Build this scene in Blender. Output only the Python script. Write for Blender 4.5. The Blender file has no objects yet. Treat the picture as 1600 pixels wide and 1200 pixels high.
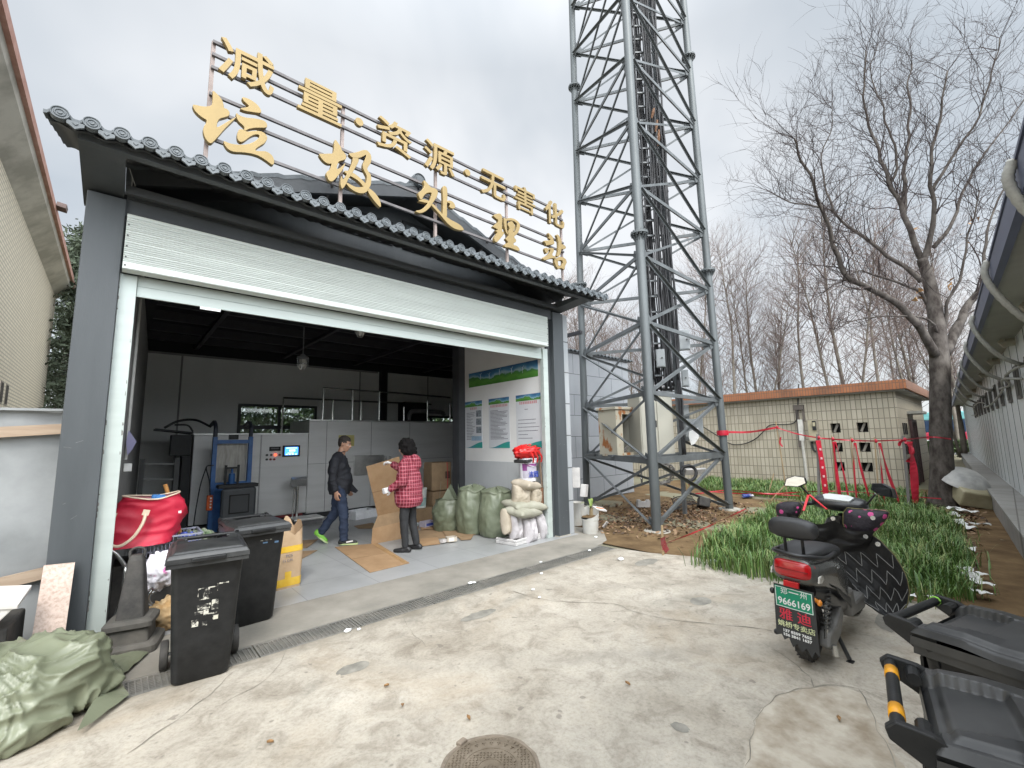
import bpy, bmesh, math, random
import numpy as np
from mathutils import Vector, Matrix, Euler, noise as mn
S = bpy.context.scene
C = S.collection
R = math.radians
PI = math.pi
rnd = random.Random(7)

# ---------------------------------------------------------------- camera
CAM_H = 1.62
FPX = 684.75
_yaw, _pit, _rol = R(42.0), R(7.28), R(1.146)
_f = Vector((math.sin(_yaw)*math.cos(_pit), math.cos(_yaw)*math.cos(_pit), math.sin(_pit)))
_r = Vector((math.cos(_yaw), -math.sin(_yaw), 0))
_d = _f.cross(_r)
_right = _r*math.cos(_rol) + _d*math.sin(_rol)
_down = -_r*math.sin(_rol) + _d*math.cos(_rol)
cd = bpy.data.cameras.new("camera")
cam = bpy.data.objects.new("camera", cd)
C.objects.link(cam)
cam.matrix_world = Matrix(((_right.x, -_down.x, -_f.x, 0), (_right.y, -_down.y, -_f.y, 0),
                           (_right.z, -_down.z, -_f.z, CAM_H), (0, 0, 0, 1)))
cd.sensor_width = 36
cd.lens = FPX/1600*36
cd.clip_start = 0.05
cd.clip_end = 2000
S.camera = cam

def ray(px, py):
    return _right*(px-800) + _down*(py-600) + _f*FPX
def onz(px, py, z=0.0):
    d = ray(px, py); return Vector((0, 0, CAM_H)) + d*((z-CAM_H)/d.z)
def ony(px, py, y):
    d = ray(px, py); return Vector((0, 0, CAM_H)) + d*(y/d.y)
def onx(px, py, x):
    d = ray(px, py); return Vector((0, 0, CAM_H)) + d*(x/d.x)
def onpl(px, py, p, n):
    d = ray(px, py); o = Vector((0, 0, CAM_H)); n = Vector(n)
    return o + d*((Vector(p)-o).dot(n)/d.dot(n))

# ---------------------------------------------------------------- world, sun, exposure
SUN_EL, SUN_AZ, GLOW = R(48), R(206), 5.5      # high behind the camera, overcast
w = bpy.data.worlds.new("World"); S.world = w; w.use_nodes = True
nt = w.node_tree; nt.nodes.clear()
def N(nt, typ, **k):
    n = nt.nodes.new(typ)
    for a, b in k.items():
        if a == 'inp':
            for i, val in b.items(): n.inputs[i].default_value = val
        else: setattr(n, a, b)
    return n
L = lambda nt, a, b: nt.links.new(a, b)
sky = N(nt, 'ShaderNodeTexSky', sky_type='NISHITA', sun_disc=False, sun_elevation=SUN_EL, sun_rotation=SUN_AZ)
tc = N(nt, 'ShaderNodeTexCoord')
sep = N(nt, 'ShaderNodeSeparateXYZ'); L(nt, tc.outputs['Generated'], sep.inputs[0])
za = N(nt, 'ShaderNodeMath', operation='ADD', inp={1: 0.42}); L(nt, sep.outputs[2], za.inputs[0])
zm = N(nt, 'ShaderNodeMath', operation='MAXIMUM', inp={1: 0.12}); L(nt, za.outputs[0], zm.inputs[0])
dv = N(nt, 'ShaderNodeVectorMath', operation='DIVIDE'); L(nt, tc.outputs['Generated'], dv.inputs[0]); L(nt, zm.outputs[0], dv.inputs[1])
n1 = N(nt, 'ShaderNodeTexNoise', inp={'Scale': 1.15, 'Detail': 5.0, 'Roughness': 0.5, 'Distortion': 0.3})
mp = N(nt, 'ShaderNodeMapping', inp={'Location': (9.1, 5.5, 0.7)}); L(nt, dv.outputs[0], mp.inputs[0]); L(nt, mp.outputs[0], n1.inputs['Vector'])
rp = N(nt, 'ShaderNodeValToRGB'); L(nt, n1.outputs['Fac'], rp.inputs[0])
rp.color_ramp.elements[0].position = 0.36; rp.color_ramp.elements[0].color = (4.15, 4.55, 4.95, 1)
rp.color_ramp.elements[1].position = 0.66; rp.color_ramp.elements[1].color = (7.2, 7.3, 7.4, 1)
e = rp.color_ramp.elements.new(0.5); e.color = (5.2, 5.5, 5.8, 1)
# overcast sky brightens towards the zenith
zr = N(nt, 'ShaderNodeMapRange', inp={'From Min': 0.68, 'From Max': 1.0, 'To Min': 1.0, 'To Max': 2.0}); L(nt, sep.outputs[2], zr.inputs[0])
# a broad glow added round the sun behind the camera to light the shed
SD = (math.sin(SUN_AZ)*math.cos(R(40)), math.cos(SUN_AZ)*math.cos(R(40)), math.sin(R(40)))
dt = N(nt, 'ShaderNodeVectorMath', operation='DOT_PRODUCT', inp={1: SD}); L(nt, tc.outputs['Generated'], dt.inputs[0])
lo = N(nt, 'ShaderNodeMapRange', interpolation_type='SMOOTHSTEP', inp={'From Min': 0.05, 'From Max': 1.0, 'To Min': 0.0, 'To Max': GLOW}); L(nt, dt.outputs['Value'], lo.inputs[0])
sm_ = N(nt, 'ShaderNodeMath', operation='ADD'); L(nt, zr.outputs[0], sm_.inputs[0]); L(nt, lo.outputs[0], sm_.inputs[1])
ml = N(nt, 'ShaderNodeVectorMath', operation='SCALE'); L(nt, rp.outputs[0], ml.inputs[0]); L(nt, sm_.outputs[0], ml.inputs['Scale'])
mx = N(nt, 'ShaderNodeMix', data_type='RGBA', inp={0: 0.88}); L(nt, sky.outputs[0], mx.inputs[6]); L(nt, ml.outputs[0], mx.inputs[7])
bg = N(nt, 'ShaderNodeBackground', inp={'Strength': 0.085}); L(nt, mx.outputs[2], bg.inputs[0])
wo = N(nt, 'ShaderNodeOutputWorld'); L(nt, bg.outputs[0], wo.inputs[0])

sd = bpy.data.lights.new("sun", 'SUN'); sd.energy = 1.3; sd.angle = R(16); sd.color = (1, 0.96, 0.9)
sun = bpy.data.objects.new("sun", sd); C.objects.link(sun)
sun.rotation_euler = Euler((R(90)-SUN_EL, 0, PI-SUN_AZ))
_sdir = Vector((math.sin(SUN_AZ)*math.cos(SUN_EL), math.cos(SUN_AZ)*math.cos(SUN_EL), math.sin(SUN_EL)))
sun.rotation_euler = _sdir.to_track_quat('Z', 'Y').to_euler()
S.view_settings.view_transform = 'Standard'; S.view_settings.look = 'None'
S.view_settings.exposure = 0.8; S.view_settings.gamma = 1
S.cycles.max_bounces = 8; S.cycles.diffuse_bounces = 5
S.cycles.use_denoising = True

# ---------------------------------------------------------------- materials
MATS = {}
def M(name, c, r=0.6, m=0.0, var=0.12, sc=6.0, bump=0.0, bsc=60.0, c2=None, thr=(0.35, 0.65), det=6.0, coat=0.0,
      spec=0.5, emit=None, es=1.0, stretch=None, alpha=None, trans=0.0, rvar=0.0):
    """a Principled material: noise between two tones, fine bump"""
    if name in MATS: return MATS[name]
    ma = bpy.data.materials.new(name); ma.use_nodes = True; t = ma.node_tree
    p = t.nodes['Principled BSDF']
    p.inputs['Roughness'].default_value = r; p.inputs['Metallic'].default_value = m
    p.inputs['Specular IOR Level'].default_value = spec; p.inputs['Coat Weight'].default_value = coat
    tcn = N(t, 'ShaderNodeTexCoord'); src = tcn.outputs['Object']
    if stretch:
        mpn = N(t, 'ShaderNodeMapping', inp={'Scale': stretch}); L(t, src, mpn.inputs[0]); src = mpn.outputs[0]
    nz = N(t, 'ShaderNodeTexNoise', inp={'Scale': sc, 'Detail': det, 'Roughness': 0.6}); L(t, src, nz.inputs['Vector'])
    ra = N(t, 'ShaderNodeValToRGB'); L(t, nz.outputs['Fac'], ra.inputs[0])
    a = tuple(x*(1-var) for x in c) + (1,)
    b = tuple(min(1, x*(1+var)) for x in c) + (1,) if c2 is None else tuple(c2) + (1,)
    if c2 is not None: a = tuple(c) + (1,)
    ra.color_ramp.elements[0].position = thr[0]; ra.color_ramp.elements[0].color = a
    ra.color_ramp.elements[1].position = thr[1]; ra.color_ramp.elements[1].color = b
    L(t, ra.outputs[0], p.inputs['Base Color'])
    if rvar:
        mr = N(t, 'ShaderNodeMapRange', inp={'To Min': max(0.05, r-rvar), 'To Max': min(1, r+rvar)}); L(t, nz.outputs['Fac'], mr.inputs[0]); L(t, mr.outputs[0], p.inputs['Roughness'])
    if bump:
        n2 = N(t, 'ShaderNodeTexNoise', inp={'Scale': bsc, 'Detail': 4.0}); L(t, src, n2.inputs['Vector'])
        bp = N(t, 'ShaderNodeBump', inp={'Strength': bump, 'Distance': 0.01}); L(t, n2.outputs['Fac'], bp.inputs['Height']); L(t, bp.outputs[0], p.inputs['Normal'])
    if emit:
        p.inputs['Emission Color'].default_value = tuple(emit)+(1,); p.inputs['Emission Strength'].default_value = es
    if trans: p.inputs['Transmission Weight'].default_value = trans
    MATS[name] = ma
    return ma

def tile_mat(name, c1, c2, mortar, bw, bh, ms, axis, off=0.0, r=0.45, msmooth=0.1, bump=0.4, stain=0.25, stain_c=(0.1, 0.09, 0.07), bias=0.0):
    """brick / tile cladding; axis 'x','y' = the horizontal run of an upright wall, 'f' = a floor"""
    ma = bpy.data.materials.new(name); ma.use_nodes = True; t = ma.node_tree; p = t.nodes['Principled BSDF']
    tcn = N(t, 'ShaderNodeTexCoord'); sp = N(t, 'ShaderNodeSeparateXYZ'); L(t, tcn.outputs['Object'], sp.inputs[0])
    cb = N(t, 'ShaderNodeCombineXYZ')
    if axis == 'f': L(t, sp.outputs[0], cb.inputs[0]); L(t, sp.outputs[1], cb.inputs[1])
    else: L(t, sp.outputs[0 if axis == 'x' else 1], cb.inputs[0]); L(t, sp.outputs[2], cb.inputs[1])
    b = N(t, 'ShaderNodeTexBrick', offset=off, squash=1.0, inp={'Color1': c1+(1,), 'Color2': c2+(1,), 'Mortar': mortar+(1,), 'Scale': 1.0,
          'Mortar Size': ms, 'Mortar Smooth': msmooth, 'Bias': bias, 'Brick Width': bw, 'Row Height': bh})
    L(t, cb.outputs[0], b.inputs['Vector'])
    nz = N(t, 'ShaderNodeTexNoise', inp={'Scale': 1.3, 'Detail': 8.0, 'Roughness': 0.65}); L(t, tcn.outputs['Object'], nz.inputs['Vector'])
    ra = N(t, 'ShaderNodeMapRange', inp={'From Min': 0.45, 'From Max': 0.8, 'To Min': 0.0, 'To Max': stain}); L(t, nz.outputs['Fac'], ra.inputs[0])
    mi = N(t, 'ShaderNodeMix', data_type='RGBA', inp={7: stain_c+(1,)}); L(t, ra.outputs[0], mi.inputs[0]); L(t, b.outputs['Color'], mi.inputs[6])
    L(t, mi.outputs[2], p.inputs['Base Color']); p.inputs['Roughness'].default_value = r
    bp = N(t, 'ShaderNodeBump', inp={'Strength': bump, 'Distance': 0.006}); bp.invert = True
    L(t, b.outputs['Fac'], bp.inputs['Height']); L(t, bp.outputs[0], p.inputs['Normal'])
    MATS[name] = ma
    return ma

# ---------------------------------------------------------------- mesh builder
class MB:
    def __init__(s): s.v = []; s.f = []; s.mi = []; s.k = 0
    def idx(s, k): s.k = k; return s
    def add(s, vs, fs):
        o = len(s.v); s.v += [tuple(q) for q in vs]
        for f in fs: s.f.append(tuple(i+o for i in f)); s.mi.append(s.k)
        return s
    def box(s, a, b, rot=None, piv=None):
        x0, y0, z0 = [min(p, q) for p, q in zip(a, b)]; x1, y1, z1 = [max(p, q) for p, q in zip(a, b)]
        vs = [Vector(q) for q in ((x0,y0,z0),(x1,y0,z0),(x1,y1,z0),(x0,y1,z0),(x0,y0,z1),(x1,y0,z1),(x1,y1,z1),(x0,y1,z1))]
        if rot is not None:
            pv = Vector(piv) if piv is not None else (vs[0]+vs[6])/2
            mt = Euler(rot).to_matrix() if not isinstance(rot, Matrix) else rot
            vs = [mt @ (q-pv) + pv for q in vs]
        return s.add(vs, [(0,3,2,1),(4,5,6,7),(0,1,5,4),(1,2,6,5),(2,3,7,6),(3,0,4,7)])
    def cbox(s, c, size, rot=None):
        c = Vector(c); h = Vector(size)/2
        return s.box(c-h, c+h, rot, c)
    def bar(s, p, q, w, h=None, up=(0, 0, 1)):
        """rectangular bar from p to q, w across, h along up"""
        p, q = Vector(p), Vector(q); h = w if h is None else h
        d = (q-p).normalized(); u = Vector(up)
        if abs(d.dot(u)) > 0.98: u = Vector((1, 0, 0))
        sx = d.cross(u).normalized(); uu = sx.cross(d).normalized()
        vs = []
        for e in (p, q):
            for a, b in ((-1,-1),(1,-1),(1,1),(-1,1)): vs.append(e + sx*(a*w/2) + uu*(b*h/2))
        return s.add(vs, [(0,1,2,3)[::-1],(4,5,6,7),(0,1,5,4),(1,2,6,5),(2,3,7,6),(3,0,4,7)])
    def angle(s, p, q, w, t=0.008, up=(0, 0, 1), flip=1):
        """L-section bar"""
        p, q = Vector(p), Vector(q); d = (q-p).normalized(); u = Vector(up)
        if abs(d.dot(u)) > 0.98: u = Vector((1, 0, 0))
        sx = d.cross(u).normalized()*flip; uu = d.cross(sx).normalized()*flip
        s.bar(p+sx*(w/2), q+sx*(w/2), w, t, uu); s.bar(p+uu*(w/2), q+uu*(w/2), t, w-t, uu)
        return s
    def tube(s, pts, r, n=8, cap=True):
        pts = [Vector(p) for p in pts]; m = len(pts)
        rr = r if isinstance(r, (list, tuple)) else [r]*m
        o = len(s.v); u = None; vs = []
        for i, p in enumerate(pts):
            d = (pts[min(i+1, m-1)]-pts[max(i-1, 0)])
            if d.length < 1e-9: d = Vector((0, 0, 1))
            d.normalize()
            if u is None:
                u = Vector((0, 0, 1)) if abs(d.z) < 0.9 else Vector((1, 0, 0))
            u = (u - d*u.dot(d)); 
            if u.length < 1e-6: u = d.orthogonal()
            u.normalize(); v = d.cross(u)
            for k in range(n):
                a = 2*PI*k/n; vs.append(p + (u*math.cos(a)+v*math.sin(a))*rr[i])
        fs = []
        for i in range(m-1):
            for k in range(n): fs.append((i*n+k, i*n+(k+1)%n, (i+1)*n+(k+1)%n, (i+1)*n+k))
        if cap: fs += [tuple(range(n))[::-1], tuple((m-1)*n+k for k in range(n))]
        return s.add(vs, fs)
    def cyl(s, p, q, r0, r1=None, n=16): return s.tube([p, q], [r0, r0 if r1 is None else r1], n)
    def lathe(s, prof, n=24, c=(0, 0, 0), axis='z', a0=0, a1=2*PI):
        c = Vector(c); vs = []; full = abs(a1-a0-2*PI) < 1e-6; cols = n if full else n+1
        for r, h in prof:
            for k in range(cols):
                a = a0+(a1-a0)*k/n; x, y = r*math.cos(a), r*math.sin(a)
                vs.append(c + Vector({'z': (x, y, h), 'x': (h, x, y), 'y': (y, h, x)}[axis]))
        fs = []
        for i in range(len(prof)-1):
            for k in range(n): fs.append((i*cols+k, i*cols+(k+1)%cols, (i+1)*cols+(k+1)%cols, (i+1)*cols+k))
        return s.add(vs, fs)
    def prism(s, poly, o, ux, uy, depth):
        """2D polygon in the frame (o, ux, uy) extruded by vector depth"""
        o, ux, uy, dp = Vector(o), Vector(ux), Vector(uy), Vector(depth); n = len(poly)
        a = [o+ux*x+uy*y for x, y in poly]; b = [q+dp for q in a]
        return s.add(a+b, [tuple(range(n)), tuple(range(2*n-1, n-1, -1))] + [(i, i+n, (i+1) % n+n, (i+1) % n) for i in range(n)])
    def prism3(s, pts, depth):
        n = len(pts); a = [Vector(p) for p in pts]; b = [q+Vector(depth) for q in a]
        return s.add(a+b, [tuple(range(n)), tuple(range(2*n-1, n-1, -1))] + [(i, i+n, (i+1) % n+n, (i+1) % n) for i in range(n)])
    def grid(s, fn, nu, nv, wrapu=False, wrapv=False):
        vs = [fn(i/(nu if wrapu else nu-1), j/(nv if wrapv else nv-1)) for i in range(nu) for j in range(nv)]
        fs = []
        for i in range(nu if wrapu else nu-1):
            for j in range(nv if wrapv else nv-1):
                fs.append((i*nv+j, ((i+1) % nu)*nv+j, ((i+1) % nu)*nv+(j+1) % nv, i*nv+(j+1) % nv))
        return s.add(vs, fs)
    def ball(s, c, r, nu=16, nv=10, rot=None):
        c = Vector(c); r = Vector(r) if not isinstance(r, (int, float)) else Vector((r, r, r))
        mt = Euler(rot).to_matrix() if rot else Matrix.Identity(3)
        def fn(u, v):
            a, b = 2*PI*u, PI*v
            return c + mt @ Vector((r.x*math.sin(b)*math.cos(a), r.y*math.sin(b)*math.sin(a), r.z*math.cos(b)))
        return s.grid(fn, nu, nv, True, False)
    def xf(s, mat):
        s.v = [tuple(mat @ Vector(q)) for q in s.v]; return s
    def merge(s, o):
        return s.add(o.v, o.f)
    def mesh(s, name, mats, smooth=False):
        me = bpy.data.meshes.new(name); me.from_pydata(s.v, [], s.f)
        if not isinstance(mats, (list, tuple)): mats = [mats]
        for q in mats: me.materials.append(q)
        if any(s.mi): me.polygons.foreach_set('material_index', s.mi)
        if smooth: me.polygons.foreach_set('use_smooth', [True]*len(s.f))
        me.update()
        return me
    def build(s, name, mats, parent=None, world=False, smooth=False, bevel=0, weld=False, fixn=False, auto=None):
        if world and parent is not None:
            inv = wmat(parent).inverted(); s.v = [tuple(inv @ Vector(q)) for q in s.v]
        me = s.mesh(name, mats, smooth)
        if weld or fixn:
            b = bmesh.new(); b.from_mesh(me)
            if weld: bmesh.ops.remove_doubles(b, verts=b.verts, dist=1e-5)
            bmesh.ops.recalc_face_normals(b, faces=b.faces); b.to_mesh(me); b.free()
        o = bpy.data.objects.new(name, me); C.objects.link(o)
        if parent is not None: o.parent = parent
        if bevel:
            q = o.modifiers.new('bevel', 'BEVEL'); q.width = bevel; q.segments = 2; q.limit_method = 'ANGLE'; q.angle_limit = R(40)
        if auto is not None: smooth_angle(me, auto)
        return o

def smooth_angle(me, deg):
    me.polygons.foreach_set('use_smooth', [True]*len(me.polygons))
    try: me.set_sharp_from_angle(angle=R(deg))
    except Exception: pass

def wmat(o):
    m = o.matrix_basis.copy()
    while o.parent is not None: o = o.parent; m = o.matrix_basis @ m
    return m

def tag(o, label=None, cat=None, group=None, kind=None):
    if label: o['label'] = label
    if cat: o['category'] = cat
    if group: o['group'] = group
    if kind: o['kind'] = kind
    return o
def thing(name, label, cat, loc=(0, 0, 0), rz=0.0, group=None, kind=None, rot=None):
    o = bpy.data.objects.new(name, None); o.empty_display_size = 0.1; C.objects.link(o)
    o.location = loc; o.rotation_euler = rot if rot else (0, 0, rz)
    return tag(o, label, cat, group, kind)
def solo(mb, name, mats, label, cat, loc=(0, 0, 0), rz=0.0, group=None, kind=None, rot=None, world=False, **k):
    """a thing that is one mesh"""
    if world:
        mb.v = [tuple(Vector(q)-Vector(loc)) for q in mb.v]
    o = mb.build(name, mats, **k); o.location = loc; o.rotation_euler = rot if rot else (0, 0, rz)
    return tag(o, label, cat, group, kind)
def struct(mb, name, mats, label, **k):
    return tag(mb.build(name, mats, **k), label, name.replace('_', ' '), None, 'structure')
def copy_tree(o, parent=None):
    c = o.copy(); C.objects.link(c)
    if parent is not None: c.parent = parent
    for ch in list(o.children): copy_tree(ch, c)
    return c

def evaluated(o):
    """replace an object's mesh by its modified result"""
    dg = bpy.context.evaluated_depsgraph_get(); dg.update()
    me = bpy.data.meshes.new_from_object(o.evaluated_get(dg)); old = o.data
    mats = [m for m in old.materials]
    o.modifiers.clear(); o.data = me
    if not me.materials:
        for m in mats: me.materials.append(m)
    return o
def organic(mb, name, mats, parent=None, voxel=0.012, smooth=4, world=False, disp=None, fac=0.6):
    """overlapping closed shapes fused into one continuous skin"""
    o = mb.build(name, mats, parent, world=world, fixn=True)
    q = o.modifiers.new('r', 'REMESH'); q.mode = 'VOXEL'; q.voxel_size = voxel
    q = o.modifiers.new('s', 'SMOOTH'); q.iterations = smooth; q.factor = fac
    evaluated(o)
    if disp:
        me = o.data
        co = np.empty(len(me.vertices)*3, dtype=np.float32); me.vertices.foreach_get('co', co); co = co.reshape(-1, 3)
        no = np.empty(len(me.vertices)*3, dtype=np.float32); me.vertices.foreach_get('normal', no); no = no.reshape(-1, 3)
        for i in range(len(co)): co[i] += no[i]*disp(Vector(co[i]), Vector(no[i]))
        me.vertices.foreach_set('co', co.ravel()); me.update()
    o.data.polygons.foreach_set('use_smooth', [True]*len(o.data.polygons))
    return o
def capsule(mb, p, q, r0, r1, n=12):
    """tapered limb with round ends, as one closed island"""
    p, q = Vector(p), Vector(q); d = (q-p); ln = d.length; d.normalize(); pts = []; rs = []
    for k in range(5):
        a = PI/2*k/4; pts.append(p - d*(r0*math.cos(a))); rs.append(max(1e-4, r0*math.sin(a)))
    for k in range(5):
        a = PI/2*k/4; pts.append(q + d*(r1*math.sin(a))); rs.append(max(1e-4, r1*math.cos(a)))
    mb.tube(pts, rs, n)
    return mb
def curve_pts(pts, n=8):
    """Catmull-Rom through points"""
    P = [Vector(p) for p in pts]; P = [P[0]*2-P[1]] + P + [P[-1]*2-P[-2]]; out = []
    for i in range(1, len(P)-2):
        for k in range(n):
            t = k/n; a, b, c, d = P[i-1], P[i], P[i+1], P[i+2]
            out.append(0.5*((2*b) + (c-a)*t + (2*a-5*b+4*c-d)*t*t + (3*b-a-3*c+d)*t**3))
    out.append(P[-2]); return out
def np_mesh(name, co, faces, mats, parent=None, smooth=False, mi=None):
    """fast mesh of uniform faces from numpy arrays"""
    me = bpy.data.meshes.new(name); k = faces.shape[1]
    me.vertices.add(len(co)); me.vertices.foreach_set('co', np.asarray(co, dtype=np.float32).ravel())
    me.loops.add(faces.size); me.loops.foreach_set('vertex_index', faces.astype(np.int32).ravel())
    me.polygons.add(len(faces)); me.polygons.foreach_set('loop_start', np.arange(0, faces.size, k, dtype=np.int32))
    for m in (mats if isinstance(mats, (list, tuple)) else [mats]): me.materials.append(m)
    if mi is not None: me.polygons.foreach_set('material_index', np.asarray(mi, dtype=np.int32))
    if smooth: me.polygons.foreach_set('use_smooth', [True]*len(faces))
    me.update(calc_edges=True); me.validate()
    o = bpy.data.objects.new(name, me); C.objects.link(o)
    if parent is not None: o.parent = parent
    return o
def lettering(body, name, mat, parent, size, loc, rot=(R(90), 0, 0), depth=0.002, offset=0.0, align='CENTER', sx=1.0, sy=1.0, world=False):
    """solid lettering from the built-in font, as a mesh"""
    cu = bpy.data.curves.new(name, 'FONT'); cu.body = body; cu.size = size; cu.extrude = depth; cu.offset = offset
    cu.align_x = align; cu.align_y = 'CENTER'; cu.resolution_u = 5
    o = bpy.data.objects.new(name, cu); C.objects.link(o)
    dg = bpy.context.evaluated_depsgraph_get(); dg.update()
    me = bpy.data.meshes.new_from_object(o.evaluated_get(dg)); bpy.data.objects.remove(o)
    me.materials.clear(); me.materials.append(mat)
    mt = Matrix.Translation(loc) @ Euler(rot).to_matrix().to_4x4() @ Matrix.Diagonal((sx, sy, 1, 1))
    if world and parent is not None: mt = wmat(parent).inverted() @ mt
    me.transform(mt); me.name = name
    q = bpy.data.objects.new(name, me); C.objects.link(q)
    if parent is not None: q.parent = parent
    return q
# ================================================================ ground
def yard_material():
    ma = bpy.data.materials.new('yard_concrete'); ma.use_nodes = True; t = ma.node_tree; p = t.nodes['Principled BSDF']
    tcn = N(t, 'ShaderNodeTexCoord'); o = tcn.outputs['Object']
    def noise(scale, det, rough=0.6, dist=0.0, off=(0, 0, 0)):
        mpn = N(t, 'ShaderNodeMapping', inp={'Location': off}); L(t, o, mpn.inputs[0])
        n = N(t, 'ShaderNodeTexNoise', inp={'Scale': scale, 'Detail': det, 'Roughness': rough, 'Distortion': dist}); L(t, mpn.outputs[0], n.inputs['Vector']); return n.outputs['Fac']
    def ramp(src, stops):
        r = N(t, 'ShaderNodeValToRGB'); L(t, src, r.inputs[0]); el = r.color_ramp.elements
        el[0].position, el[0].color = stops[0][0], stops[0][1]+(1,); el[1].position, el[1].color = stops[-1][0], stops[-1][1]+(1,)
        for q, c in stops[1:-1]: x = el.new(q); x.color = c+(1,)
        return r.outputs[0]
    def mix(a, b, fac, mode='MIX'):
        m = N(t, 'ShaderNodeMix', data_type='RGBA', blend_type=mode)
        if isinstance(fac, float): m.inputs[0].default_value = fac
        else: L(t, fac, m.inputs[0])
        for i, q in ((6, a), (7, b)):
            if isinstance(q, tuple): m.inputs[i].default_value = q+(1,)
            else: L(t, q, m.inputs[i])
        return m.outputs[2]
    base = ramp(noise(1.1, 9, 0.62, 0.4), [(0.3, (0.27, 0.237, 0.19)), (0.45, (0.36, 0.325, 0.27)), (0.6, (0.4, 0.364, 0.306)), (0.74, (0.45, 0.415, 0.358))])
    blot = ramp(noise(4.5, 10, 0.7, 0.8, (3, 1, 0)), [(0.36, (0.74, 0.72, 0.7)), (0.5, (1, 1, 1)), (0.68, (1.14, 1.13, 1.12))])
    c = mix(base, blot, 1.0, 'MULTIPLY')
    fine = ramp(noise(42, 6, 0.75), [(0.36, (0.66, 0.64, 0.61)), (0.5, (1, 1, 1)), (0.66, (1.15, 1.15, 1.15))])
    c = mix(c, fine, 0.5, 'MULTIPLY')
    # wet-looking oil stains and rusty drifts of earth
    st = ramp(noise(0.9, 5, 0.55, 1.2, (11, 4, 2)), [(0.62, (0, 0, 0)), (0.74, (1, 1, 1))])
    c = mix(c, (0.15, 0.145, 0.12), N_mul(t, st, 0.5))
    ea = ramp(noise(0.8, 7, 0.6, 0.8, (5, 9, 7)), [(0.55, (0, 0, 0)), (0.75, (1, 1, 1))])
    c = mix(c, (0.33, 0.25, 0.16), N_mul(t, ea, 0.45))
    sp = ramp(noise(9, 2, 0.5, 0, (1, 7, 0)), [(0.69, (0, 0, 0)), (0.72, (1, 1, 1))])
    c = mix(c, (0.14, 0.12, 0.1), N_mul(t, sp, 0.55))
    # earth and damp gathered along the drain, and worn wheel tracks
    sp_ = N(t, 'ShaderNodeSeparateXYZ'); L(t, o, sp_.inputs[0])
    wob = N(t, 'ShaderNodeMath', operation='MULTIPLY_ADD', inp={1: 0.55, 2: 3.62}); L(t, noise(3.2, 6, 0.7, 0.5, (2, 8, 1)), wob.inputs[0])
    df = N(t, 'ShaderNodeMath', operation='SUBTRACT'); L(t, sp_.outputs[1], df.inputs[0]); L(t, wob.outputs[0], df.inputs[1])
    dr = N(t, 'ShaderNodeMapRange', inp={'From Min': -0.1, 'From Max': 0.12, 'To Min': 0.0, 'To Max': 0.65}); L(t, df.outputs[0], dr.inputs[0])
    c = mix(c, (0.2, 0.175, 0.135), dr.outputs[0])
    tk = N(t, 'ShaderNodeMath', operation='MULTIPLY_ADD', inp={1: 0.62}); L(t, sp_.outputs[0], tk.inputs[0])
    ty = N(t, 'ShaderNodeMath', operation='MULTIPLY', inp={1: 0.78}); L(t, sp_.outputs[1], ty.inputs[0]); L(t, ty.outputs[0], tk.inputs[2])
    sn = N(t, 'ShaderNodeMath', operation='SINE'); mt = N(t, 'ShaderNodeMath', operation='MULTIPLY', inp={1: 4.1}); L(t, tk.outputs[0], mt.inputs[0]); L(t, mt.outputs[0], sn.inputs[0])
    tr_ = N(t, 'ShaderNodeMapRange', inp={'From Min': 0.86, 'From Max': 1.0, 'To Min': 0.0, 'To Max': 1.0}); L(t, sn.outputs[0], tr_.inputs[0])
    tn = N(t, 'ShaderNodeMath', operation='MULTIPLY'); L(t, tr_.outputs[0], tn.inputs[0]); L(t, ramp(noise(1.7, 8, 0.7, 0.6, (6, 6, 6)), [(0.42, (0, 0, 0)), (0.7, (1, 1, 1))]), tn.inputs[1])
    c = mix(c, (0.24, 0.22, 0.185), N_mul(t, tn.outputs[0], 0.55))
    L(t, c, p.inputs['Base Color']); p.inputs['Roughness'].default_value = 0.82; p.inputs['Specular IOR Level'].default_value = 0.3
    bp = N(t, 'ShaderNodeBump', inp={'Strength': 0.5, 'Distance': 0.012}); L(t, noise(26, 8, 0.7), bp.inputs['Height']); L(t, bp.outputs[0], p.inputs['Normal'])
    return ma
def N_mul(t, src, k):
    m = N(t, 'ShaderNodeMath', operation='MULTIPLY', inp={1: k}); L(t, src, m.inputs[0]); return m.outputs[0]
yard_m = yard_material()
dirt_m = M('bare_earth', (0.075, 0.046, 0.023), 0.95, sc=2.2, c2=(0.185, 0.124, 0.064), bump=0.9, bsc=18, det=10, thr=(0.3, 0.7), spec=0.15)
far_m = M('far_earth', (0.15, 0.13, 0.09), 0.95, sc=0.3, c2=(0.2, 0.19, 0.13), spec=0.1)

mb = MB(); s = 900
mb.add([(-s, -s, -0.02), (s, -s, -0.02), (s, s, -0.02), (-s, s, -0.02)], [(0, 1, 2, 3)])
struct(mb, 'ground', far_m, 'bare brown earth reaching to the trees and road behind the yard')
# the earth pad under the tower, gently lumpy
mb = MB()
def dirtz(x, y): return 0.03*(mn.noise(Vector((x*0.8, y*0.8, 3)))+0.3*mn.noise(Vector((x*3, y*3, 1)))) - 0.012
mb.grid(lambda u, v: Vector((5.75+u*12, -1.0+v*9.5, dirtz(5.75+u*12, -1.0+v*9.5)*min(1, u*14))), 110, 88)
struct(mb, 'earth_bank', dirt_m, 'brown earth with dead leaves round the lattice tower foot', smooth=True)
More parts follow.
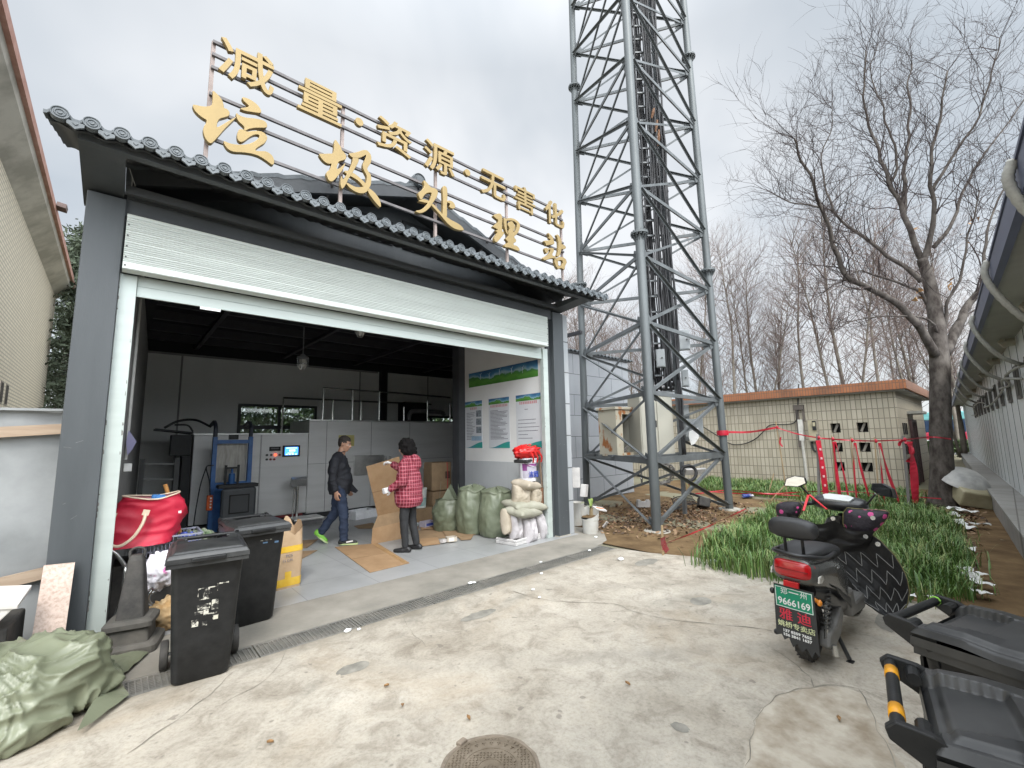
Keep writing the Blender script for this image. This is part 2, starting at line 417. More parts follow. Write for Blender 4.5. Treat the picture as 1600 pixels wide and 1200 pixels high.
# yard slab with an irregular broken edge on the earth side
mb = MB()
edge = [(5.62, -6), (5.66, -1.2), (5.75, 0.2), (5.86, 0.9), (5.84, 1.7), (5.9, 2.4), (5.93, 3.0), (5.72, 3.5), (5.62, 3.99)]
pts = [(-14, -6)] + edge + [(-14, 3.99)]
mb.prism(pts, (0, 0, -0.15), (1, 0, 0), (0, 1, 0), (0, 0, 0.154))
struct(mb, 'yard', yard_m, 'worn pale concrete yard with cracks and oil stains')
thr_m = M('threshold_concrete', (0.17, 0.16, 0.135), 0.85, sc=1.6, c2=(0.3, 0.275, 0.235), bump=0.35, bsc=30, det=10, thr=(0.3, 0.66))
mb = MB()
mb.prism([(-6, 4.27), (5.5, 4.27), (5.95, 4.42), (6.5, 4.9), (6.45, 5.6), (6.0, 5.6), (6.0, 5.03), (-6, 5.03)], (0, 0, -0.15), (1, 0, 0), (0, 1, 0), (0, 0, 0.155))
struct(mb, 'threshold_slab', thr_m, 'grey stained concrete strip between drain and shed floor')
mb = MB(); mb.box((-6, 3.99, -0.2), (5.62, 4.27, -0.03))  # solid bed; shade of the open channel put into its dark colour
struct(mb, 'drain_bed', M('drain_bed', (0.05, 0.047, 0.04), 0.9), 'bed under the drain gratings, painted dark for the shade of the channel')
floor_m = tile_mat('shed_floor', (0.345, 0.35, 0.35), (0.315, 0.32, 0.32), (0.23, 0.232, 0.235), 0.8, 0.8, 0.006, 'f', r=0.38, bump=0.15, stain=0.5, stain_c=(0.14, 0.14, 0.135))
mb = MB(); mb.box((-0.3, 5.03, -0.15), (6.0, 7.7, 0.006)); mb.box((-0.3, 7.701, -0.15), (11.6, 12.3, 0.006))
struct(mb, 'shed_floor', floor_m, 'blue grey floor tiles inside the shed')
# cracks in the yard: thin dark earth-filled strips, each traced as a line
crack_m = M('crack_dirt', (0.2, 0.18, 0.145), 0.95, var=0.3)
def crack(pxs, wd=0.012):
    P = curve_pts([onz(x, y, 0.0) for x, y in pxs], 7); m_ = MB(); vs = []
    for i, q in enumerate(P):
        d = (P[min(i+1, len(P)-1)]-P[max(i-1, 0)]); d.z = 0; d.normalize(); n_ = Vector((-d.y, d.x, 0))
        jit = Vector((mn.noise(q*9), mn.noise(q*9+Vector((5, 5, 5))), 0))*0.02
        ww = wd*0.7*(0.2+1.3*abs(mn.noise(q*5)))*(0.4 if i in (0, len(P)-1) else 1)
        vs += [q+jit+n_*ww/2+Vector((0, 0, 0.0075)), q+jit-n_*ww/2+Vector((0, 0, 0.0075))]
    m_.add(vs, [(2*i, 2*i+1, 2*i+3, 2*i+2) for i in range(len(P)-1)]); return m_
mbc = MB()
for c_, w_ in (([(800, 925), (850, 938), (900, 942), (960, 945), (985, 955), (1040, 968), (1130, 978), (1200, 985), (1240, 1000)], 0.016),
           ([(1190, 1005), (1230, 1030), (1262, 1058), (1273, 1076)], 0.012), ([(1273, 1076), (1310, 1072), (1345, 1080), (1395, 1098)], 0.014),
           ([(1273, 1076), (1240, 1080), (1215, 1090), (1185, 1120), (1165, 1200)], 0.012), ([(1345, 1080), (1362, 1110), (1372, 1140), (1392, 1180), (1400, 1200)], 0.012),
           ([(930, 900), (965, 912), (1000, 920), (1060, 932), (1110, 945)], 0.010),
           ([(362, 1052), (330, 1085), (270, 1130), (200, 1180)], 0.012), ([(630, 965), (640, 985), (665, 1010)], 0.008), ([(450, 1010), (420, 1060), (330, 1110)], 0.008),
           ([(1400, 1100), (1440, 1125), (1500, 1180)], 0.010)):
    mbc.merge(crack(c_, w_))
yard = bpy.data.objects['yard']
mbc.build('crack', crack_m, yard)
# browner worn patch inside the cracks, near right
P_ = [onz(x, y, 0.0) for x, y in ((1190, 1110), (1215, 1088), (1250, 1078), (1300, 1073), (1340, 1082), (1362, 1108), (1376, 1140), (1398, 1180), (1420, 1230), (1300, 1260), (1170, 1250), (1163, 1200), (1178, 1140))]
mbp = MB(); P2_ = curve_pts(P_+[P_[0]], 5)[:-1]; mbp.add([(q.x+0.02*mn.noise(q*14), q.y+0.02*mn.noise(q*14+Vector((5, 0, 0))), 0.0056) for q in P2_], [tuple(range(len(P2_)))[::-1]])
mbp.build('worn_patch', M('worn_brown_concrete', (0.235, 0.19, 0.135), 0.9, sc=5.5, c2=(0.43, 0.385, 0.315), bump=0.7, bsc=20, det=12, thr=(0.33, 0.62)), yard, fixn=True)
# a few dark stains with their own outline
stain_m = M('oil_stain', (0.17, 0.16, 0.135), 0.75, sc=9, c2=(0.3, 0.28, 0.24), bump=0.2, bsc=40, thr=(0.4, 0.72), det=10)
mbs = MB()
for (x, y, rx, ry) in ((1010, 879, 0.22, 0.1), (1095, 940, 0.13, 0.09), (552, 1045, 0.12, 0.07), (748, 962, 0.2, 0.07), (1063, 1138, 0.04, 0.05), (1400, 960, 0.5, 0.12)):
    q = onz(x, y); n_ = 22
    mbs.add([(q.x+rx*math.cos(2*PI*k/n_)*(1+0.35*mn.noise(Vector((k*0.9, x, 0)))), q.y+ry*math.sin(2*PI*k/n_)*(1+0.35*mn.noise(Vector((k*0.9, y, 3)))), 0.0062) for k in range(n_)], [tuple(range(n_))])
mbs.build('stain', stain_m, yard)

# ---------------------------------------------------------------- drain gratings
grate_m = M('grating_steel', (0.2, 0.2, 0.185), 0.6, m=0.55, sc=3, c2=(0.36, 0.34, 0.3), thr=(0.3, 0.7))
xs = [-1.35, -0.62, 0.14, 0.94, 1.74, 2.5, 3.24, 4.0, 4.78, 5.6]
words_ = ['with the green sack lying across it', 'beside the green sack, mostly under it', 'under the stencilled wheelie bin', 'next right of the stencilled bin, holding white scraps', 'in front of the carton, third from bin',
          'in front of the lying cardboard sheet', 'in the middle of the shed opening', 'in front of the three green sacks', 'the one ending at the bare earth']
for i in range(9):
    a, b = xs[i]+0.006, xs[i+1]-0.006; mb = MB(); z0, z1 = -0.03, 0.004
    for y in (3.995, 4.245): mb.box((a, y, z0), (b, y+0.022, z1))
    for x in (a, b-0.014): mb.box((x, 4.018, z0), (x+0.014, 4.244, z1))
    n_ = int((b-a)/0.034)
    for k in range(1, n_): x = a+(b-a)*k/n_; mb.box((x-0.004, 4.018, z0), (x+0.004, 4.244, z1-0.002))
    for k in range(1, 8): y = 4.018+0.226*k/8; mb.box((a+0.015, y-0.005, z0+0.01), (b-0.015, y+0.005, z1-0.006))
    solo(mb, 'drain_grating', grate_m, 'steel drain grating '+words_[i], 'grating', group='gratings of the drain across the shed front', loc=((a+b)/2, 4.13, 0), world=True)

# ---------------------------------------------------------------- manhole cover
mc = onz(766, 1203)
man_m = M('manhole_iron', (0.12, 0.092, 0.062), 0.75, m=0.1, sc=5, c2=(0.23, 0.188, 0.14), thr=(0.3, 0.7), bump=0.3, bsc=60)
rim_m = M('manhole_rim', (0.26, 0.21, 0.16), 0.85, sc=9, c2=(0.15, 0.12, 0.09), bump=0.5, bsc=30)
mh = thing('manhole_cover', 'round cast iron manhole cover with studded pattern sunk in concrete', 'manhole cover', (mc.x, mc.y, 0.0), R(-42)); mh.scale = (0.6, 0.6, 1)
def rim_fn(u, v):
    a = 2*PI*u; wv = 0.016*mn.noise(Vector((math.cos(a)*3, math.sin(a)*3, 0)))
    r_ = 0.385 + v*(0.03+wv); return Vector((r_*math.cos(a), r_*math.sin(a), 0.0095))
MB().grid(rim_fn, 64, 2, True).build('rim', rim_m, mh, fixn=True)
mb = MB(); mb.lathe([(0.0001, 0.009), (0.372, 0.009), (0.38, 0.012), (0.386, 0.004)], 64)
for r_ in (0.105, 0.235): mb.lathe([(r_-0.006, 0.0092), (r_-0.005, 0.0125), (r_+0.005, 0.0125), (r_+0.006, 0.0092)], 56)
for i in range(-12, 13):
    for j in range(-12, 13):
        x, y = i*0.029, j*0.029; r_ = math.hypot(x, y); an = math.degrees(math.atan2(y, x)) % 180
        if 0.115 < r_ < 0.355 and not (0.2 < r_ < 0.345 and 42 < an < 128) and abs(r_-0.235) > 0.016:
            mb.cbox((x, y, 0.0115), (0.017, 0.007, 0.006), (0, 0, R(45 if (i+j) % 2 else -45)))
mb.build('plate', man_m, mh)
mb = MB()
for sgn in (1, -1):
    for r0_, r1_ in ((0.243, 0.247), (0.335, 0.339)):
        mb.lathe([(r0_, 0.0125), (r1_, 0.0125)], 20, a0=R(45)+(0 if sgn > 0 else PI), a1=R(125)+(0 if sgn > 0 else PI))
    for k in range(6):
        a = R(52+13*k)+(0 if sgn > 0 else PI); q = Vector((0.29*math.cos(a), 0.29*math.sin(a), 0.0125))
        mb.cbox(q, (0.03, 0.006, 0.005), (0, 0, a)); mb.cbox(q+Vector((0.012*math.cos(a), 0.012*math.sin(a), 0)), (0.006, 0.03, 0.005), (0, 0, a))
for k in range(5): mb.cbox((-0.05+0.025*k, 0.0, 0.0115), (0.006, 0.07-0.02*abs(k-2), 0.006), (0, 0, R(15*(k-2))))
mb.build('raised_mark', man_m, mh)
mb = MB(); mb.cbox((0, 0, 0.012), (0.09, 0.06, 0.02)); o = mb.build('lifting_lug', rim_m, mh, bevel=0.006); o.location = (-0.27, 0.31, 0); o.rotation_euler = (0, 0, 0.9)
# ================================================================ the waste station shed
grey_m = M('grey_paint', (0.055, 0.062, 0.067), 0.5, sc=2.2, c2=(0.073, 0.081, 0.087), bump=0.12, bsc=45, stretch=(3, 3, 0.45), thr=(0.3, 0.7), det=11, rvar=0.12)
dgrey_m = M('dark_grey_steel', (0.065, 0.07, 0.075), 0.55, var=0.1, sc=3)
tile_m = M('roof_tile', (0.07, 0.082, 0.088), 0.5, var=0.15, sc=5, bump=0.1, bsc=40, c2=(0.115, 0.128, 0.138))
soffit_m = M('soffit_sheet', (0.05, 0.053, 0.056), 0.6)
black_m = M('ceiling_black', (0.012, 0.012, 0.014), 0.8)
shut_m = M('shutter_aluminium', (0.46, 0.51, 0.482), 0.42, m=0.15, var=0.05, sc=1.5, stretch=(0.5, 1, 6))
shut2_m = M('shutter_slats', (0.6, 0.635, 0.6), 0.45, m=0.1, var=0.07, sc=1.5, stretch=(0.4, 1, 5))
wallin_m = M('inner_wall_paint', (0.74, 0.73, 0.71), 0.7, var=0.05, sc=1.2)
panel_m = M('grey_sandwich_panel', (0.66, 0.67, 0.65), 0.6, var=0.06, sc=1.0, stretch=(1, 1, 0.3))
dado_m = tile_mat('grey_dado_stone', (0.5, 0.515, 0.525), (0.48, 0.495, 0.505), (0.43, 0.44, 0.445), 1.1, 0.62, 0.004, 'y', off=0.5, r=0.6, bump=0.1, stain=0.25, stain_c=(0.27, 0.28, 0.29))
stone_m = tile_mat('grey_stone_cladding', (0.33, 0.345, 0.365), (0.3, 0.315, 0.335), (0.07, 0.075, 0.08), 1.15, 0.56, 0.007, 'x', off=0.5, r=0.65, bump=0.3, stain=0.3, stain_c=(0.2, 0.21, 0.22))
strip_m = tile_mat('grey_stone_strip', (0.34, 0.355, 0.37), (0.32, 0.335, 0.35), (0.09, 0.095, 0.1), 3.0, 0.56, 0.01, 'x', off=0.0, r=0.65, bump=0.3, stain=0.3, stain_c=(0.3, 0.29, 0.25))
glass_m = M('window_glass', (0.75, 0.85, 0.8), 0.03, var=0.01, trans=1.0)
frame_m = M('window_frame_black', (0.02, 0.022, 0.025), 0.5)

shed = thing('waste_station_shed', 'grey open fronted waste station shed with white roller shutter half raised', 'shed', (2.75, 5.1, 0))
def sp(mb, name, m, **k): return mb.build(name, m, shed, world=True, **k)
for x0, x1 in ((-0.34, -0.08), (5.59, 5.855)):
    mb = MB(); mb.box((x0, 5.1, 0), (x1, 5.46, 3.86)); o = sp(mb, 'pillar', grey_m, bevel=0.006)
    mb = MB(); mb.box((x0-0.01, 5.092, 0.0), (x1+0.01, 5.47, 0.02)); mb.build('foot_plate', M('old_mortar', (0.36, 0.33, 0.28), 0.9), o, world=True)
mb = MB(); mb.box((-0.08, 5.14, 3.72), (5.59, 5.42, 3.9)); sp(mb, 'lintel', dgrey_m)
mb = MB(); mb.box((-0.08, 5.118, 3.885), (5.59, 5.16, 3.93)); sp(mb, 'lintel_trim', grey_m)
for x0, x1 in ((-0.375, -0.1), (5.6, 5.86)):
    mb = MB(); mb.prism([(4.5, 3.945), (5.44, 3.862), (5.44, 3.99), (4.5, 4.01)], (x0, 0, 0), (0, 1, 0), (0, 0, 1), (x1-x0, 0, 0)); sp(mb, 'canopy_bracket', grey_m, fixn=True)
mb = MB(); mb.box((-0.375, 4.42, 3.942), (5.9, 4.498, 4.0)); sp(mb, 'canopy_beam', grey_m)
mb = MB(); mb.box((-0.095, 5.0, 3.88), (5.595, 5.05, 3.955)); sp(mb, 'soffit_purlin', dgrey_m)
# corrugated soffit and tiled canopy
def can_z(y): return 4.005 + 0.36*(y-4.3)
pitch = 0.1676; NT = 40; X0 = -0.55
mb = MB()
mb.grid(lambda u, v: Vector((X0+0.03+u*(NT*pitch-0.08), 4.33+v*1.1, can_z(4.33+v*1.1)-0.06+0.012*math.sin(u*NT*2*PI))), NT*6+1, 2)
sp(mb, 'soffit_sheet', soffit_m, smooth=True)
mb = MB()
def tile_h(x):
    p_ = ((x-X0)/pitch) % 1.0; d_ = abs(p_-0.5)*2
    return 0.036*max(0.0, 1-d_*d_*2.2)**0.6 if d_ < 0.62 else -0.006*math.sin((d_-0.62)/0.38*PI/2)
def tile_pt(u, v):
    x = X0+u*NT*pitch; rows = 5; k = min(rows-1, int(v*rows)); y = 4.3+v*1.15
    return Vector((x, y, can_z(y)+tile_h(x)+0.02*(1-(v*rows-k))))
top = []
nu, nv = NT*10+1, 16
mb.grid(tile_pt, nu, nv)
o_ = len(mb.v)
mb.grid(lambda u, v: tile_pt(u, 0)+Vector((0, 0.0, -0.025*v)), nu, 2)
mb.grid(lambda u, v: tile_pt(u, v)+Vector((0, 0.0, -0.026)), nu, nv)
sp(mb, 'canopy_tiles', tile_m, smooth=True)
mb = MB(); hips = MB()
for k in range(NT):
    cx = X0+(k+0.5)*pitch; cz = can_z(4.3)+0.016; til = Matrix.Translation((cx, 4.292, cz)) @ Matrix.Rotation(R(-8), 4, 'X')
    q = MB(); q.lathe([(0.0001, -0.012), (0.012, -0.014), (0.014, -0.006), (0.021, -0.006), (0.025, -0.013), (0.03, -0.013), (0.034, -0.006), (0.042, -0.006), (0.046, -0.014), (0.051, -0.014), (0.053, 0.0), (0.053, 0.03)], 20, axis='y')
    mb.merge(q.xf(til))
    q = MB(); xc = pitch/2
    shp = [(-0.048, 0.012), (0.048, 0.012), (0.046, -0.018), (0.024, -0.03), (0, -0.05), (-0.024, -0.03), (-0.046, -0.018)]
    if k < NT-1:
        q.prism([(a+xc, b-0.045) for a, b in shp], (0, -0.006, 0), (1, 0, 0), (0, 0, 1), (0, 0.016, 0))
        q.prism([(xc+0.016, -0.05), (xc, -0.034), (xc-0.016, -0.05), (xc, -0.066)], (0, -0.012, 0), (1, 0, 0), (0, 0, 1), (0, 0.006, 0))
        mb.merge(q.xf(til))
sp(mb, 'eave_tile_ends', tile_m)
# roller shutter
mb = MB(); prof = []
z = 3.19
while z < 3.675: prof += [(5.0, z), (4.998, z+0.006), (5.0, z+0.012), (5.01, z+0.0135), (5.01, z+0.019)]; z += 0.0195
prof = [(5.0, 3.19), (5.0, 3.245), (5.007, 3.247), (5.007, 3.252)] + [q for q in prof if q[1] >= 3.252] + [(5.0, 3.69)]
for bnd in (3.34, 3.44, 3.54, 3.63): prof = [(y+(0.006 if abs(z-bnd) < 0.006 else 0), z) for y, z in prof]
vs = []; 
for y, z in prof: vs += [(-0.066, y, z), (5.352, y, z)]
mb.add(vs, [(2*i, 2*i+1, 2*i+3, 2*i+2) for i in range(len(prof)-1)])
mb.box((-0.066, 5.008, 3.185), (5.352, 5.13, 3.69))
o = sp(mb, 'shutter_housing', shut2_m)
mb = MB()
for x in (-0.05, 5.335):
    for z in (3.215, 3.29, 3.39, 3.49, 3.59): mb.cyl((x, 4.998, z), (x, 4.992, z), 0.007, n=8)
mb.build('screw', M('screw_dark', (0.1, 0.1, 0.1), 0.5, m=0.5), o, world=True)
mb = MB(); mb.box((0.045, 5.2, 3.0), (5.388, 5.225, 3.098)); mb.box((0.045, 5.206, 3.1), (5.388, 5.225, 3.196))
sp(mb, 'shutter_curtain', shut_m, bevel=0.003)
mb = MB(); mb.box((0.53, 5.195, 2.975), (0.7, 5.22, 2.999)); sp(mb, 'shutter_catch', M('catch_steel', (0.75, 0.76, 0.74), 0.35, m=0.4))
for x0, x1 in ((-0.078, 0.043), (5.391, 5.505)):
    mb = MB(); mb.box((x0, 5.17, 0.006), (x1, 5.25, 3.184)); sp(mb, 'shutter_guide', shut_m, bevel=0.003)
mb = MB(); mb.box((5.507, 5.2, 0.006), (5.588, 5.24, 3.72)); sp(mb, 'reveal_plate', dgrey_m)
mb = MB(); mb.box((-0.0795, 5.18, 3.19), (-0.067, 5.24, 3.72)); sp(mb, 'reveal_plate', dgrey_m)
# chipped edges and scuffs on the door guides and pillars
chip_m = M('chipped_primer', (0.2, 0.19, 0.175), 0.85, var=0.3, sc=20); scuf_m = M('scuff_pale', (0.15, 0.155, 0.155), 0.8, var=0.3, sc=30)
for par in [c for c in shed.children if c.name.startswith('shutter_guide')]:
    x_ = -0.078 if par == [c for c in shed.children if c.name.startswith('shutter_guide')][0] else 5.391
    mb = MB(); rg_ = random.Random(int(x_*100))
    for k in range(26):
        z = rg_.uniform(0.05, 3.1); w_ = rg_.uniform(0.004, 0.014); h_ = rg_.uniform(0.01, 0.06); xx = x_+rg_.choice((0.0, 0.0, 0.108)); mb.prism3([(xx, 5.1685, z), (xx+w_, 5.1685, z+h_*0.2), (xx+w_*0.7, 5.1685, z+h_*0.8), (xx, 5.1685, z+h_)], (0, 0.001, 0))
    mb.build('chips', chip_m, par, world=True)
for par in [c for c in shed.children if c.name.startswith('pillar')]:
    x_ = -0.34 if par == [c for c in shed.children if c.name.startswith('pillar')][0] else 5.59
    mb = MB(); rg_ = random.Random(int(x_*77))
    for k in range(7):
        z = rg_.uniform(0.05, 1.5)**1.3; a = rg_.uniform(0.02, 0.2); l_ = rg_.uniform(0.01, 0.05); t_ = rg_.uniform(-0.02, 0.03); mb.prism3([(x_+a, 5.0985, z), (x_+a+l_, 5.0985, z+t_), (x_+a+l_, 5.0985, z+t_+0.003), (x_+a, 5.0985, z+0.004)], (0, 0.001, 0))
    mb.build('scuffs', scuf_m, par, world=True)
# walls
mb = MB(); mb.box((5.856, 5.13, 0), (6.0, 5.5, 3.86)); sp(mb, 'stone_return', strip_m)
mb = MB(); mb.box((5.6, 5.47, 0), (5.99, 7.59, 3.9)); sp(mb, 'outer_side_wall', stone_m)
mb = MB(); mb.box((5.45, 5.255, 1.22), (5.598, 7.55, 3.9)); sp(mb, 'poster_wall', wallin_m)
mb = MB(); mb.box((5.437, 5.253, 0.006), (5.6, 7.55, 1.218)); sp(mb, 'dado', dado_m)
mb = MB(); mb.prism([(0.04, 5.42), (0.38, 12.0), (-0.2, 12.2), (-0.33, 5.47), (-0.1, 5.44)], (0, 0, 0.006), (1, 0, 0), (0, 1, 0), (0, 0, 3.66)); sp(mb, 'left_wall', M('left_wall_grey', (0.2, 0.2, 0.195), 0.7))
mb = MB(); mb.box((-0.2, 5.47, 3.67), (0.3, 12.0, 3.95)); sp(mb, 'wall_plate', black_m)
# back wall round its two windows
mb = MB(); W = [(2.09, 3.87, 1.5, 2.6), (6.35, 8.3, 1.95, 2.42)]
xsb = [0.2, 2.09, 3.87, 6.35, 8.3, 11.6]
for i in range(5):
    a, b = xsb[i], xsb[i+1]
    if i in (1, 3):
        w_ = W[0] if i == 1 else W[1]; mb.box((a, 12.0, 0), (b, 12.15, w_[2])); mb.box((a, 12.0, w_[3]), (b, 12.15, 3.67))
    else: mb.box((a, 12.0, 0), (b, 12.15, 3.67))
sp(mb, 'back_wall', panel_m)
mb = MB()
for x in (0.95, 5.0, 7.2, 9.0): mb.box((x, 11.988, 0.01), (x+0.035, 11.999, 3.66))
mb.box((0.3, 11.985, 3.62), (5.55, 11.9985, 3.668)); sp(mb, 'panel_seam', M('seam', (0.22, 0.22, 0.215), 0.6))
for (a, b, c, d), mid in zip(W, (True, True)):
    mb = MB()
    for q in ((a, c, b, c+0.06), (a, d-0.06, b, d), (a, c+0.06, a+0.06, d-0.06), (b-0.06, c+0.06, b, d-0.06), ((a+b)/2-0.03, c+0.06, (a+b)/2+0.03, d-0.06)):
        mb.box((q[0], 11.96, q[1]), (q[2], 12.03, q[3]))
    if d-c > 0.8: mb.box((a+0.06, 11.965, 2.0), (b-0.06, 12.025, 2.09))
    o = sp(mb, 'window', frame_m)
    mb = MB()
    mb.box((a+0.02, 12.04, c+0.02), (b-0.02, 12.046, d-0.02)); mb.build('pane', glass_m, o, world=True)
mb = MB(); mb.box((5.58, 11.8, 0), (5.76, 11.985, 3.95)); sp(mb, 'steel_post', black_m)
mb = MB()
for q in (((5.3, 7.551), (5.6, 7.565)), ((5.3, 7.786), (5.6, 7.8)), ((5.443, 7.566), (5.457, 7.785))): mb.box((q[0][0], q[0][1], 0), (q[1][0], q[1][1], 3.9))
mb.box((5.295, 7.57, 0), (5.302, 7.78, 3.9)); sp(mb, 'steel_column', M('column_paint', (0.05, 0.052, 0.056), 0.5))
# black roof void with purlins
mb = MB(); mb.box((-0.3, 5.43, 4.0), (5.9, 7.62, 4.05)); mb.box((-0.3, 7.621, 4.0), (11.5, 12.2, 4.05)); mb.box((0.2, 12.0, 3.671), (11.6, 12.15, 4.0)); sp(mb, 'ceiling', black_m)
for y in (6.4, 7.6, 8.6, 9.6, 10.6, 11.5):
    mb = MB(); mb.box((-0.2, y, 3.84), (5.44 if y < 7.7 else 11.4, y+0.09, 3.998)); sp(mb, 'purlin', M('purlin_dark', (0.03, 0.03, 0.035), 0.5))
for x in (1.2, 3.0, 4.8, 7.0):
    mb = MB(); mb.bar((x, 5.6, 3.8), (x, 11.9, 3.8), 0.07); sp(mb, 'tie_beam', M('purlin_dark', (0.03, 0.03, 0.035), 0.5))
# gable roof over the canopy
def gz(x): return 5.27 - 0.335*abs(x-2.96)
slope = Vector((1, 0, -0.335)).normalized()
for sg in (-1, 1):
    def gp(u, v, sg=sg):
        x = 2.96 + sg*(0.02+u*3.05); st = 0.028*(1-((u*12) % 1.0)); y = 5.2+v*7.2
        return Vector((x, y, gz(x)+st+0.012*math.sin(y*2*PI/0.17)*0.6))
    mb = MB(); mb.grid(gp, 49, 60); mb.grid(lambda u, v: gp(u, 0)+Vector((0, 0.0, -0.05*v)), 49, 2)
    sp(mb, 'gable_tiles', tile_m, smooth=False)
    mb = MB(); a = Vector((2.96+sg*0.001, 5.21, gz(2.96)-0.085)); b = Vector((2.96+sg*3.02, 5.21, gz(5.98)-0.085))
    mb.bar(a+Vector((0, 0.02, -0.02)), b+Vector((0, 0.02, -0.02)), 0.05, 0.17); sp(mb, 'barge_board', dgrey_m)
    mb = MB(); mb.bar(a+Vector((0, 0.55, 0.02)), b+Vector((0, 0.55, 0.02)), 1.0, 0.03); sp(mb, 'gable_soffit', soffit_m)
mb = MB(); mb.tube([(2.96, 5.17, gz(2.96)+0.05), (2.96, 12.4, gz(2.96)+0.05)], 0.085, 16); mb.lathe([(0.0001, 5.155), (0.05, 5.155), (0.055, 5.165), (0.075, 5.165), (0.09, 5.15), (0.1, 5.175), (0.1, 5.3)], 20, c=(2.96, 0, gz(2.96)+0.05), axis='y')
sp(mb, 'ridge_tiles', tile_m, smooth=False, auto=40)
mb = MB()
mb.prism3([(-0.4, 5.75, 4.02), (6.3, 5.75, 4.02), (6.3, 5.75, 4.06), (2.96, 5.75, gz(2.96)-0.12), (-0.4, 5.75, 4.06)], (0, 0.12, 0)); sp(mb, 'gable_wall', grey_m)
for a, b, zb, zt in ((1.9, 2.84, 4.5, 4.86), (3.0, 3.5, 4.5, 4.95), (3.62, 4.1, 4.5, 4.72)):
    mb = MB()
    mb.box((a, 5.72, zb), (a+0.05, 5.748, zt)); mb.box((b-0.05, 5.72, zb), (b, 5.748, zt)); mb.box((a+0.05, 5.72, zt-0.05), (b-0.05, 5.748, zt)); mb.box((a+0.05, 5.72, zb), (b-0.05, 5.748, zb+0.05))
    mb.box(((a+b)/2-0.02, 5.722, zb+0.05), ((a+b)/2+0.02, 5.747, zt-0.05)); mb.box((a+0.05, 5.722, zb+0.2), ((a+b)/2-0.02, 5.747, zb+0.23))
    o = sp(mb, 'clerestory_window', frame_m)
    mb = MB(); mb.box((a+0.05, 5.735, zb+0.05), (b-0.05, 5.745, zt-0.05)); mb.build('pane', M('dull_glass', (0.12, 0.14, 0.15), 0.08, spec=0.8), o, world=True)
# rear wing beside the tower
mb = MB(); mb.box((5.99, 7.6, 0), (11.7, 7.75, 3.98)); mb.box((11.55, 7.75, 0), (11.7, 12.2, 3.98)); sp(mb, 'wing_wall', stone_m)
mb = MB()
def wing_pt(u, v):
    x = 5.9+u*6.0; y = 7.52+v*4.7; p_ = (x/0.17) % 1.0; d_ = abs(p_-0.5)*2
    return Vector((x, y, 4.0+v*0.75+0.03*max(0, 1-d_*d_*2)))
mb.grid(wing_pt, 290, 5); mb.grid(lambda u, v: wing_pt(u, 0)-Vector((0, 0, 0.03*v)), 290, 2); mb.grid(lambda u, v: wing_pt(u, v)-Vector((0, 0, 0.03)), 290, 5)
sp(mb, 'wing_tiles', tile_m, smooth=True)
mb = MB(); mb.box((5.98, 7.56, 3.94), (11.8, 7.598, 3.985)); sp(mb, 'wing_fascia', dgrey_m)
# ================================================================ roof sign
gold_m = M('gold_letter', (0.275, 0.195, 0.078), 0.45, m=0.3, var=0.06, sc=4)
gold2_m = M('gold_letter_edge', (0.22, 0.13, 0.05), 0.5, m=0.3, var=0.05)
rail_m = M('sign_rail_steel', (0.11, 0.1, 0.1), 0.5, m=0.2, var=0.2, sc=9)
post_m = M('sign_post_rust', (0.24, 0.19, 0.17), 0.7, sc=8, c2=(0.33, 0.27, 0.25))
sign = thing('roof_sign', 'gold Chinese characters on a steel rail frame along the shed roof', 'sign', (2.96, 4.72, 4.1))
for x in (0.44, 1.705, 2.96, 4.23, 5.49):
    mb = MB(); mb.bar((x, 4.75, 4.1), (x, 4.75, 5.535), 0.034, 0.034); mb.build('post', post_m, sign, world=True)
for z in (5.515, 5.38, 5.242, 4.96, 4.8, 4.508):
    mb = MB(); mb.bar((0.43, 4.715, z), (5.5, 4.715, z), 0.028, 0.03); mb.build('rail', rail_m, sign, world=True)
for x in (1.76, 4.2):
    mb = MB(); mb.bar((x, 4.78, 4.96), (x, 5.75, 4.52), 0.03, 0.03); mb.build('brace', rail_m, sign, world=True)
for ch, x in (('减', 0.72), ('量', 1.425), ('资', 2.315), ('源', 2.965), ('无', 3.9), ('害', 4.55), ('化', 5.235)):
    lettering(ch, 'character', gold_m, sign, 0.5, (x, 4.672, 5.345), offset=0.003 if ch == '害' else 0.0055, depth=0.024, sy=0.88, world=True)
for x, z in ((1.863, 5.355), (3.426, 5.372)):
    mb = MB(); mb.cyl((x, 4.696, z), (x, 4.648, z), 0.048, n=20); mb.build('dot', gold_m, sign, world=True)
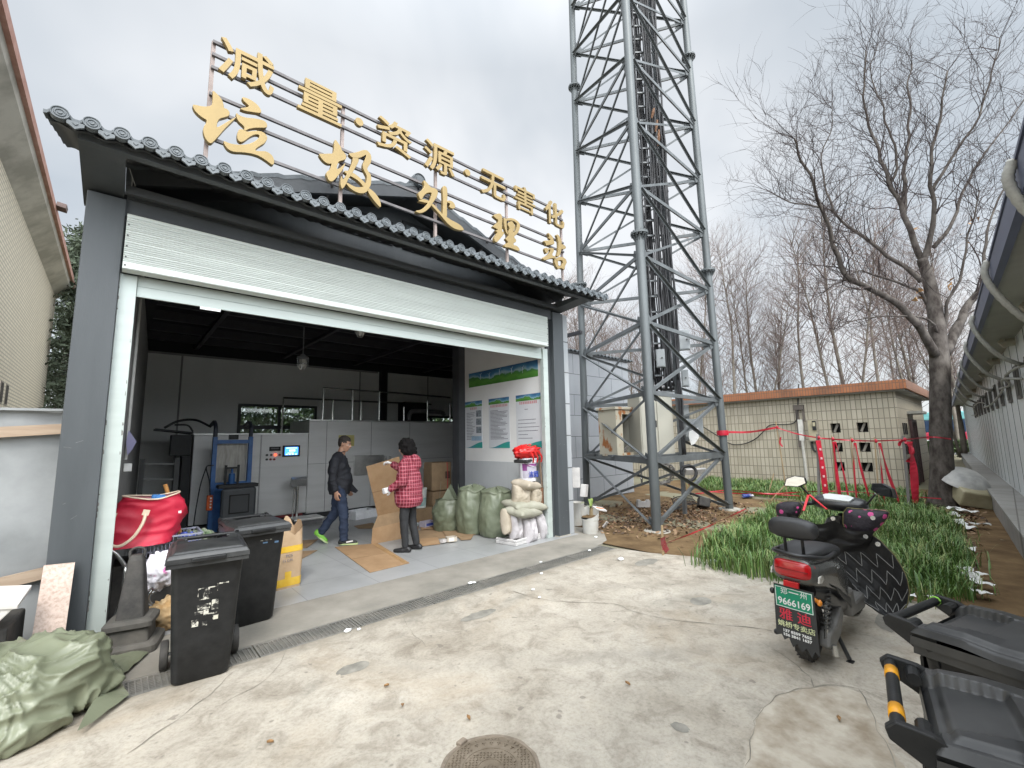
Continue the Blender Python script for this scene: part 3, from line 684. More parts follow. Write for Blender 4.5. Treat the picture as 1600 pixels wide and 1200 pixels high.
BR = {
 '垃': (290, 50, 5, [
  [(210,450),(245,480),(285,525),(300,575),(298,592),(325,600),(348,628),(340,655),(310,665),(262,677),(247,712),(242,748),(290,722),(345,688),(408,656),(365,700),(310,752),(265,805),(225,850),(200,872),(178,862),(150,825),(136,775),(140,740),(162,710),(165,685),(140,675),(95,640),(65,605),(52,565),(80,568),(120,578),(160,582),(200,575),(210,555),(213,500)],
  [(438,505),(480,515),(520,535),(560,565),(590,605),(592,632),(570,632),(520,625),(470,618),(418,597),(455,590),(500,583),(480,560),(450,535)],
  [(393,625),(420,650),(470,668),(530,672),(600,685),(632,705),(640,735),(630,748),(590,748),(540,748),(490,758),(470,772),(455,765),(462,745),(445,725),(415,700),(398,670)],
  [(420,755),(455,762),(480,780),(530,770),(580,772),(615,785),(635,810),(640,835),(620,868),(580,890),(545,915),(550,928),(590,930),(630,930),(670,955),(690,985),(694,1025),(680,1042),(640,1010),(580,970),(520,950),(450,940),(380,938),(345,925),(320,905),(295,862),(300,848),(340,868),(400,880),(480,878),(530,860),(560,840),(580,815),(570,800),(540,800),(500,820),(460,852),(430,862),(405,840),(402,790)]]),
 '圾': (480, 200, 8, [
  [(350,135),(385,180),(425,240),(435,280),(470,310),(490,350),(487,390),(440,405),(400,415),(385,440),(372,480),(370,515),(410,500),(450,465),(480,430),(470,470),(440,530),(400,580),(350,640),(310,672),(270,655),(250,610),(237,570),(250,540),(285,520),(300,470),(310,445),(270,450),(220,425),(170,370),(143,318),(200,322),(270,318),(325,318),(335,270),(338,190)],
  [(515,315),(570,312),(640,295),(690,275),(740,272),(775,300),(800,340),(805,390),(795,440),(765,480),(750,510),(765,545),(795,575),(803,630),(800,700),(780,745),(755,790),(720,812),(680,818),(620,805),(560,770),(510,725),(485,690),(500,680),(550,710),(600,735),(650,740),(700,735),(735,700),(745,650),(748,600),(720,550),(698,500),(695,450),(720,400),(735,360),(742,330),(700,355),(650,375),(620,370),(570,372),(540,350)],
  [(570,360),(610,360),(650,385),(640,430),(600,500),(560,570),(520,630),(490,690),(470,730),(440,762),(425,740),(415,690),(420,640),(428,590),(445,640),(455,640),(490,590),(530,510),(565,430)],
  [(455,535),(500,530),(550,545),(610,580),(670,630),(720,680),(735,700),(700,735),(680,700),(640,660),(590,625),(540,600),(480,565)],
  [(750,740),(790,760),(840,800),(880,850),(910,900),(925,960),(918,995),(880,960),(830,900),(780,830),(760,790)]]),
 '处': (630, 260, 10, [
  [(320,215),(345,222),(380,260),(420,310),(440,330),(490,335),(530,360),(548,400),(535,460),(500,520),(460,580),(430,630),(380,680),(330,715),(270,732),(220,720),(195,690),(240,685),(290,670),(340,630),(380,580),(420,520),(440,460),(445,430),(440,410),(400,410),(350,430),(320,470),(300,510),(275,525),(255,490),(235,440),(240,405),(280,380),(320,340),(335,290),(318,240)],
  [(230,540),(280,520),(320,505),(380,525),(420,545),(400,575),(360,572),(310,560)],
  [(445,580),(480,590),(530,650),(580,700),(615,740),(660,780),(700,800),(760,840),(820,870),(890,910),(940,960),(955,1000),(900,1000),(830,985),(770,955),(700,900),(640,830),(580,760),(520,690),(470,640),(440,605)],
  [(640,300),(670,310),(690,350),(695,430),(690,550),(685,650),(690,750),(680,800),(640,800),(615,760),(620,700),(625,600),(622,450),(615,350),(622,312)],
  [(690,530),(740,530),(790,560),(815,610),(818,645),(780,665),(740,650),(715,620),(735,600),(735,580),(690,565)]]),
 '理': (750, 310, 10, [
  [(200,265),(250,245),(300,230),(335,250),(350,290),(350,350),(345,420),(350,470),(348,520),(375,520),(380,550),(350,590),(310,640),(265,690),(230,670),(222,610),(250,570),(275,530),(245,510),(250,495),(290,490),(240,465),(195,440),(230,410),(280,375),(290,340),(245,310)],
  [(380,290),(400,320),(440,305),(500,305),(560,330),(610,370),(630,420),(620,480),(595,540),(560,575),(530,600),(520,590),(520,540),(560,500),(580,440),(580,390),(540,360),(500,345),(440,345),(415,350),(420,420),(425,500),(440,560),(430,570),(405,520),(385,450),(375,370)],
  [(450,370),(500,348),(530,390),(550,430),(545,470),(520,520),(545,560),(535,610),(565,640),(568,680),(530,690),(525,730),(570,735),(610,770),(628,820),(580,815),(520,790),(450,765),(390,765),(380,725),(420,695),(445,690),(430,665),(395,630),(430,600),(450,575),(440,520),(470,465),(430,410)]]),
 '站': (750, 310, 10, [
  [(1065,530),(1100,560),(1140,600),(1150,645),(1165,690),(1160,715),(1120,725),(1060,730),(1040,740),(1025,700),(995,660),(1040,655),(1090,655),(1110,640),(1075,620),(1090,600),(1070,560)],
  [(1010,785),(1030,765),(1060,780),(1090,775),(1130,770),(1160,790),(1155,830),(1130,870),(1140,895),(1190,905),(1180,940),(1120,935),(1060,955),(1010,970),(980,940),(1000,915),(1050,890),(1090,850),(1110,800),(1080,800),(1060,850),(1040,865),(1020,830)],
  [(1190,565),(1220,560),(1250,600),(1275,650),(1280,720),(1275,800),(1260,870),(1230,915),(1200,900),(1215,860),(1230,790),(1230,700),(1215,620)],
  [(1265,710),(1310,720),(1350,760),(1340,785),(1300,795),(1265,790)],
  [(1165,930),(1200,930),(1240,910),(1300,915),(1345,950),(1360,1000),(1330,1060),(1320,1115),(1270,1090),(1220,1105),(1190,1060),(1170,1000),(1165,932),(1218,986),(1228,1055),(1280,1050),(1300,1000),(1290,970),(1250,965),(1219,984)]])}
def smooth_poly(P, it=1):
    for _ in range(it):
        Q = []
        for i, p in enumerate(P):
            q = P[(i+1) % len(P)]; Q += [(0.75*p[0]+0.25*q[0], 0.75*p[1]+0.25*q[1]), (0.25*p[0]+0.75*q[0], 0.25*p[1]+0.75*q[1])]
        P = Q
    return P
for ch, (ox, oy, sc_, polys) in BR.items():
    mb = MB()
    for k, P in enumerate(polys):
        yy = 4.648 + 0.0015*k
        pts = [ony(ox+x/sc_, oy+y/sc_, yy) for x, y in (smooth_poly(P) if len(P) != 20 or ch != '站' else P)]
        mb.prism3(pts, (0, 0.05, 0))
    o = mb.build('character', gold_m, sign, world=True, fixn=True, bevel=0.006)
FH = Vector((math.sin(_yaw), math.cos(_yaw), 0))
# ================================================================ lattice tower
galv_m = M('galvanised_tube', (0.098, 0.108, 0.11), 0.5, m=0.25, var=0.14, sc=4, stretch=(1, 1, 0.25))
galvb_m = M('galvanised_brace', (0.12, 0.13, 0.133), 0.5, m=0.25, var=0.2, sc=3)
conc_m = M('pad_concrete', (0.3, 0.28, 0.24), 0.9, sc=5, c2=(0.4, 0.38, 0.33))
TF, TR, TL = Vector((7.1, 4.2, 0)), Vector((10.3, 4.27, 0)), Vector((8.7, 7.0, 0))
TC = (TF+TR+TL)/3
def leg(P, z): q = P + (TC-P)*(0.0068*z); return Vector((q.x, q.y, z))
tower = thing('lattice_tower', 'three legged grey steel lattice mast rising beside the shed', 'tower', (TC.x, TC.y, 0))
LV = [1.2, 2.42, 3.75, 5.06, 6.48, 7.87, 9.3, 10.75, 12.2, 13.65, 15.1]
for P, zf in ((TF, (5.47, 11.2)), (TR, (5.53, 11.2)), (TL, (5.58, 11.2))):
    mb = MB(); zz = [-0.1] + [z for z in LV] + [16.5]
    mb.tube([leg(P, z) for z in zz], 0.084, 24)
    o = mb.build('leg', galv_m, tower, world=True, smooth=True, auto=50)
    for z in zf:
        mb = MB(); q = leg(P, z); mb.cyl(q-Vector((0, 0, 0.02)), q+Vector((0, 0, 0.02)), 0.165, n=24)
        for k in range(12):
            a = 2*PI*k/12; d = Vector((math.cos(a), math.sin(a), 0))
            mb.prism3([q+d*0.08-Vector((0, 0, 0.022)), q+d*0.155-Vector((0, 0, 0.022)), q+d*0.088-Vector((0, 0, 0.15))], Vector((-d.y, d.x, 0))*0.012)
            b = q+d*0.138+Vector((-d.y, d.x, 0))*0.035; mb.cyl(b-Vector((0, 0, 0.05)), b+Vector((0, 0, 0.05)), 0.013, n=6)
        mb.build('flange', galv_m, o, world=True)
    mb = MB(); b = leg(P, 0.0); mb.lathe([(0.0001, -0.05), (0.24, -0.05), (0.22, 0.012), (0.0001, 0.012)], 20, c=b)
    mb.build('footing', conc_m, o, world=True)
faces = [(TF, TR), (TF, TL), (TL, TR)]
for A, B in faces:
    zz = [0.0] + LV
    for i in range(len(zz)-1):
        for s_, (a, b) in enumerate(((zz[i], zz[i+1]), (zz[i+1], zz[i]))):
            if i == 0: a, b = max(a, 0.07), max(b, 0.07)
            p, q = leg(A, a), leg(B, b); d = (q-p).normalized(); n_ = d.cross(Vector((0, 0, 1))).normalized()*(0.03 if s_ else -0.03)
            mb = MB(); mb.angle(p+d*0.1+n_, q-d*0.1+n_, 0.056 if i < 4 else 0.05, 0.007, flip=1 if s_ else -1)
            for e, dd in ((p, d), (q, -d)):
                mb.bar(e+dd*0.09+n_*0.4, e+dd*0.26+n_*0.4, 0.012, 0.12, up=(0, 0, 1))
            mb.build('brace', galvb_m, tower, world=True)
    for z in LV:
        p, q = leg(A, z), leg(B, z); d = (q-p).normalized(); mb = MB()
        mb.bar(p+d*0.1, q-d*0.1, 0.03 if z > 2 else 0.04, 0.075 if z > 2 else 0.12); mb.build('horizontal_tie', galvb_m, tower, world=True)
# cable ladder up the middle
cab_m = M('black_cable', (0.018, 0.018, 0.02), 0.55)
lad_m = M('ladder_steel', (0.16, 0.17, 0.175), 0.5, m=0.4)
LC = onpl(1040, 640, (8.7, 5.0, 0), (FH.x, FH.y, 0)); LC.z = 0
lad = thing('cable_ladder', 'cable ladder packed with black feeder cables inside the lattice mast', 'cable ladder', (LC.x, LC.y, 1.2))
ld = Vector((FH.y, -FH.x, 0)).normalized(); ln = Vector((ld.y, -ld.x, 0))
for s_ in (-0.27, 0.27):
    mb = MB(); mb.bar(LC+ld*s_+Vector((0, 0, 2.3 if s_ < 0 else 0.0)), LC+ld*s_+Vector((0, 0, 16)), 0.07, 0.07); mb.build('rail', lad_m, lad, world=True)
for k in range(38):
    z = 2.6+0.36*k; mb = MB(); mb.bar(LC-ld*0.23+Vector((0, 0, z)), LC+ld*0.23+Vector((0, 0, z)), 0.035); mb.build('rung', lad_m, lad, world=True)
for k in range(44):
    s_ = -0.34+0.0155*k+rnd.uniform(-0.02, 0.02); off = ln*(rnd.choice((-1, 1))*rnd.uniform(0.05, 0.14)); r_ = rnd.choice((0.011, 0.014, 0.018, 0.022))
    z = rnd.uniform(2.55, 2.95) if k < 38 else rnd.uniform(0.9, 1.6); pts = []
    while z < 16.2:
        pts.append(LC+ld*(s_+rnd.uniform(-0.025, 0.025))+off+ln*rnd.uniform(-0.02, 0.02)+Vector((0, 0, z))); z += rnd.uniform(0.35, 0.8)
    mb = MB(); mb.tube(curve_pts(pts, 3), r_, 6); mb.build('cable', cab_m, lad, world=True, smooth=True)
# loose loops and ties with a torn brown wrapping
mb = MB()
for k in range(16):
    z = rnd.uniform(2.5, 13); p = LC+ld*rnd.uniform(-0.3, 0.4)+ln*rnd.uniform(-0.15, 0.15)
    mb.tube(curve_pts([p+Vector((0, 0, z)), p+ld*rnd.uniform(-0.2, 0.25)+Vector((0, 0, z-0.3)), p+ld*rnd.uniform(-0.1, 0.1)+Vector((0, 0, z-rnd.uniform(0.6, 1.1)))], 5), 0.007, 5)
mb.build('loose_wire', cab_m, lad, world=True, smooth=True)
mb = MB()
for z0_, z1_, s0, s1 in ((9.0, 9.25, 0.05, 0.12), (8.65, 8.95, 0.12, 0.18), (8.3, 8.7, 0.16, 0.2)):
    mb.tube([LC+ld*s0+ln*0.17+Vector((0, 0, z0_)), LC+ld*(s0+s1)/2+ln*0.19+Vector((0, 0, (z0_+z1_)/2)), LC+ld*s1+ln*0.17+Vector((0, 0, z1_))], [0.02, 0.035, 0.02], 7)
mb.build('torn_wrapping', M('brown_wrap', (0.16, 0.08, 0.04), 0.8), lad, world=True)
# small grey boxes on the ladder
boxm = M('grey_box_paint', (0.24, 0.255, 0.26), 0.5, var=0.06, sc=3)
def vbox(px0, py0, px1, py1, P, depth, name, label, mats, yaw=None, detail=True, group=None, cat='box'):
    """an upright box whose front fills the pixel rectangle at the vertical plane through P facing the camera"""
    P = Vector(P); n_ = Vector((P.x, P.y, 0)).normalized()
    a, b = onpl(px0, py1, P, n_), onpl(px1, py1, P, n_); t = onpl(px0, py0, P, n_)
    wd, ht = (b-a).length, (t-a).length; c = (a+b)/2
    th = thing(name, label, cat, (c.x, c.y, a.z), math.atan2(-n_.x, n_.y) if yaw is None else yaw, group)
    MB().box((-wd/2, 0, 0), (wd/2, depth, ht)).build('case', mats, th, bevel=0.008)
    if detail:
        MB().box((-wd/2+0.02, -0.014, 0.02), (wd/2-0.02, -0.001, ht-0.02)).build('door', mats, th, bevel=0.004)
        MB().cyl((wd/2-0.06, -0.015, ht*0.5), (wd/2-0.06, -0.03, ht*0.5), 0.018, n=10).build('lock', M('lock_dark', (0.05, 0.05, 0.05), 0.4), th)
    return th
G = 'grey equipment boxes fixed inside the lattice tower'
vbox(1061, 516, 1079, 547, LC, 0.12, 'junction_box', 'flat grey junction box high on the cable ladder, with a keyhole', boxm, group=G)
vbox(1026, 546, 1040, 574, LC-FH*0.3, 0.12, 'power_meter_box', 'small pale box with three stacked covers left of the ladder cables', boxm, group=G)
vbox(1066, 578, 1077, 604, LC, 0.14, 'junction_box', 'grey open backed box on the ladder above the cabinets', boxm, group=G)
vbox(1070, 632, 1080, 690, (9.7, 5.5, 0), 0.16, 'junction_box', 'tall light grey box on the post right of the white cabinet', boxm, group=G)
vbox(1072, 655, 1100, 683, (9.5, 5.2, 0), 0.03, 'cover_plate', 'flat light grey cover plate hanging beside the torn notice', boxm, detail=False, group=G, cat='plate')
q = [onpl(x, y, (9.4, 5.0, 0), (9.4, 5.0, 0)) for x, y in ((1077, 674), (1091, 668), (1092, 684), (1086, 693), (1080, 696), (1076, 682))]
mb = MB(); mb.prism3(q, (0.004, 0.004, 0)); solo(mb, 'torn_notice', M('notice_paper', (0.7, 0.7, 0.68), 0.7, sc=30, c2=(0.25, 0.22, 0.2), thr=(0.62, 0.7)), 'torn white printed notice hanging on the tower brace', 'notice', loc=tuple(q[0]), world=True)
# cabinets on the platform
cabm = M('cream_cabinet', (0.4, 0.385, 0.325), 0.5, sc=5, c2=(0.3, 0.14, 0.06), thr=(0.66, 0.8), bump=0.1)
rustm = M('rusty_cream_side', (0.42, 0.385, 0.3), 0.6, sc=4.5, c2=(0.3, 0.11, 0.03), thr=(0.55, 0.62), stretch=(1, 1, 0.6))
PLF = MB()
for k in range(5): PLF.bar((7.6+0.1*k, 4.75+0.42*k, 1.24), (9.85-0.22*k, 4.75+0.42*k, 1.24), 0.06, 0.05)
for k in range(4): PLF.bar((7.8+0.5*k, 4.7, 1.19), (7.95+0.4*k, 6.35, 1.19), 0.05, 0.04)
PLF.build('platform_frame', galvb_m, tower, world=True)
oc = thing('open_cabinet', 'rust streaked cream steel cabinet standing open and empty on the tower platform', 'cabinet', tuple(onpl(964, 713, (8.1, 5.45, 0), (FH.x, FH.y, 0))), R(-8))
W_, D_, H_ = 0.62, 0.5, 1.0
for a, b, m_ in (((0, 0, 0), (0.02, D_, H_), rustm), ((W_-0.02, 0, 0), (W_, D_, H_), cabm), ((0.021, 0.0, 0), (W_-0.021, D_-0.021, 0.05), cabm)):
    MB().box(a, b).build('side_panel', m_, oc)
MB().box((0.021, D_-0.02, 0), (W_-0.021, D_, H_)).build('back_panel', M('cabinet_inside', (0.14, 0.135, 0.12), 0.8), oc)
MB().box((-0.04, -0.05, H_), (W_+0.04, D_+0.03, H_+0.06)).build('roof', rustm, oc, bevel=0.012)
mb = MB(); mb.box((0.0, -0.02, 0), (0.2, -0.001, H_-0.01)); mb.box((0.2, -0.02, H_-0.1), (W_, -0.001, H_-0.01)); mb.box((0.2, -0.02, 0.0), (W_, -0.001, 0.07)); mb.build('front_frame', rustm, oc)
mb = MB()
for k in range(9): mb.tube([(0.25+rnd.uniform(0, 0.3), 0.1+rnd.uniform(0, 0.3), 0.07), (0.25+rnd.uniform(0, 0.3), 0.1+rnd.uniform(0, 0.3), 0.15+rnd.uniform(0, 0.15)), (0.25+rnd.uniform(0, 0.3), 0.1+rnd.uniform(0, 0.3), 0.08)], 0.012, 5)
mb.build('old_wiring', M('old_wire', (0.2, 0.19, 0.18), 0.7), oc)
wc = thing('white_cabinet', 'tall cream cabinet behind the front tower leg with black cable coils on top', 'cabinet', tuple(onpl(1004, 722, (8.5, 5.0, 0), (FH.x, FH.y, 0))), R(-30))
MB().box((0, 0, 0.0), (0.78, 0.55, 1.42)).build('body', cabm, wc, bevel=0.01)
MB().box((0.02, -0.02, 0.05), (0.38, -0.002, 1.36)).build('door', cabm, wc, bevel=0.004); MB().box((0.4, -0.02, 0.05), (0.76, -0.002, 1.36)).build('door', cabm, wc, bevel=0.004)
mb = MB(); mb.box((-0.03, -0.04, 1.42), (0.81, 0.58, 1.46)); mb.build('roof', rustm, wc, bevel=0.006)
mb = MB(); mb.cbox((0.35, -0.03, 0.8), (0.02, 0.03, 0.14)); mb.build('handle', cab_m, wc)
def coil(name, label, c, r_, t_, turns, axis, mats=cab_m, jit=0.02):
    mb = MB(); c = Vector(c); ax = Vector(axis).normalized(); u = ax.orthogonal().normalized(); v = ax.cross(u); pts = []
    for k in range(turns*20+1):
        a = 2*PI*k/20; rr = r_+rnd.uniform(-jit, jit)*0.6; pts.append(c+(u*math.cos(a)+v*math.sin(a))*rr+ax*(0.05*math.sin(k*0.31)+rnd.uniform(-jit, jit)*0.5))
    mb.tube(pts, t_, 6); return solo(mb, name, mats, label, 'cable coil', loc=tuple(c), world=True, smooth=True)
coil('cable_coil', 'tangled black cable coil on top of the cream cabinet', tuple(onpl(1042, 604, (8.9, 5.2, 0), (FH.x, FH.y, 0))), 0.2, 0.016, 7, (0, 0.2, 1), jit=0.05)
coil('cable_coil', 'thick black ring of pipe hung under the tower platform', tuple(onpl(1076, 739, (9.0, 4.5, 0), (FH.x, FH.y, 0))), 0.15, 0.026, 6, (0.9, 0.5, 0.1), jit=0.02)
coil('cable_coil', 'loose brownish wires bundled under the platform beside the black ring', (8.5, 4.8, 0.85), 0.22, 0.008, 9, (0.6, 0.8, 0.3), jit=0.09, mats=M('old_wire', (0.1, 0.09, 0.085), 0.7))
# ================================================================ trees
bark_m = M('plane_bark', (0.038, 0.031, 0.027), 0.95, spec=0.15, sc=7, c2=(0.12, 0.106, 0.093), bump=0.8, bsc=22, stretch=(1, 1, 0.5), thr=(0.35, 0.65))
twig_m = M('twig_bark', (0.035, 0.024, 0.022), 0.9, var=0.3, sc=3)
pop_m = M('hazed_poplar_bark', (0.1, 0.085, 0.068), 0.9, sc=3, c2=(0.2, 0.178, 0.145), thr=(0.35, 0.7))  # trunk tone lightened, distance haze put into the colour
ptw_m = M('hazed_poplar_twig', (0.12, 0.088, 0.075), 0.9, var=0.25, sc=2)  # twigs lightened for haze in the same way
def twigs(acc, p, d, ln, r_, depth, rg, up=0.25, spread=0.7, ns=(2, 4), segs=4):
    """recursive bare branching; acc collects polylines with radii"""
    pts = [p.copy()]; rs = [r_]; dd = d.normalized()
    for k in range(segs):
        dd = (dd + Vector((rg.gauss(0, 0.27), rg.gauss(0, 0.27), rg.gauss(0, 0.2)+up*0.12))).normalized()
        pts.append(pts[-1]+dd*ln/segs); rs.append(r_*(1-0.75*(k+1)/segs))
    acc.append((pts, rs))
    if depth <= 0: return
    for k in range(rg.randint(*ns)):
        t_ = rg.uniform(0.25, 0.98)*segs; i = min(segs-1, int(t_)); q = pts[i].lerp(pts[i+1], t_-i)
        ax = Vector((rg.gauss(0, 1), rg.gauss(0, 1), rg.gauss(0, 0.6))); dv_ = (pts[i+1]-pts[i]).normalized()
        nd = (dv_ + ax.normalized()*spread*rg.uniform(0.6, 1.2) + Vector((0, 0, up))).normalized()
        twigs(acc, q, nd, ln*rg.uniform(0.5, 0.75), max(0.0035, r_*(1-0.6*t_/segs)*0.55), depth-1, rg, up, spread, ns, max(2, segs-1))
def lines_mb(acc, n=4, nmin=3):
    mb = MB()
    for pts, rs in acc: mb.tube(pts, rs, n if rs[0] > 0.02 else nmin, cap=False)
    return mb
FH = Vector((math.sin(_yaw), math.cos(_yaw), 0))
def big_tree():
    base = onz(1473, 790); base.z = 0
    tree = thing('plane_tree', 'large bare plane tree with a forking crown growing by the right hand wall', 'tree', tuple(base))
    rg = random.Random(5)
    def at(px, py, dz=0.0): return onpl(px, py, base+FH*dz, FH)
    trunk = [at(1473, 795), at(1472, 740), at(1470, 680), at(1469, 620), at(1468, 566), at(1463, 500, 0.03), at(1452, 440, 0.07), at(1440, 405, 0.1)]
    ct_ = curve_pts(trunk, 6); rt_ = [np.interp(k/(len(ct_)-1), [0, 0.05, 0.14, 0.28, 0.43, 0.57, 0.72, 0.86, 1], [0.29, 0.235, 0.208, 0.195, 0.185, 0.18, 0.15, 0.12, 0.098])*(1+0.05*mn.noise(Vector((0, 0, k*0.7)))) for k in range(len(ct_))]
    mb = MB(); mb.tube(ct_, rt_, 18)
    mb.build('trunk', bark_m, tree, world=True, smooth=True)
    limbs = [([(1444, 415), (1440, 405), (1425, 372), (1417, 335), (1405, 308), (1392, 287), (1378, 255), (1372, 235), (1357, 195), (1350, 150), (1352, 80)], 0.118, 0.018, 0.1, 0.4),
             ([(1417, 335), (1414, 300), (1412, 270), (1418, 225), (1425, 175), (1417, 137), (1425, 100)], 0.085, 0.015, 0.2, 0.9),
             ([(1442, 410), (1455, 370), (1458, 330), (1455, 275), (1459, 225), (1470, 170), (1480, 110)], 0.1, 0.015, 0.08, -0.9),
             ([(1463, 555), (1440, 515), (1405, 480), (1375, 457), (1327, 435), (1310, 400), (1298, 365), (1280, 322), (1276, 295), (1255, 250), (1240, 218)], 0.13, 0.018, -0.1, -1.2),
             ([(1455, 480), (1440, 458), (1415, 445), (1375, 432), (1340, 424), (1315, 440)], 0.06, 0.012, 0.1, -0.3),
             ([(1440, 440), (1420, 420), (1400, 408), (1350, 372), (1335, 360), (1312, 345), (1298, 330), (1270, 322), (1235, 316), (1208, 300)], 0.085, 0.012, 0.0, 0.9),
             ([(1478, 556), (1500, 500), (1533, 449), (1570, 395), (1610, 330), (1650, 270)], 0.15, 0.03, 0.0, 0.7),
             ([(1475, 520), (1482, 480), (1492, 450), (1508, 395), (1518, 350), (1530, 300)], 0.06, 0.012, 0.0, -0.8),
             ([(1460, 385), (1490, 345), (1512, 282), (1550, 225), (1605, 150)], 0.07, 0.012, 0.0, 0.4),
             ([(1470, 540), (1450, 500), (1400, 494), (1340, 500), (1300, 515)], 0.04, 0.008, 0.0, -0.7),
             ([(1300, 330), (1290, 290), (1285, 240), (1300, 200), (1298, 160)], 0.04, 0.008, 0.5, 0.9),
             ([(1392, 287), (1400, 240), (1385, 190), (1372, 150), (1360, 110), (1372, 70)], 0.05, 0.008, 0.3, 0.6),
             ([(1458, 300), (1480, 260), (1520, 200), (1545, 130), (1560, 60)], 0.06, 0.01, -0.26, -1.0),
             ([(1480, 545), (1500, 520), (1515, 490), (1560, 470), (1600, 455)], 0.05, 0.01, 0.2, 0.5),
             ([(1533, 449), (1540, 380), (1560, 310), (1590, 240)], 0.06, 0.012, 0.23, 0.7)]
    for P, r0, r1, z0, z1 in limbs:
        n_ = len(P); pts = [at(x, y, z0+(z1-z0)*i/(n_-1)) for i, (x, y) in enumerate(P)]; cp = curve_pts(pts, 4)
        mb = MB(); m_ = len(cp); r0 *= 0.74; cp = [q+Vector((mn.noise(q*2.1), mn.noise(q*2.1+Vector((9, 9, 9))), 0))*0.07 for i, q in enumerate(cp)]; mb.tube(cp, [r0+(r1-r0)*(i/(m_-1))**0.7 for i in range(m_)], 10 if r0 > 0.08 else 7)
        lb = mb.build('limb', bark_m, tree, world=True, smooth=True)
        acc = []
        for i in range(int(m_*0.3), m_):
            for k in range(2 if i < m_-2 else 4):
                if rg.random() < 0.8:
                    d = (cp[min(i+1, m_-1)]-cp[i-1]).normalized(); ax = Vector((rg.gauss(0, 1), rg.gauss(0, 1), rg.gauss(0, 0.5)+0.5)).normalized()
                    rr = r0+(r1-r0)*(i/(m_-1))**0.7
                    twigs(acc, cp[i], d*0.8+ax, rg.uniform(0.8, 1.7), max(0.008, rr*0.3), 2, rg, 0.25, 0.8, (2, 4), 5)
        lines_mb(acc, 4).build('twigs', twig_m, lb, world=True)
    # a few dry leaves left hanging
    co = []; fc = []
    for k in range(16):
        p = at(rg.uniform(1420, 1530), rg.uniform(330, 470), rg.uniform(-1, 1)); 
        for j in range(4): co.append(p+Vector((rg.uniform(-0.09, 0.09), rg.uniform(-0.09, 0.09), rg.uniform(-0.09, 0.09))))
        fc.append((4*k, 4*k+1, 4*k+2, 4*k+3))
    mb = MB(); mb.add(co, fc); mb.build('dry_leaves', M('dry_leaf', (0.3, 0.17, 0.07), 0.8), tree, world=True)
    return tree
big_tree()
def poplar(seed, h, name, fork=False):
    rg = random.Random(seed); t_ = bpy.data.objects.new(name, None); C.objects.link(t_)
    stems = [(Vector((0, 0, 0)), Vector((rg.uniform(-0.05, 0.05), rg.uniform(-0.05, 0.05), 1)), h, 0.115)]
    if fork: stems += [(Vector((0.15, 0.1, 0.2)), Vector((0.16, 0.06, 1)), h*0.9, 0.085), (Vector((-0.1, 0.1, 0.2)), Vector((-0.14, -0.05, 1)), h*0.85, 0.075)]
    mb = MB(); acc = []
    for p0, d0, hh, r_ in stems:
        pts = [p0]; d = d0.normalized()
        for k in range(12):
            d = (d+Vector((rg.gauss(0, 0.035), rg.gauss(0, 0.035), 0.04))).normalized(); pts.append(pts[-1]+d*hh/12)
        mb.tube(pts, [r_*(1-0.9*i/12) for i in range(13)], 8)
        for i in range(3, 12):
            for k in range(8):
                a = rg.uniform(0, 2*PI); up = rg.uniform(0.6, 1.4); q = pts[i].lerp(pts[i+1], rg.random())
                ln = hh*rg.uniform(0.09, 0.2)*(1.25-0.6*abs(i/12-0.5))
                twigs(acc, q, Vector((math.cos(a), math.sin(a), up)), ln, 0.017, 2, rg, 0.35, 0.5, (2, 5), 3)
    mb.build('trunk', pop_m, t_, smooth=True); lines_mb(acc, 3).build('crown', ptw_m, t_)
    return t_
protos = [poplar(11, 13.5, 'bare_poplar'), poplar(23, 12.0, 'bare_poplar', True), poplar(37, 14.5, 'bare_poplar'), poplar(41, 11.0, 'bare_poplar', True)]
desc = ['tall bare poplar seen between the roof sign and the tower left leg, leftmost', 'bare poplar just left of the tower left leg, rising behind the sign', 'bare poplar seen between the two front tower legs, left one', 'bare poplar seen right behind the front tower leg cables',
        'slim bare poplar just behind the tower right leg', 'bare poplar next right of the tower right leg, leaning slightly', 'tallest bare poplar standing right of the tower', 'pale trunked bare poplar above the left part of the brick parapet', 'twin stemmed bare poplar above the meter box',
        'bare poplar above the middle of the brick parapet', 'thick pale poplar behind the parapet near the plane tree', 'bare poplar just left of the plane tree trunk', 'bare poplar showing through the plane tree crown, left', 'bare poplar showing through the plane tree crown, right',
        'far bare poplar behind the plane tree trunk beside the road', 'far bare poplar at the end of the granite wall by the road', 'bare poplar over the wing roof of the shed', 'small far bare poplar low behind the front tower leg', 'far bare poplar low between parapet and tower leg', 'far slender poplar above the parapet corner']
spots = [(872, 33, 1), (905, 36, 0), (940, 30, 3), (985, 34, 1), (1085, 36, 2), (1128, 31, 0), (1152, 28, 2), (1190, 30, 1), (1222, 33, 3), (1262, 30, 0), (1330, 27, 1), (1385, 30, 2), (1430, 33, 3), (1500, 34, 1), (1493, 40, 0), (1514, 52, 3), (965, 44, 2), (1018, 48, 3), (1110, 50, 1), (1405, 45, 0)]
used = set()
for i, (px, dist, k) in enumerate(spots):
    d = ray(px, 665); d.z = 0; d.normalize(); p = d*dist
    o = protos[k] if k not in used else copy_tree(protos[k]); used.add(k)
    o.location = (p.x, p.y, 0); o.rotation_euler = (0, 0, rnd.uniform(0, 6.28)); s_ = rnd.uniform(0.9, 1.12); o.scale = (s_, s_, s_)
    tag(o, desc[i], 'tree', 'bare poplars behind the low building')
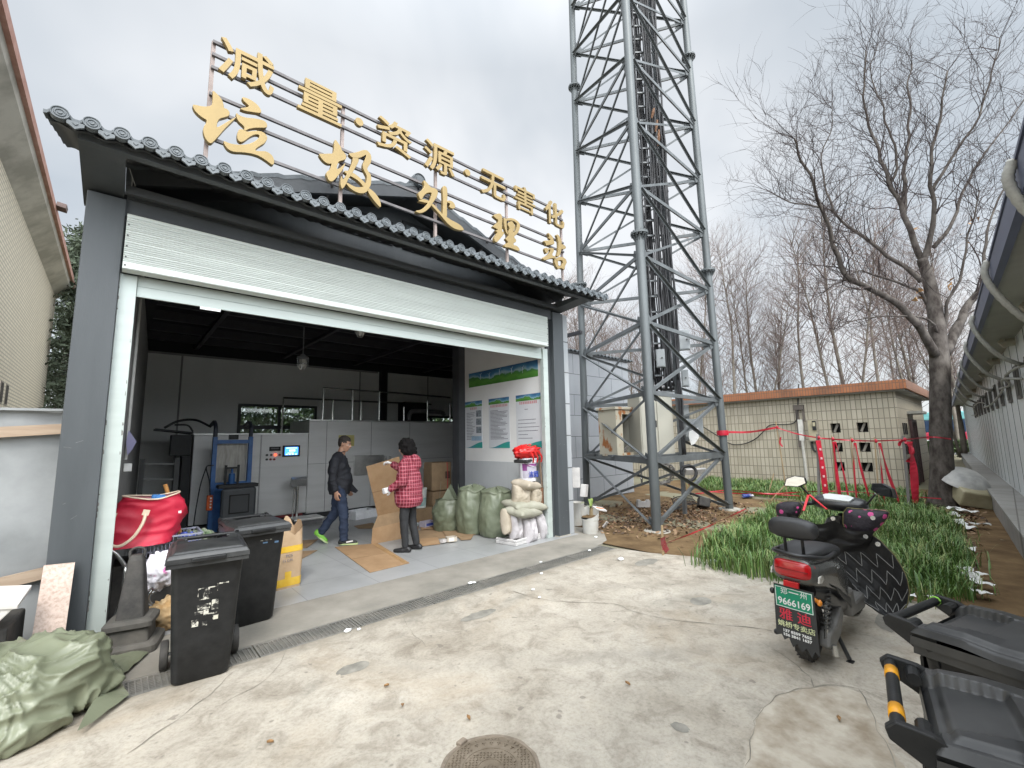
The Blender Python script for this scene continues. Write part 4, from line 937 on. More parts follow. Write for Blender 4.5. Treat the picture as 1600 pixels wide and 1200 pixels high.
# dark evergreens on the left and low behind
leaf_m = M('cedar_needles', (0.035, 0.05, 0.03), 0.8, sc=1.5, c2=(0.085, 0.105, 0.065), thr=(0.3, 0.7))
leaf2_m = M('shrub_leaves', (0.04, 0.07, 0.025), 0.7, sc=1.5, c2=(0.1, 0.15, 0.05), thr=(0.3, 0.7))
def leafcloud(n_, fn, size, seed):
    rg = np.random.default_rng(seed); co = np.empty((n_*4, 3)); 
    P = np.array([fn(rg) for _ in range(n_)])
    u = rg.normal(size=(n_, 3)); u /= np.linalg.norm(u, axis=1)[:, None]; v = np.cross(u, rg.normal(size=(n_, 3))); v /= np.linalg.norm(v, axis=1)[:, None]
    s_ = rg.uniform(0.5, 1.3, (n_, 1))*size
    co[0::4] = P-u*s_*1.6; co[1::4] = P-v*s_*0.45; co[2::4] = P+u*s_*1.6; co[3::4] = P+v*s_*0.45
    return co, np.arange(n_*4).reshape(-1, 4)
def conifer(name, label, p, h, r_, seed, group=None):
    t_ = thing(name, label, 'tree', (p[0], p[1], 0), group=group); rg0 = random.Random(seed)
    mb = MB(); mb.tube([(0, 0, 0), (0.05, 0, h*0.5), (0, 0, h*0.97)], [0.2, 0.12, 0.02], 8); mb.build('trunk', bark_m, t_, smooth=True)
    br = []
    for k in range(70):
        z = h*(0.08+0.9*rg0.random()); a = rg0.uniform(0, 2*PI); ln = r_*(1.02-z/h)**0.8*rg0.uniform(0.5, 1.1)
        br.append((Vector((0, 0, z)), Vector((math.cos(a)*ln, math.sin(a)*ln, -0.18*ln+rg0.uniform(-0.1, 0.3)))))
    def fn(rg):
        b = br[rg.integers(len(br))]; t2 = rg.random()**0.6; q = b[0]+b[1]*t2; s_ = 0.16+0.16*t2
        return (q.x+rg.normal()*s_, q.y+rg.normal()*s_, q.z+rg.normal()*0.13-0.1*t2)
    co, fc = leafcloud(9000, fn, 0.075, seed); np_mesh('crown', co, fc, leaf_m, t_)
    mb = MB()
    for a, b in br: mb.tube([a, a+b*0.5+Vector((0, 0, 0.05)), a+b], [0.03, 0.02, 0.006], 4)
    mb.build('branches', bark_m, t_)
    return t_
GC = 'dark cedars behind the left brick building'
for (px, dist, h, r_, s_), lb in zip(((108, 23, 10.5, 2.3, 3), (125, 20, 7.5, 2.0, 4), (88, 29, 11.5, 2.6, 5)), ('tall dark cedar between the brick building and the shed pillar', 'shorter dark cedar nearest the shed pillar', 'far dark cedar right behind the brick building corner')):
    d = ray(px, 665); d.z = 0; d.normalize(); q = d*dist; conifer('cedar_tree', lb, (q.x, q.y), h, r_, s_, GC)
GB = 'dark evergreens low behind the brick parapet'
for (px, dist, h, r_, s_), lb in zip(((1105, 40, 4.4, 2.2, 13), (1205, 38, 4.6, 2.4, 14), (1285, 42, 5.0, 2.6, 15), (1370, 36, 4.2, 2.2, 16)),
        ('low dark evergreen behind the parapet next to the tower leg', 'low dark evergreen behind the parapet above the meter pipe', 'low dark evergreen behind the middle of the parapet', 'low dark evergreen behind the parapet near its corner')):
    d = ray(px, 665); d.z = 0; d.normalize(); q = d*dist; conifer('evergreen_tree', lb, (q.x, q.y), h, r_, s_, GB)
# shrubs seen through the back window
for k, (x, y, h) in enumerate(((1.9, 14.6, 4.6), (4.2, 15.0, 4.4), (6.6, 15.4, 4.2), (9.0, 15.2, 4.4))):
    def fn(rg, h=h):
        a = rg.uniform(0, 2*PI); r_ = 1.35*math.sqrt(rg.random()); return (r_*math.cos(a), 0.6*r_*math.sin(a), h*rg.random()**0.8*(1-0.15*r_))
    co, fc = leafcloud(6000, fn, 0.08, 50+k); o = np_mesh('garden_shrub', co, fc, leaf2_m); o.location = (x, y, 0)
    tag(o, ['leafy shrub outside the back window, behind its left pane', 'leafy shrub outside the back window, behind its right pane', 'leafy shrub behind the shed back wall next to the steel post', 'leafy shrub outside the small high back window'][k], 'shrub', 'shrubs behind the shed')
# ================================================================ left brick building
brick_m = tile_mat('cream_brick', (0.76, 0.68, 0.53), (0.71, 0.63, 0.49), (0.45, 0.4, 0.31), 0.26, 0.075, 0.014, 'y', off=0.5, r=0.7, bump=0.4, stain=0.35, stain_c=(0.52, 0.46, 0.36))
eave_m = M('weathered_eave', (0.38, 0.355, 0.305), 0.85, sc=1.6, c2=(0.58, 0.545, 0.48), det=10, bump=0.3, bsc=8, thr=(0.38, 0.62))
redtrim_m = M('faded_red_trim', (0.4, 0.2, 0.15), 0.75, sc=4, c2=(0.52, 0.3, 0.24))
lb = thing('brick_building', 'cream brick building with a grey eave and faded red edge at the left', 'building', (-5, 12, 0))
MB().box((-9, 4.0, 0), (-1.79, 20.2, 6.85)).build('wall', brick_m, lb, world=True)
mb = MB(); mb.prism([(-1.789, 6.5), (-1.47, 6.82), (-1.44, 7.0), (-9, 7.02), (-9, 6.86), (-1.789, 6.86)], (0, 2.0, 0), (1, 0, 0), (0, 0, 1), (0, 18.3, 0)); mb.build('eave', eave_m, lb, world=True)
mb = MB(); mb.box((-1.47, 1.99, 6.95), (-1.385, 20.36, 7.13)); mb.build('roof_edge', redtrim_m, lb, world=True)
mb = MB(); mb.box((-9, 2.0, 7.03), (-1.48, 20.3, 7.1)); mb.build('roof', eave_m, lb, world=True)
mb = MB(); mb.bar((-1.38, 13.9, 7.14), (-1.22, 13.9, 7.12), 0.3, 0.1); mb.build('gutter_spout', M('spout', (0.12, 0.08, 0.07), 0.7), lb, world=True)
p0 = onx(2, 580, -1.79); 
for dy in (0.0, 0.55):
    mb = MB(); y = p0.y+0.1+dy; mb.box((-1.80, y, 2.55), (-1.783, y+0.3, 3.0))
    mb2 = MB()
    for k in range(4): mb2.box((-1.782, y+0.02+0.075*k, 2.58), (-1.779, y+0.055+0.075*k, 2.97))
    o = mb.build('vent_grille', M('vent_frame', (0.3, 0.27, 0.22), 0.7), lb, world=True); mb2.build('vent_hole', M('vent_black', (0.05, 0.045, 0.04), 0.9), o, world=True)
# hoarding beside the left pillar
sheet_m = M('grey_hoarding_sheet', (0.24, 0.252, 0.255), 0.6, sc=2.0, c2=(0.335, 0.348, 0.352), bump=0.25, bsc=3)
hd = thing('hoarding', 'pale grey sheet hoarding with two timber battens beside the left pillar', 'hoarding', (-1.3, 5.4, 0))
def hsheet(u, v):
    x = -2.4+u*2.055; z = 0.05+v*1.89; return Vector((x, 5.40+0.03*mn.noise(Vector((x*2.5, 0, z*2)))+0.02*(1-abs(mn.noise(Vector((x*3, 3, z*2.2+x)))))**4+0.012*math.sin(6*z+3*x), z))
mb = MB(); mb.grid(hsheet, 30, 30); mb.build('sheet', sheet_m, hd, world=True, smooth=True)
timb_m = M('old_timber', (0.33, 0.24, 0.17), 0.85, sc=3, c2=(0.45, 0.35, 0.26), stretch=(0.6, 4, 6))
for a, b, w_ in (((-2.4, 5.35, 1.63), (-0.35, 5.35, 1.79), 0.085), ((-2.4, 5.35, 0.35), (-0.36, 5.35, 0.62), 0.09)):
    mb = MB(); mb.bar(a, b, 0.03, w_); mb.build('batten', timb_m, hd, world=True)
mb = MB(); mb.bar((-2.4, 5.36, 1.945), (-0.35, 5.36, 1.95), 0.05, 0.02); mb.build('top_rail', sheet_m, hd, world=True)
# ================================================================ right granite building and its ledge
granite_m = M('wall_granite', (0.62, 0.655, 0.67), 0.45, sc=60, c2=(0.72, 0.745, 0.755), det=3, thr=(0.3, 0.7))
def wy(x): return -0.92+0.065*x
rb = thing('granite_building', 'grey granite clad building with deep dark blue eave along the right side', 'building', (18, wy(18), 0))
def wp(x, o, z): return Vector((x-0.065*o, wy(x)+o, z))     # o = metres out from the wall face towards the lane
mb = MB(); mb.prism3([wp(-3, 0, 0.0), wp(36, 0, 0.0), wp(36, -4, 0.0), wp(-3, -4, 0.0)], (0, 0, 3.18)); mb.build('wall', granite_m, rb, world=True)
mb = MB()
for k in range(44):
    x = -2.5+0.9*k
    if x < 36: mb.bar(wp(x, 0.002, 0.45), wp(x, 0.002, 3.05), 0.01, 0.006, up=(0, 1, 0))
mb.build('joints', M('granite_joint', (0.09, 0.095, 0.1), 0.8), rb, world=True)
soff_m = M('grey_soffit', (0.27, 0.27, 0.245), 0.8, sc=1.5, c2=(0.34, 0.34, 0.31))
blue_m = M('blue_fascia', (0.075, 0.09, 0.15), 0.45, var=0.1, sc=2)
mb = MB(); mb.prism3([wp(-3, -0.05, 3.02), wp(36, -0.05, 3.02), wp(36, 0.4, 3.02), wp(-3, 0.4, 3.02)], (0, 0, 0.03)); mb.build('soffit', soff_m, rb, world=True)
mb = MB(); mb.prism3([wp(-3, 0.40, 2.99), wp(36, 0.40, 2.99), wp(36, 0.45, 2.99), wp(-3, 0.45, 2.99)], (0, 0, 0.19)); mb.build('fascia', blue_m, rb, world=True)
mb = MB(); mb.prism3([wp(-3, -4, 3.185), wp(36, -4, 3.185), wp(36, 0.46, 3.185), wp(-3, 0.46, 3.185)], (0, 0, 0.025)); mb.build('roof', blue_m, rb, world=True)
pipe_m = M('white_corrugated_pipe', (0.33, 0.33, 0.305), 0.6, var=0.15, sc=30, stretch=(1, 1, 1))
vent_m = M('vent_grey', (0.13, 0.125, 0.115), 0.6)
for k, x in enumerate((3.85, 6.0, 8.7, 11.2, 14.0, 16.8, 19.8, 23.0)):
    mb = MB(); pts = curve_pts([wp(x, 0.46, 3.2), wp(x+0.02, 0.49, 3.08), wp(x+0.06, 0.43, 2.88), wp(x+0.12, 0.28, 2.62), wp(x+0.3, 0.1, 2.5), wp(x+0.55, 0.06, 2.52)], 8)
    mb.tube(pts, [0.026+(0.004 if i % 2 else 0) for i in range(len(pts))], 8); mb.build('drain_hose', pipe_m, rb, world=True, smooth=True)
    mb = MB(); mb.tube([wp(x+1.2, 0.02, 2.93), wp(x+1.2, 0.12, 2.93)], 0.06, 12); mb.tube([wp(x+1.2, 0.12, 2.93), wp(x+1.2, 0.17, 2.9)], [0.075, 0.06], 12); mb.build('spotlight', M('spot_grey', (0.3, 0.28, 0.22), 0.4), rb, world=True)
for k in range(16):
    x = 3.5+1.35*k; o = MB().prism3([wp(x, 0.002, 2.1), wp(x+0.42, 0.002, 2.1), wp(x+0.42, 0.002, 2.62), wp(x, 0.002, 2.62)], Vector((0, 0.025, 0))).build('air_vent', vent_m, rb, world=True)
    mb = MB(); mb.prism3([wp(x+0.05, 0.03, 2.15), wp(x+0.37, 0.03, 2.15), wp(x+0.37, 0.03, 2.57), wp(x+0.05, 0.03, 2.57)], Vector((0, 0.006, 0))); mb.build('louvre', M('vent_dark', (0.06, 0.058, 0.052), 0.7), o, world=True)
for x0, x1, z, dz in ((4, 12, 2.42, 0.06), (9, 24, 2.3, 0.14)):
    mb = MB(); mb.tube(curve_pts([wp(x0+(x1-x0)*i/9, 0.1+0.06*math.sin(i*2.1), z+dz*math.sin(i*1.3)) for i in range(10)], 5), 0.018, 7); mb.build('cable_conduit', pipe_m, rb, world=True, smooth=True)
ledge_m = tile_mat('ledge_stone', (0.29, 0.285, 0.265), (0.26, 0.255, 0.24), (0.13, 0.125, 0.115), 0.6, 3.0, 0.008, 'f', r=0.75, bump=0.3, stain=0.5, stain_c=(0.15, 0.13, 0.1))
mb = MB(); mb.prism3([wp(-3, 0.004, -0.1), wp(36, 0.004, -0.1), wp(36, 0.36, -0.1), wp(-3, 0.36, -0.1)], (0, 0, 0.47)); mb.prism3([wp(-3, 0.004, 0.371), wp(36, 0.004, 0.371), wp(36, 0.40, 0.371), wp(-3, 0.40, 0.371)], (0, 0, 0.05))
struct(mb, 'stone_ledge', ledge_m, 'low grey stone ledge running along the foot of the granite wall')
# ================================================================ low beige tiled building
beige_m = tile_mat('beige_tile', (0.5, 0.45, 0.35), (0.39, 0.345, 0.26), (0.2, 0.175, 0.135), 0.125, 0.29, 0.011, 'y', off=0.0, r=0.5, bump=0.35, stain=0.3, stain_c=(0.26, 0.23, 0.17))
beige2_m = tile_mat('beige_tile_end', (0.45, 0.405, 0.315), (0.41, 0.365, 0.28), (0.2, 0.175, 0.135), 0.125, 0.29, 0.011, 'x', off=0.0, r=0.5, bump=0.35, stain=0.3, stain_c=(0.26, 0.23, 0.17))
para_m = tile_mat('orange_parapet_brick', (0.37, 0.145, 0.06), (0.31, 0.115, 0.05), (0.2, 0.1, 0.06), 0.075, 0.5, 0.012, 'y', off=0.0, r=0.7, bump=0.4, stain=0.9, stain_c=(0.06, 0.045, 0.035))
dark_m = M('hole_dark', (0.012, 0.012, 0.012), 0.9)
bb = thing('tiled_building', 'low beige tiled substation with an orange brick parapet and six vent holes', 'building', (19, 6, 0))
BX = 16.4
holes = [(y0, y1, z0, z1) for y0, y1 in ((2.91-0.265, 2.91), (3.31, 3.56)) for z0, z1 in ((1.645, 1.93), (1.065, 1.34), (0.49, 0.76))]
ys = sorted({1.95, 12.5, 2.645, 2.91, 3.31, 3.56}); zs = sorted({0.0, 2.82, 1.645, 1.93, 1.065, 1.34, 0.49, 0.76})
mb = MB()
for i in range(len(ys)-1):
    for j in range(len(zs)-1):
        if not any(abs(ys[i]-h[0]) < 1e-6 and abs(zs[j]-h[2]) < 1e-6 for h in holes):
            mb.add([(BX, ys[i], zs[j]), (BX, ys[i+1], zs[j]), (BX, ys[i+1], zs[j+1]), (BX, ys[i], zs[j+1])], [(0, 3, 2, 1)])
for h in holes:
    a, b, c, d = h; vs = [(BX, a, c), (BX, b, c), (BX, b, d), (BX, a, d), (BX+0.24, a, c), (BX+0.24, b, c), (BX+0.24, b, d), (BX+0.24, a, d)]
    mb.add(vs, [(0, 1, 5, 4), (1, 2, 6, 5), (2, 3, 7, 6), (3, 0, 4, 7)])
mb.build('wall', beige_m, bb, world=True, weld=True)
for h in holes:
    mb = MB(); mb.box((BX+0.245, h[0]-0.02, h[2]-0.02), (BX+0.3, h[1]+0.02, h[3]+0.02)); o = mb.build('vent_hole', dark_m, bb, world=True)
    a, b, c, d = h; mb = MB(); mb.bar((BX+0.1, (a+b)/2+0.05, c+0.02), (BX+0.1, (a+b)/2-0.05, d-0.02), 0.06, 0.05, up=(1, 0, 0)); mb.build('slat', M('vent_slat', (0.24, 0.22, 0.19), 0.8), o, world=True)
mb = MB(); mb.add([(BX, 1.95, 0), (22.5, 1.95, 0), (22.5, 1.95, 2.82), (BX, 1.95, 2.82)], [(0, 1, 2, 3)]); mb.add([(22.5, 1.95, 0), (22.5, 12.5, 0), (22.5, 12.5, 2.82), (22.5, 1.95, 2.82)], [(0, 1, 2, 3)]); mb.build('end_wall', beige2_m, bb, world=True)
mb = MB(); mb.box((16.12, 1.66, 2.82), (22.8, 12.8, 3.08)); mb.build('parapet', para_m, bb, world=True)
mb = MB(); mb.box((16.2, 1.72, 2.78), (22.7, 12.7, 2.822)); mb.build('parapet_soffit', soff_m, bb, world=True)
for k in range(3):
    for z0 in (1.55, 0.98, 0.42):
        mb = MB(); x = 17.0+0.33*k; mb.box((x, 1.93, z0), (x+0.12, 1.948, z0+0.34)); mb.build('slot', dark_m, bb, world=True)
mb = MB(); mb.box((18.2, 1.86, 0.02), (18.26, 1.93, 2.0)); mb.box((19.3, 1.86, 0.02), (19.36, 1.93, 2.0)); mb.box((18.26, 1.87, 1.93), (19.3, 1.92, 2.0))
for k in range(6): mb.box((18.38+0.16*k, 1.88, 0.05), (18.41+0.16*k, 1.91, 1.93))
o = mb.build('gate', M('gate_dark_red', (0.06, 0.03, 0.03), 0.5), bb, world=True)
mb = MB(); mb.box((18.2, 1.6, 2.18), (19.5, 1.948, 2.26)); mb.build('door_hood', soff_m, bb, world=True)
wire_m = M('service_cable', (0.03, 0.028, 0.026), 0.6)
mb = MB(); mb.box((BX-0.14, 3.86, 1.39), (BX-0.002, 4.14, 2.08)); o = mb.build('meter_box', M('meter_frame', (0.3, 0.27, 0.22), 0.6), bb, world=True)
mb = MB(); mb.box((BX-0.146, 3.885, 1.42), (BX-0.141, 4.115, 2.05)); mb.build('backboard', M('meter_board', (0.42, 0.37, 0.25), 0.6), o, world=True)
mb = MB(); mb.box((BX-0.19, 3.89, 1.74), (BX-0.147, 3.99, 2.03)); mb.build('meter', M('meter_black', (0.03, 0.03, 0.03), 0.3), o, world=True)
mb = MB(); mb.box((BX-0.193, 3.905, 1.86), (BX-0.1905, 3.975, 1.98)); mb.build('dial', M('meter_dial', (0.5, 0.45, 0.3), 0.4), o, world=True)
mb = MB(); mb.box((BX-0.09, 4.27, 1.42), (BX-0.002, 4.4, 2.09))
mb.build('white_trunking', M('trunking_white', (0.6, 0.58, 0.53), 0.5), bb, world=True)
mb = MB(); mb.box((BX-0.06, 4.2, 2.05), (BX-0.002, 4.26, 2.55)); mb.box((BX-0.07, 4.36, 1.2), (BX-0.002, 4.45, 2.4)); mb.box((BX-0.09, 4.2, 2.4), (BX-0.072, 4.5, 2.56)); mb.build('conduit', M('conduit_brown', (0.12, 0.1, 0.085), 0.7), bb, world=True)
mb = MB(); mb.tube([(BX-0.05, 4.33, 1.42), (BX-0.05, 4.33, 1.2), (BX-0.06, 4.31, 0.0)], 0.045, 8); mb.build('down_pipe', M('pipe_white_dirty', (0.5, 0.48, 0.43), 0.6), bb, world=True)
mb = MB(); mb.tube(curve_pts([(BX-0.05, 4.08, 1.39), (BX-0.06, 4.06, 1.15), (BX-0.06, 3.98, 1.08), (BX-0.06, 3.9, 1.15), (BX-0.05, 3.9, 1.39)], 6), 0.03, 7); mb.build('cable_loop', wire_m, bb, world=True)
mb = MB(); P = [(1099, 667), (1118, 679), (1140, 693), (1160, 694), (1180, 686), (1195, 672), (1205, 664), (1240, 661), (1246, 640), (1248, 600)]
mb.tube(curve_pts([onx(x, y, 16.33) for x, y in P], 6), 0.018, 6); mb.build('service_cable', wire_m, bb, world=True)
# far road, hedge and bus
mb = MB(); mb.add([(44, -60, 0.0), (62, -60, 0.0), (62, 80, 0.0), (44, 80, 0.0)], [(0, 1, 2, 3)]); struct(mb, 'road', M('far_asphalt', (0.12, 0.12, 0.12), 0.9), 'grey road crossing far behind the yard')
def hedge(name, label, x, y0, y1, h, n_, seed):
    def fn(rg): return (rg.uniform(-0.5, 0.5), rg.uniform(y0, y1), h*rg.random()**0.6)
    co, fc = leafcloud(n_, fn, 0.09, seed); o = np_mesh(name, co, fc, leaf2_m); o.location = (x, 0, 0); tag(o, label, 'hedge', kind='stuff')
hedge('hedge', 'clipped green hedge beside the far road', 40, -4, 6, 1.0, 7000, 77)
bus = thing('bus', 'red and teal city bus passing on the far road', 'bus', (48.0, 3.0, 0))
for a, b, nm, m_ in (((-1.2, -5.5, 0.4), (1.2, 5.5, 1.0), 'lower_body', M('bus_white', (0.6, 0.6, 0.6), 0.4)), ((-1.2, -5.5, 1.0), (1.2, 5.5, 1.55), 'red_band', M('bus_red', (0.4, 0.03, 0.06), 0.35)), ((-1.15, -5.4, 1.551), (1.15, 5.4, 2.5), 'window_band', M('bus_glass', (0.03, 0.05, 0.09), 0.1)), ((-1.2, -5.5, 2.501), (1.2, 5.5, 3.1), 'roof', M('bus_teal', (0.15, 0.4, 0.4), 0.4))):
    MB().box(a, b).build(nm, m_, bus, bevel=0.06)
for y in (-3.6, 3.4):
    for x in (-1.1, 1.1): MB().cyl((x-0.12, y, 0.45), (x+0.12, y, 0.45), 0.45, n=20).build('wheel', M('tyre_far', (0.02, 0.02, 0.02), 0.8), bus)
gr = thing('guard_rail', 'white railing along the far road in front of the bus', 'railing', (43.5, 0, 0))
for z in (0.4, 0.85): MB().bar((0, -20, z), (0, 30, z), 0.05).build('rail', M('rail_white', (0.7, 0.7, 0.7), 0.5), gr)
mb = MB()
for k in range(26): mb.bar((0, -20+2*k, 0), (0, -20+2*k, 1.0), 0.06)
mb.build('posts', MATS['rail_white'], gr)
# ================================================================ machine and equipment in the shed
steel_m = M('brushed_stainless', (0.56, 0.56, 0.545), 0.42, m=0.25, sc=1.2, c2=(0.66, 0.66, 0.65), stretch=(0.6, 1, 5), thr=(0.3, 0.7), rvar=0.1)
steel2_m = M('hatch_stainless', (0.42, 0.42, 0.41), 0.33, m=0.8, sc=4, c2=(0.6, 0.6, 0.58))
seam_m = M('dark_seam', (0.06, 0.06, 0.06), 0.7)
chrome_m = M('chrome_tube', (0.6, 0.6, 0.58), 0.22, m=0.9, var=0.05)
black_p = M('black_plastic', (0.009, 0.0095, 0.01), 0.48, sc=14, c2=(0.017, 0.0175, 0.018), spec=0.35, bump=0.06, bsc=180)
blue_steel = M('blue_paint_steel', (0.02, 0.085, 0.25), 0.4, sc=6, c2=(0.035, 0.13, 0.34))
rubber_m = M('black_rubber', (0.03, 0.029, 0.027), 0.75, sc=8, c2=(0.065, 0.06, 0.054), bump=0.2, bsc=60)
MY = 10.3
mc_ = thing('composting_machine', 'long stainless steel waste processing machine with control panel and screen', 'machine', (4.0, MY, 0))
mb = MB(); mb.box((1.1, MY, 0.15), (3.172, 11.7, 1.83)); mb.build('control_cabinet', steel_m, mc_, world=True, bevel=0.012)
mb = MB(); mb.box((1.09, MY-0.015, 1.832), (3.172, 11.7, 1.862)); mb.build('cabinet_top', steel2_m, mc_, world=True)
mb = MB(); mb.box((3.176, MY-0.01, 0.12), (7.25, 11.75, 2.13)); mb.build('main_body', steel_m, mc_, world=True, bevel=0.012)
mb = MB(); mb.box((3.17, MY-0.03, 2.132), (7.26, 11.75, 2.165)); mb.build('body_rim', steel2_m, mc_, world=True)
mb = MB()
for x in (2.235, 2.25): mb.box((x-0.003, MY-0.004, 0.16), (x+0.003, MY-0.0005, 1.825))
for x in (3.56, 4.62, 5.66): mb.box((x-0.004, MY-0.014, 0.14), (x+0.004, MY-0.0105, 2.12))
mb.box((3.18, MY-0.014, 1.18), (7.24, MY-0.0105, 1.186)); mb.build('seams', seam_m, mc_, world=True)
mb = MB(); mb.box((1.2, MY+0.05, 0.0), (7.1, 11.6, 0.118)); mb.build('dark_gap_fill', M('gap_shade_dark', (0.03, 0.03, 0.03), 0.8), mc_, world=True)  # fills the gap under the body, its shade put into the dark colour
mb = MB(); mb.box((2.3, MY-0.02, 0.1), (3.1, MY-0.002, 0.148)); mb.build('red_skid', M('red_oxide', (0.2, 0.03, 0.03), 0.6), mc_, world=True)
mb = MB(); mb.box((2.655, MY-0.03, 1.36), (3.0, MY-0.001, 1.6)); o = mb.build('screen_bezel', black_p, mc_, world=True, bevel=0.006)
mb = MB(); mb.box((2.695, MY-0.034, 1.395), (2.96, MY-0.0305, 1.565)); mb.build('screen', M('screen_blue', (0.02, 0.08, 0.3), 0.3, emit=(0.06, 0.3, 0.95), es=1.5, var=0.02), o, world=True)
mb = MB(); mb.box((2.72, MY-0.036, 1.535), (2.935, MY-0.0345, 1.552)); mb.box((2.78, MY-0.036, 1.47), (2.9, MY-0.0345, 1.51)); mb.box((2.75, MY-0.036, 1.43), (2.87, MY-0.0345, 1.445))
for k in range(4): mb.box((2.715+0.06*k, MY-0.036, 1.402), (2.755+0.06*k, MY-0.0345, 1.42))
mb.build('screen_readout', M('screen_white', (0.6, 0.7, 0.8), 0.4, emit=(0.6, 0.85, 1.0), es=1.3), o, world=True)
mb = MB(); mb.box((2.40, MY-0.02, 1.49), (2.615, MY-0.001, 1.58)); o = mb.build('counter_display', black_p, mc_, world=True, bevel=0.004)
mb = MB(); mb.box((2.43, MY-0.022, 1.53), (2.58, MY-0.0205, 1.555)); mb.build('digits', M('digit_dim', (0.1, 0.1, 0.1), 0.3), o, world=True)
for k, (x, z) in enumerate(((2.36, 1.41), (2.44, 1.41), (2.52, 1.408), (2.6, 1.406), (2.36, 1.32), (2.43, 1.318), (2.5, 1.316))):
    mb = MB(); mb.cyl((x, MY-0.001, z), (x, MY-0.03, z), 0.023, n=12)
    m_ = M('button_red_lit', (0.5, 0.03, 0.02), 0.3, emit=(1.0, 0.08, 0.03), es=2.2) if k == 2 else (M('button_red', (0.22, 0.02, 0.02), 0.4) if k in (3, 5, 6) else M('button_black', (0.04, 0.045, 0.04), 0.4))
    mb.build('button', m_, mc_, world=True)
mb = MB(); mb.box((4.19, MY-0.05, 0.86), (4.95, MY-0.012, 1.325)); o = mb.build('hatch', steel2_m, mc_, world=True, bevel=0.015)
mb = MB()
for x in (4.98, 5.1): mb.tube([(x, MY-0.015, 1.27), (x, MY-0.08, 1.27), (x, MY-0.08, 1.05), (x, MY-0.015, 1.05)], 0.014, 8)
mb.build('hatch_handle', chrome_m, o, world=True)
mb = MB(); mb.box((3.83, MY-0.014, 1.55), (4.2, MY-0.0108, 1.81)); mb.build('warning_notice', M('yellow_notice', (0.55, 0.5, 0.18), 0.6), mc_, world=True)
# handrail on the machine roof
hr = thing('handrail', 'stainless handrail along the top of the waste machine', 'handrail', (5.2, 10.5, 2.166))
for x, h in ((3.53, 0.74), (4.22, 0.73), (4.91, 0.73), (5.6, 0.38), (6.31, 0.56), (7.05, 0.52)):
    mb = MB(); mb.tube([(x, 10.5, 2.166), (x, 10.5, 2.166+h)], 0.024, 10); mb.build('post', chrome_m, hr, world=True, smooth=True, auto=50)
for x in (2.96, 4.15, 4.9, 6.2):
    mb = MB(); mb.tube([(x, 11.6, 1.863 if x < 3.17 else 2.166), (x, 11.6, 2.75)], 0.02, 8); mb.build('post', chrome_m, hr, world=True)
for a, b in (((3.51, 10.5, 2.91), (5.5, 10.5, 2.9)), ((2.95, 11.6, 2.75), (7.1, 11.6, 2.75)), ((5.5, 10.5, 2.9), (7.06, 10.5, 2.86))):
    mb = MB(); mb.tube([a, b], 0.022, 8); mb.build('top_rail', chrome_m if a[1] < 11 else M('rail_dull', (0.1, 0.1, 0.1), 0.5, m=0.5), hr, world=True)
mb = MB(); mb.tube(curve_pts([(5.9, 10.8, 2.2), (5.95, 10.8, 2.4), (6.1, 10.8, 2.46), (6.9, 10.8, 2.46), (7.1, 10.9, 2.4)], 5), 0.06, 10); solo(mb, 'exhaust_duct', M('duct_grey', (0.2, 0.2, 0.2), 0.4, m=0.5), 'bent grey duct lying on the machine roof behind the handrail', 'duct', loc=(5.9, 10.8, 2.166), world=True, smooth=True)
mb = MB(); mb.box((6.0, 11.2, 2.166), (6.7, 11.6, 2.75)); mb.cyl((6.35, 11.18, 2.45), (6.35, 11.12, 2.45), 0.2, n=20); solo(mb, 'blower_unit', black_p, 'black blower box on the machine roof under the small window', 'blower', loc=(6.3, 11.2, 2.166), world=True)
# bin lifter
bl = thing('bin_lifter', 'blue steel bin lifter standing against the machine with a hydraulic ram', 'bin lifter', (1.6, 9.5, 0))
for x in (1.335, 1.9):
    mb = MB(); mb.box((x-0.035, 9.5, 0.02), (x+0.035, 9.6, 1.78)); mb.build('upright', blue_steel, bl, world=True, bevel=0.006)
    mb = MB(); mb.tube(curve_pts([(x, 9.55, 1.78), (x, 9.55, 1.95), (x, 9.75, 2.06), (x, 10.1, 2.02)], 5), 0.035, 6); mb.build('top_arm', M('arm_dark', (0.03, 0.035, 0.05), 0.5), bl, world=True)
for z in (1.69, 0.93):
    mb = MB(); mb.box((1.371, 9.51, z-0.035), (1.864, 9.58, z+0.035)); mb.build('crossbar', blue_steel, bl, world=True, bevel=0.004)
mb = MB(); mb.box((1.55, 9.49, 1.73), (1.69, 9.6, 1.82)); mb.build('ram_head', black_p, bl, world=True)
mb = MB(); mb.box((1.345, 9.56, 0.1), (1.6, 9.61, 0.89)); mb.build('side_plate', blue_steel, bl, world=True)
mb = MB(); mb.box((1.372, 9.63, 0.97), (1.862, 9.65, 1.65)); mb.build('chute_plate', M('dusty_steel', (0.3, 0.29, 0.26), 0.6, m=0.4, sc=7, c2=(0.46, 0.44, 0.4), stretch=(3, 1, 0.5)), bl, world=True)
mb = MB(); mb.cyl((1.61, 9.44, 0.93), (1.61, 9.44, 1.12), 0.05); mb.cyl((1.61, 9.44, 1.121), (1.61, 9.44, 1.2), 0.02); mb.build('hydraulic_ram', blue_steel, bl, world=True)
mb = MB(); mb.box((1.495, 9.42, 0.93), (1.53, 9.47, 1.27)); mb.box((1.69, 9.42, 0.93), (1.725, 9.47, 1.27)); mb.box((1.531, 9.43, 1.2), (1.689, 9.46, 1.235)); mb.build('ram_bracket', black_p, bl, world=True)
mb = MB(); mb.box((1.255, 9.43, 0.5), (1.345, 9.49, 0.76)); o = mb.build('hand_control', M('orange_control', (0.65, 0.11, 0.02), 0.4), bl, world=True, bevel=0.01)
mb = MB()
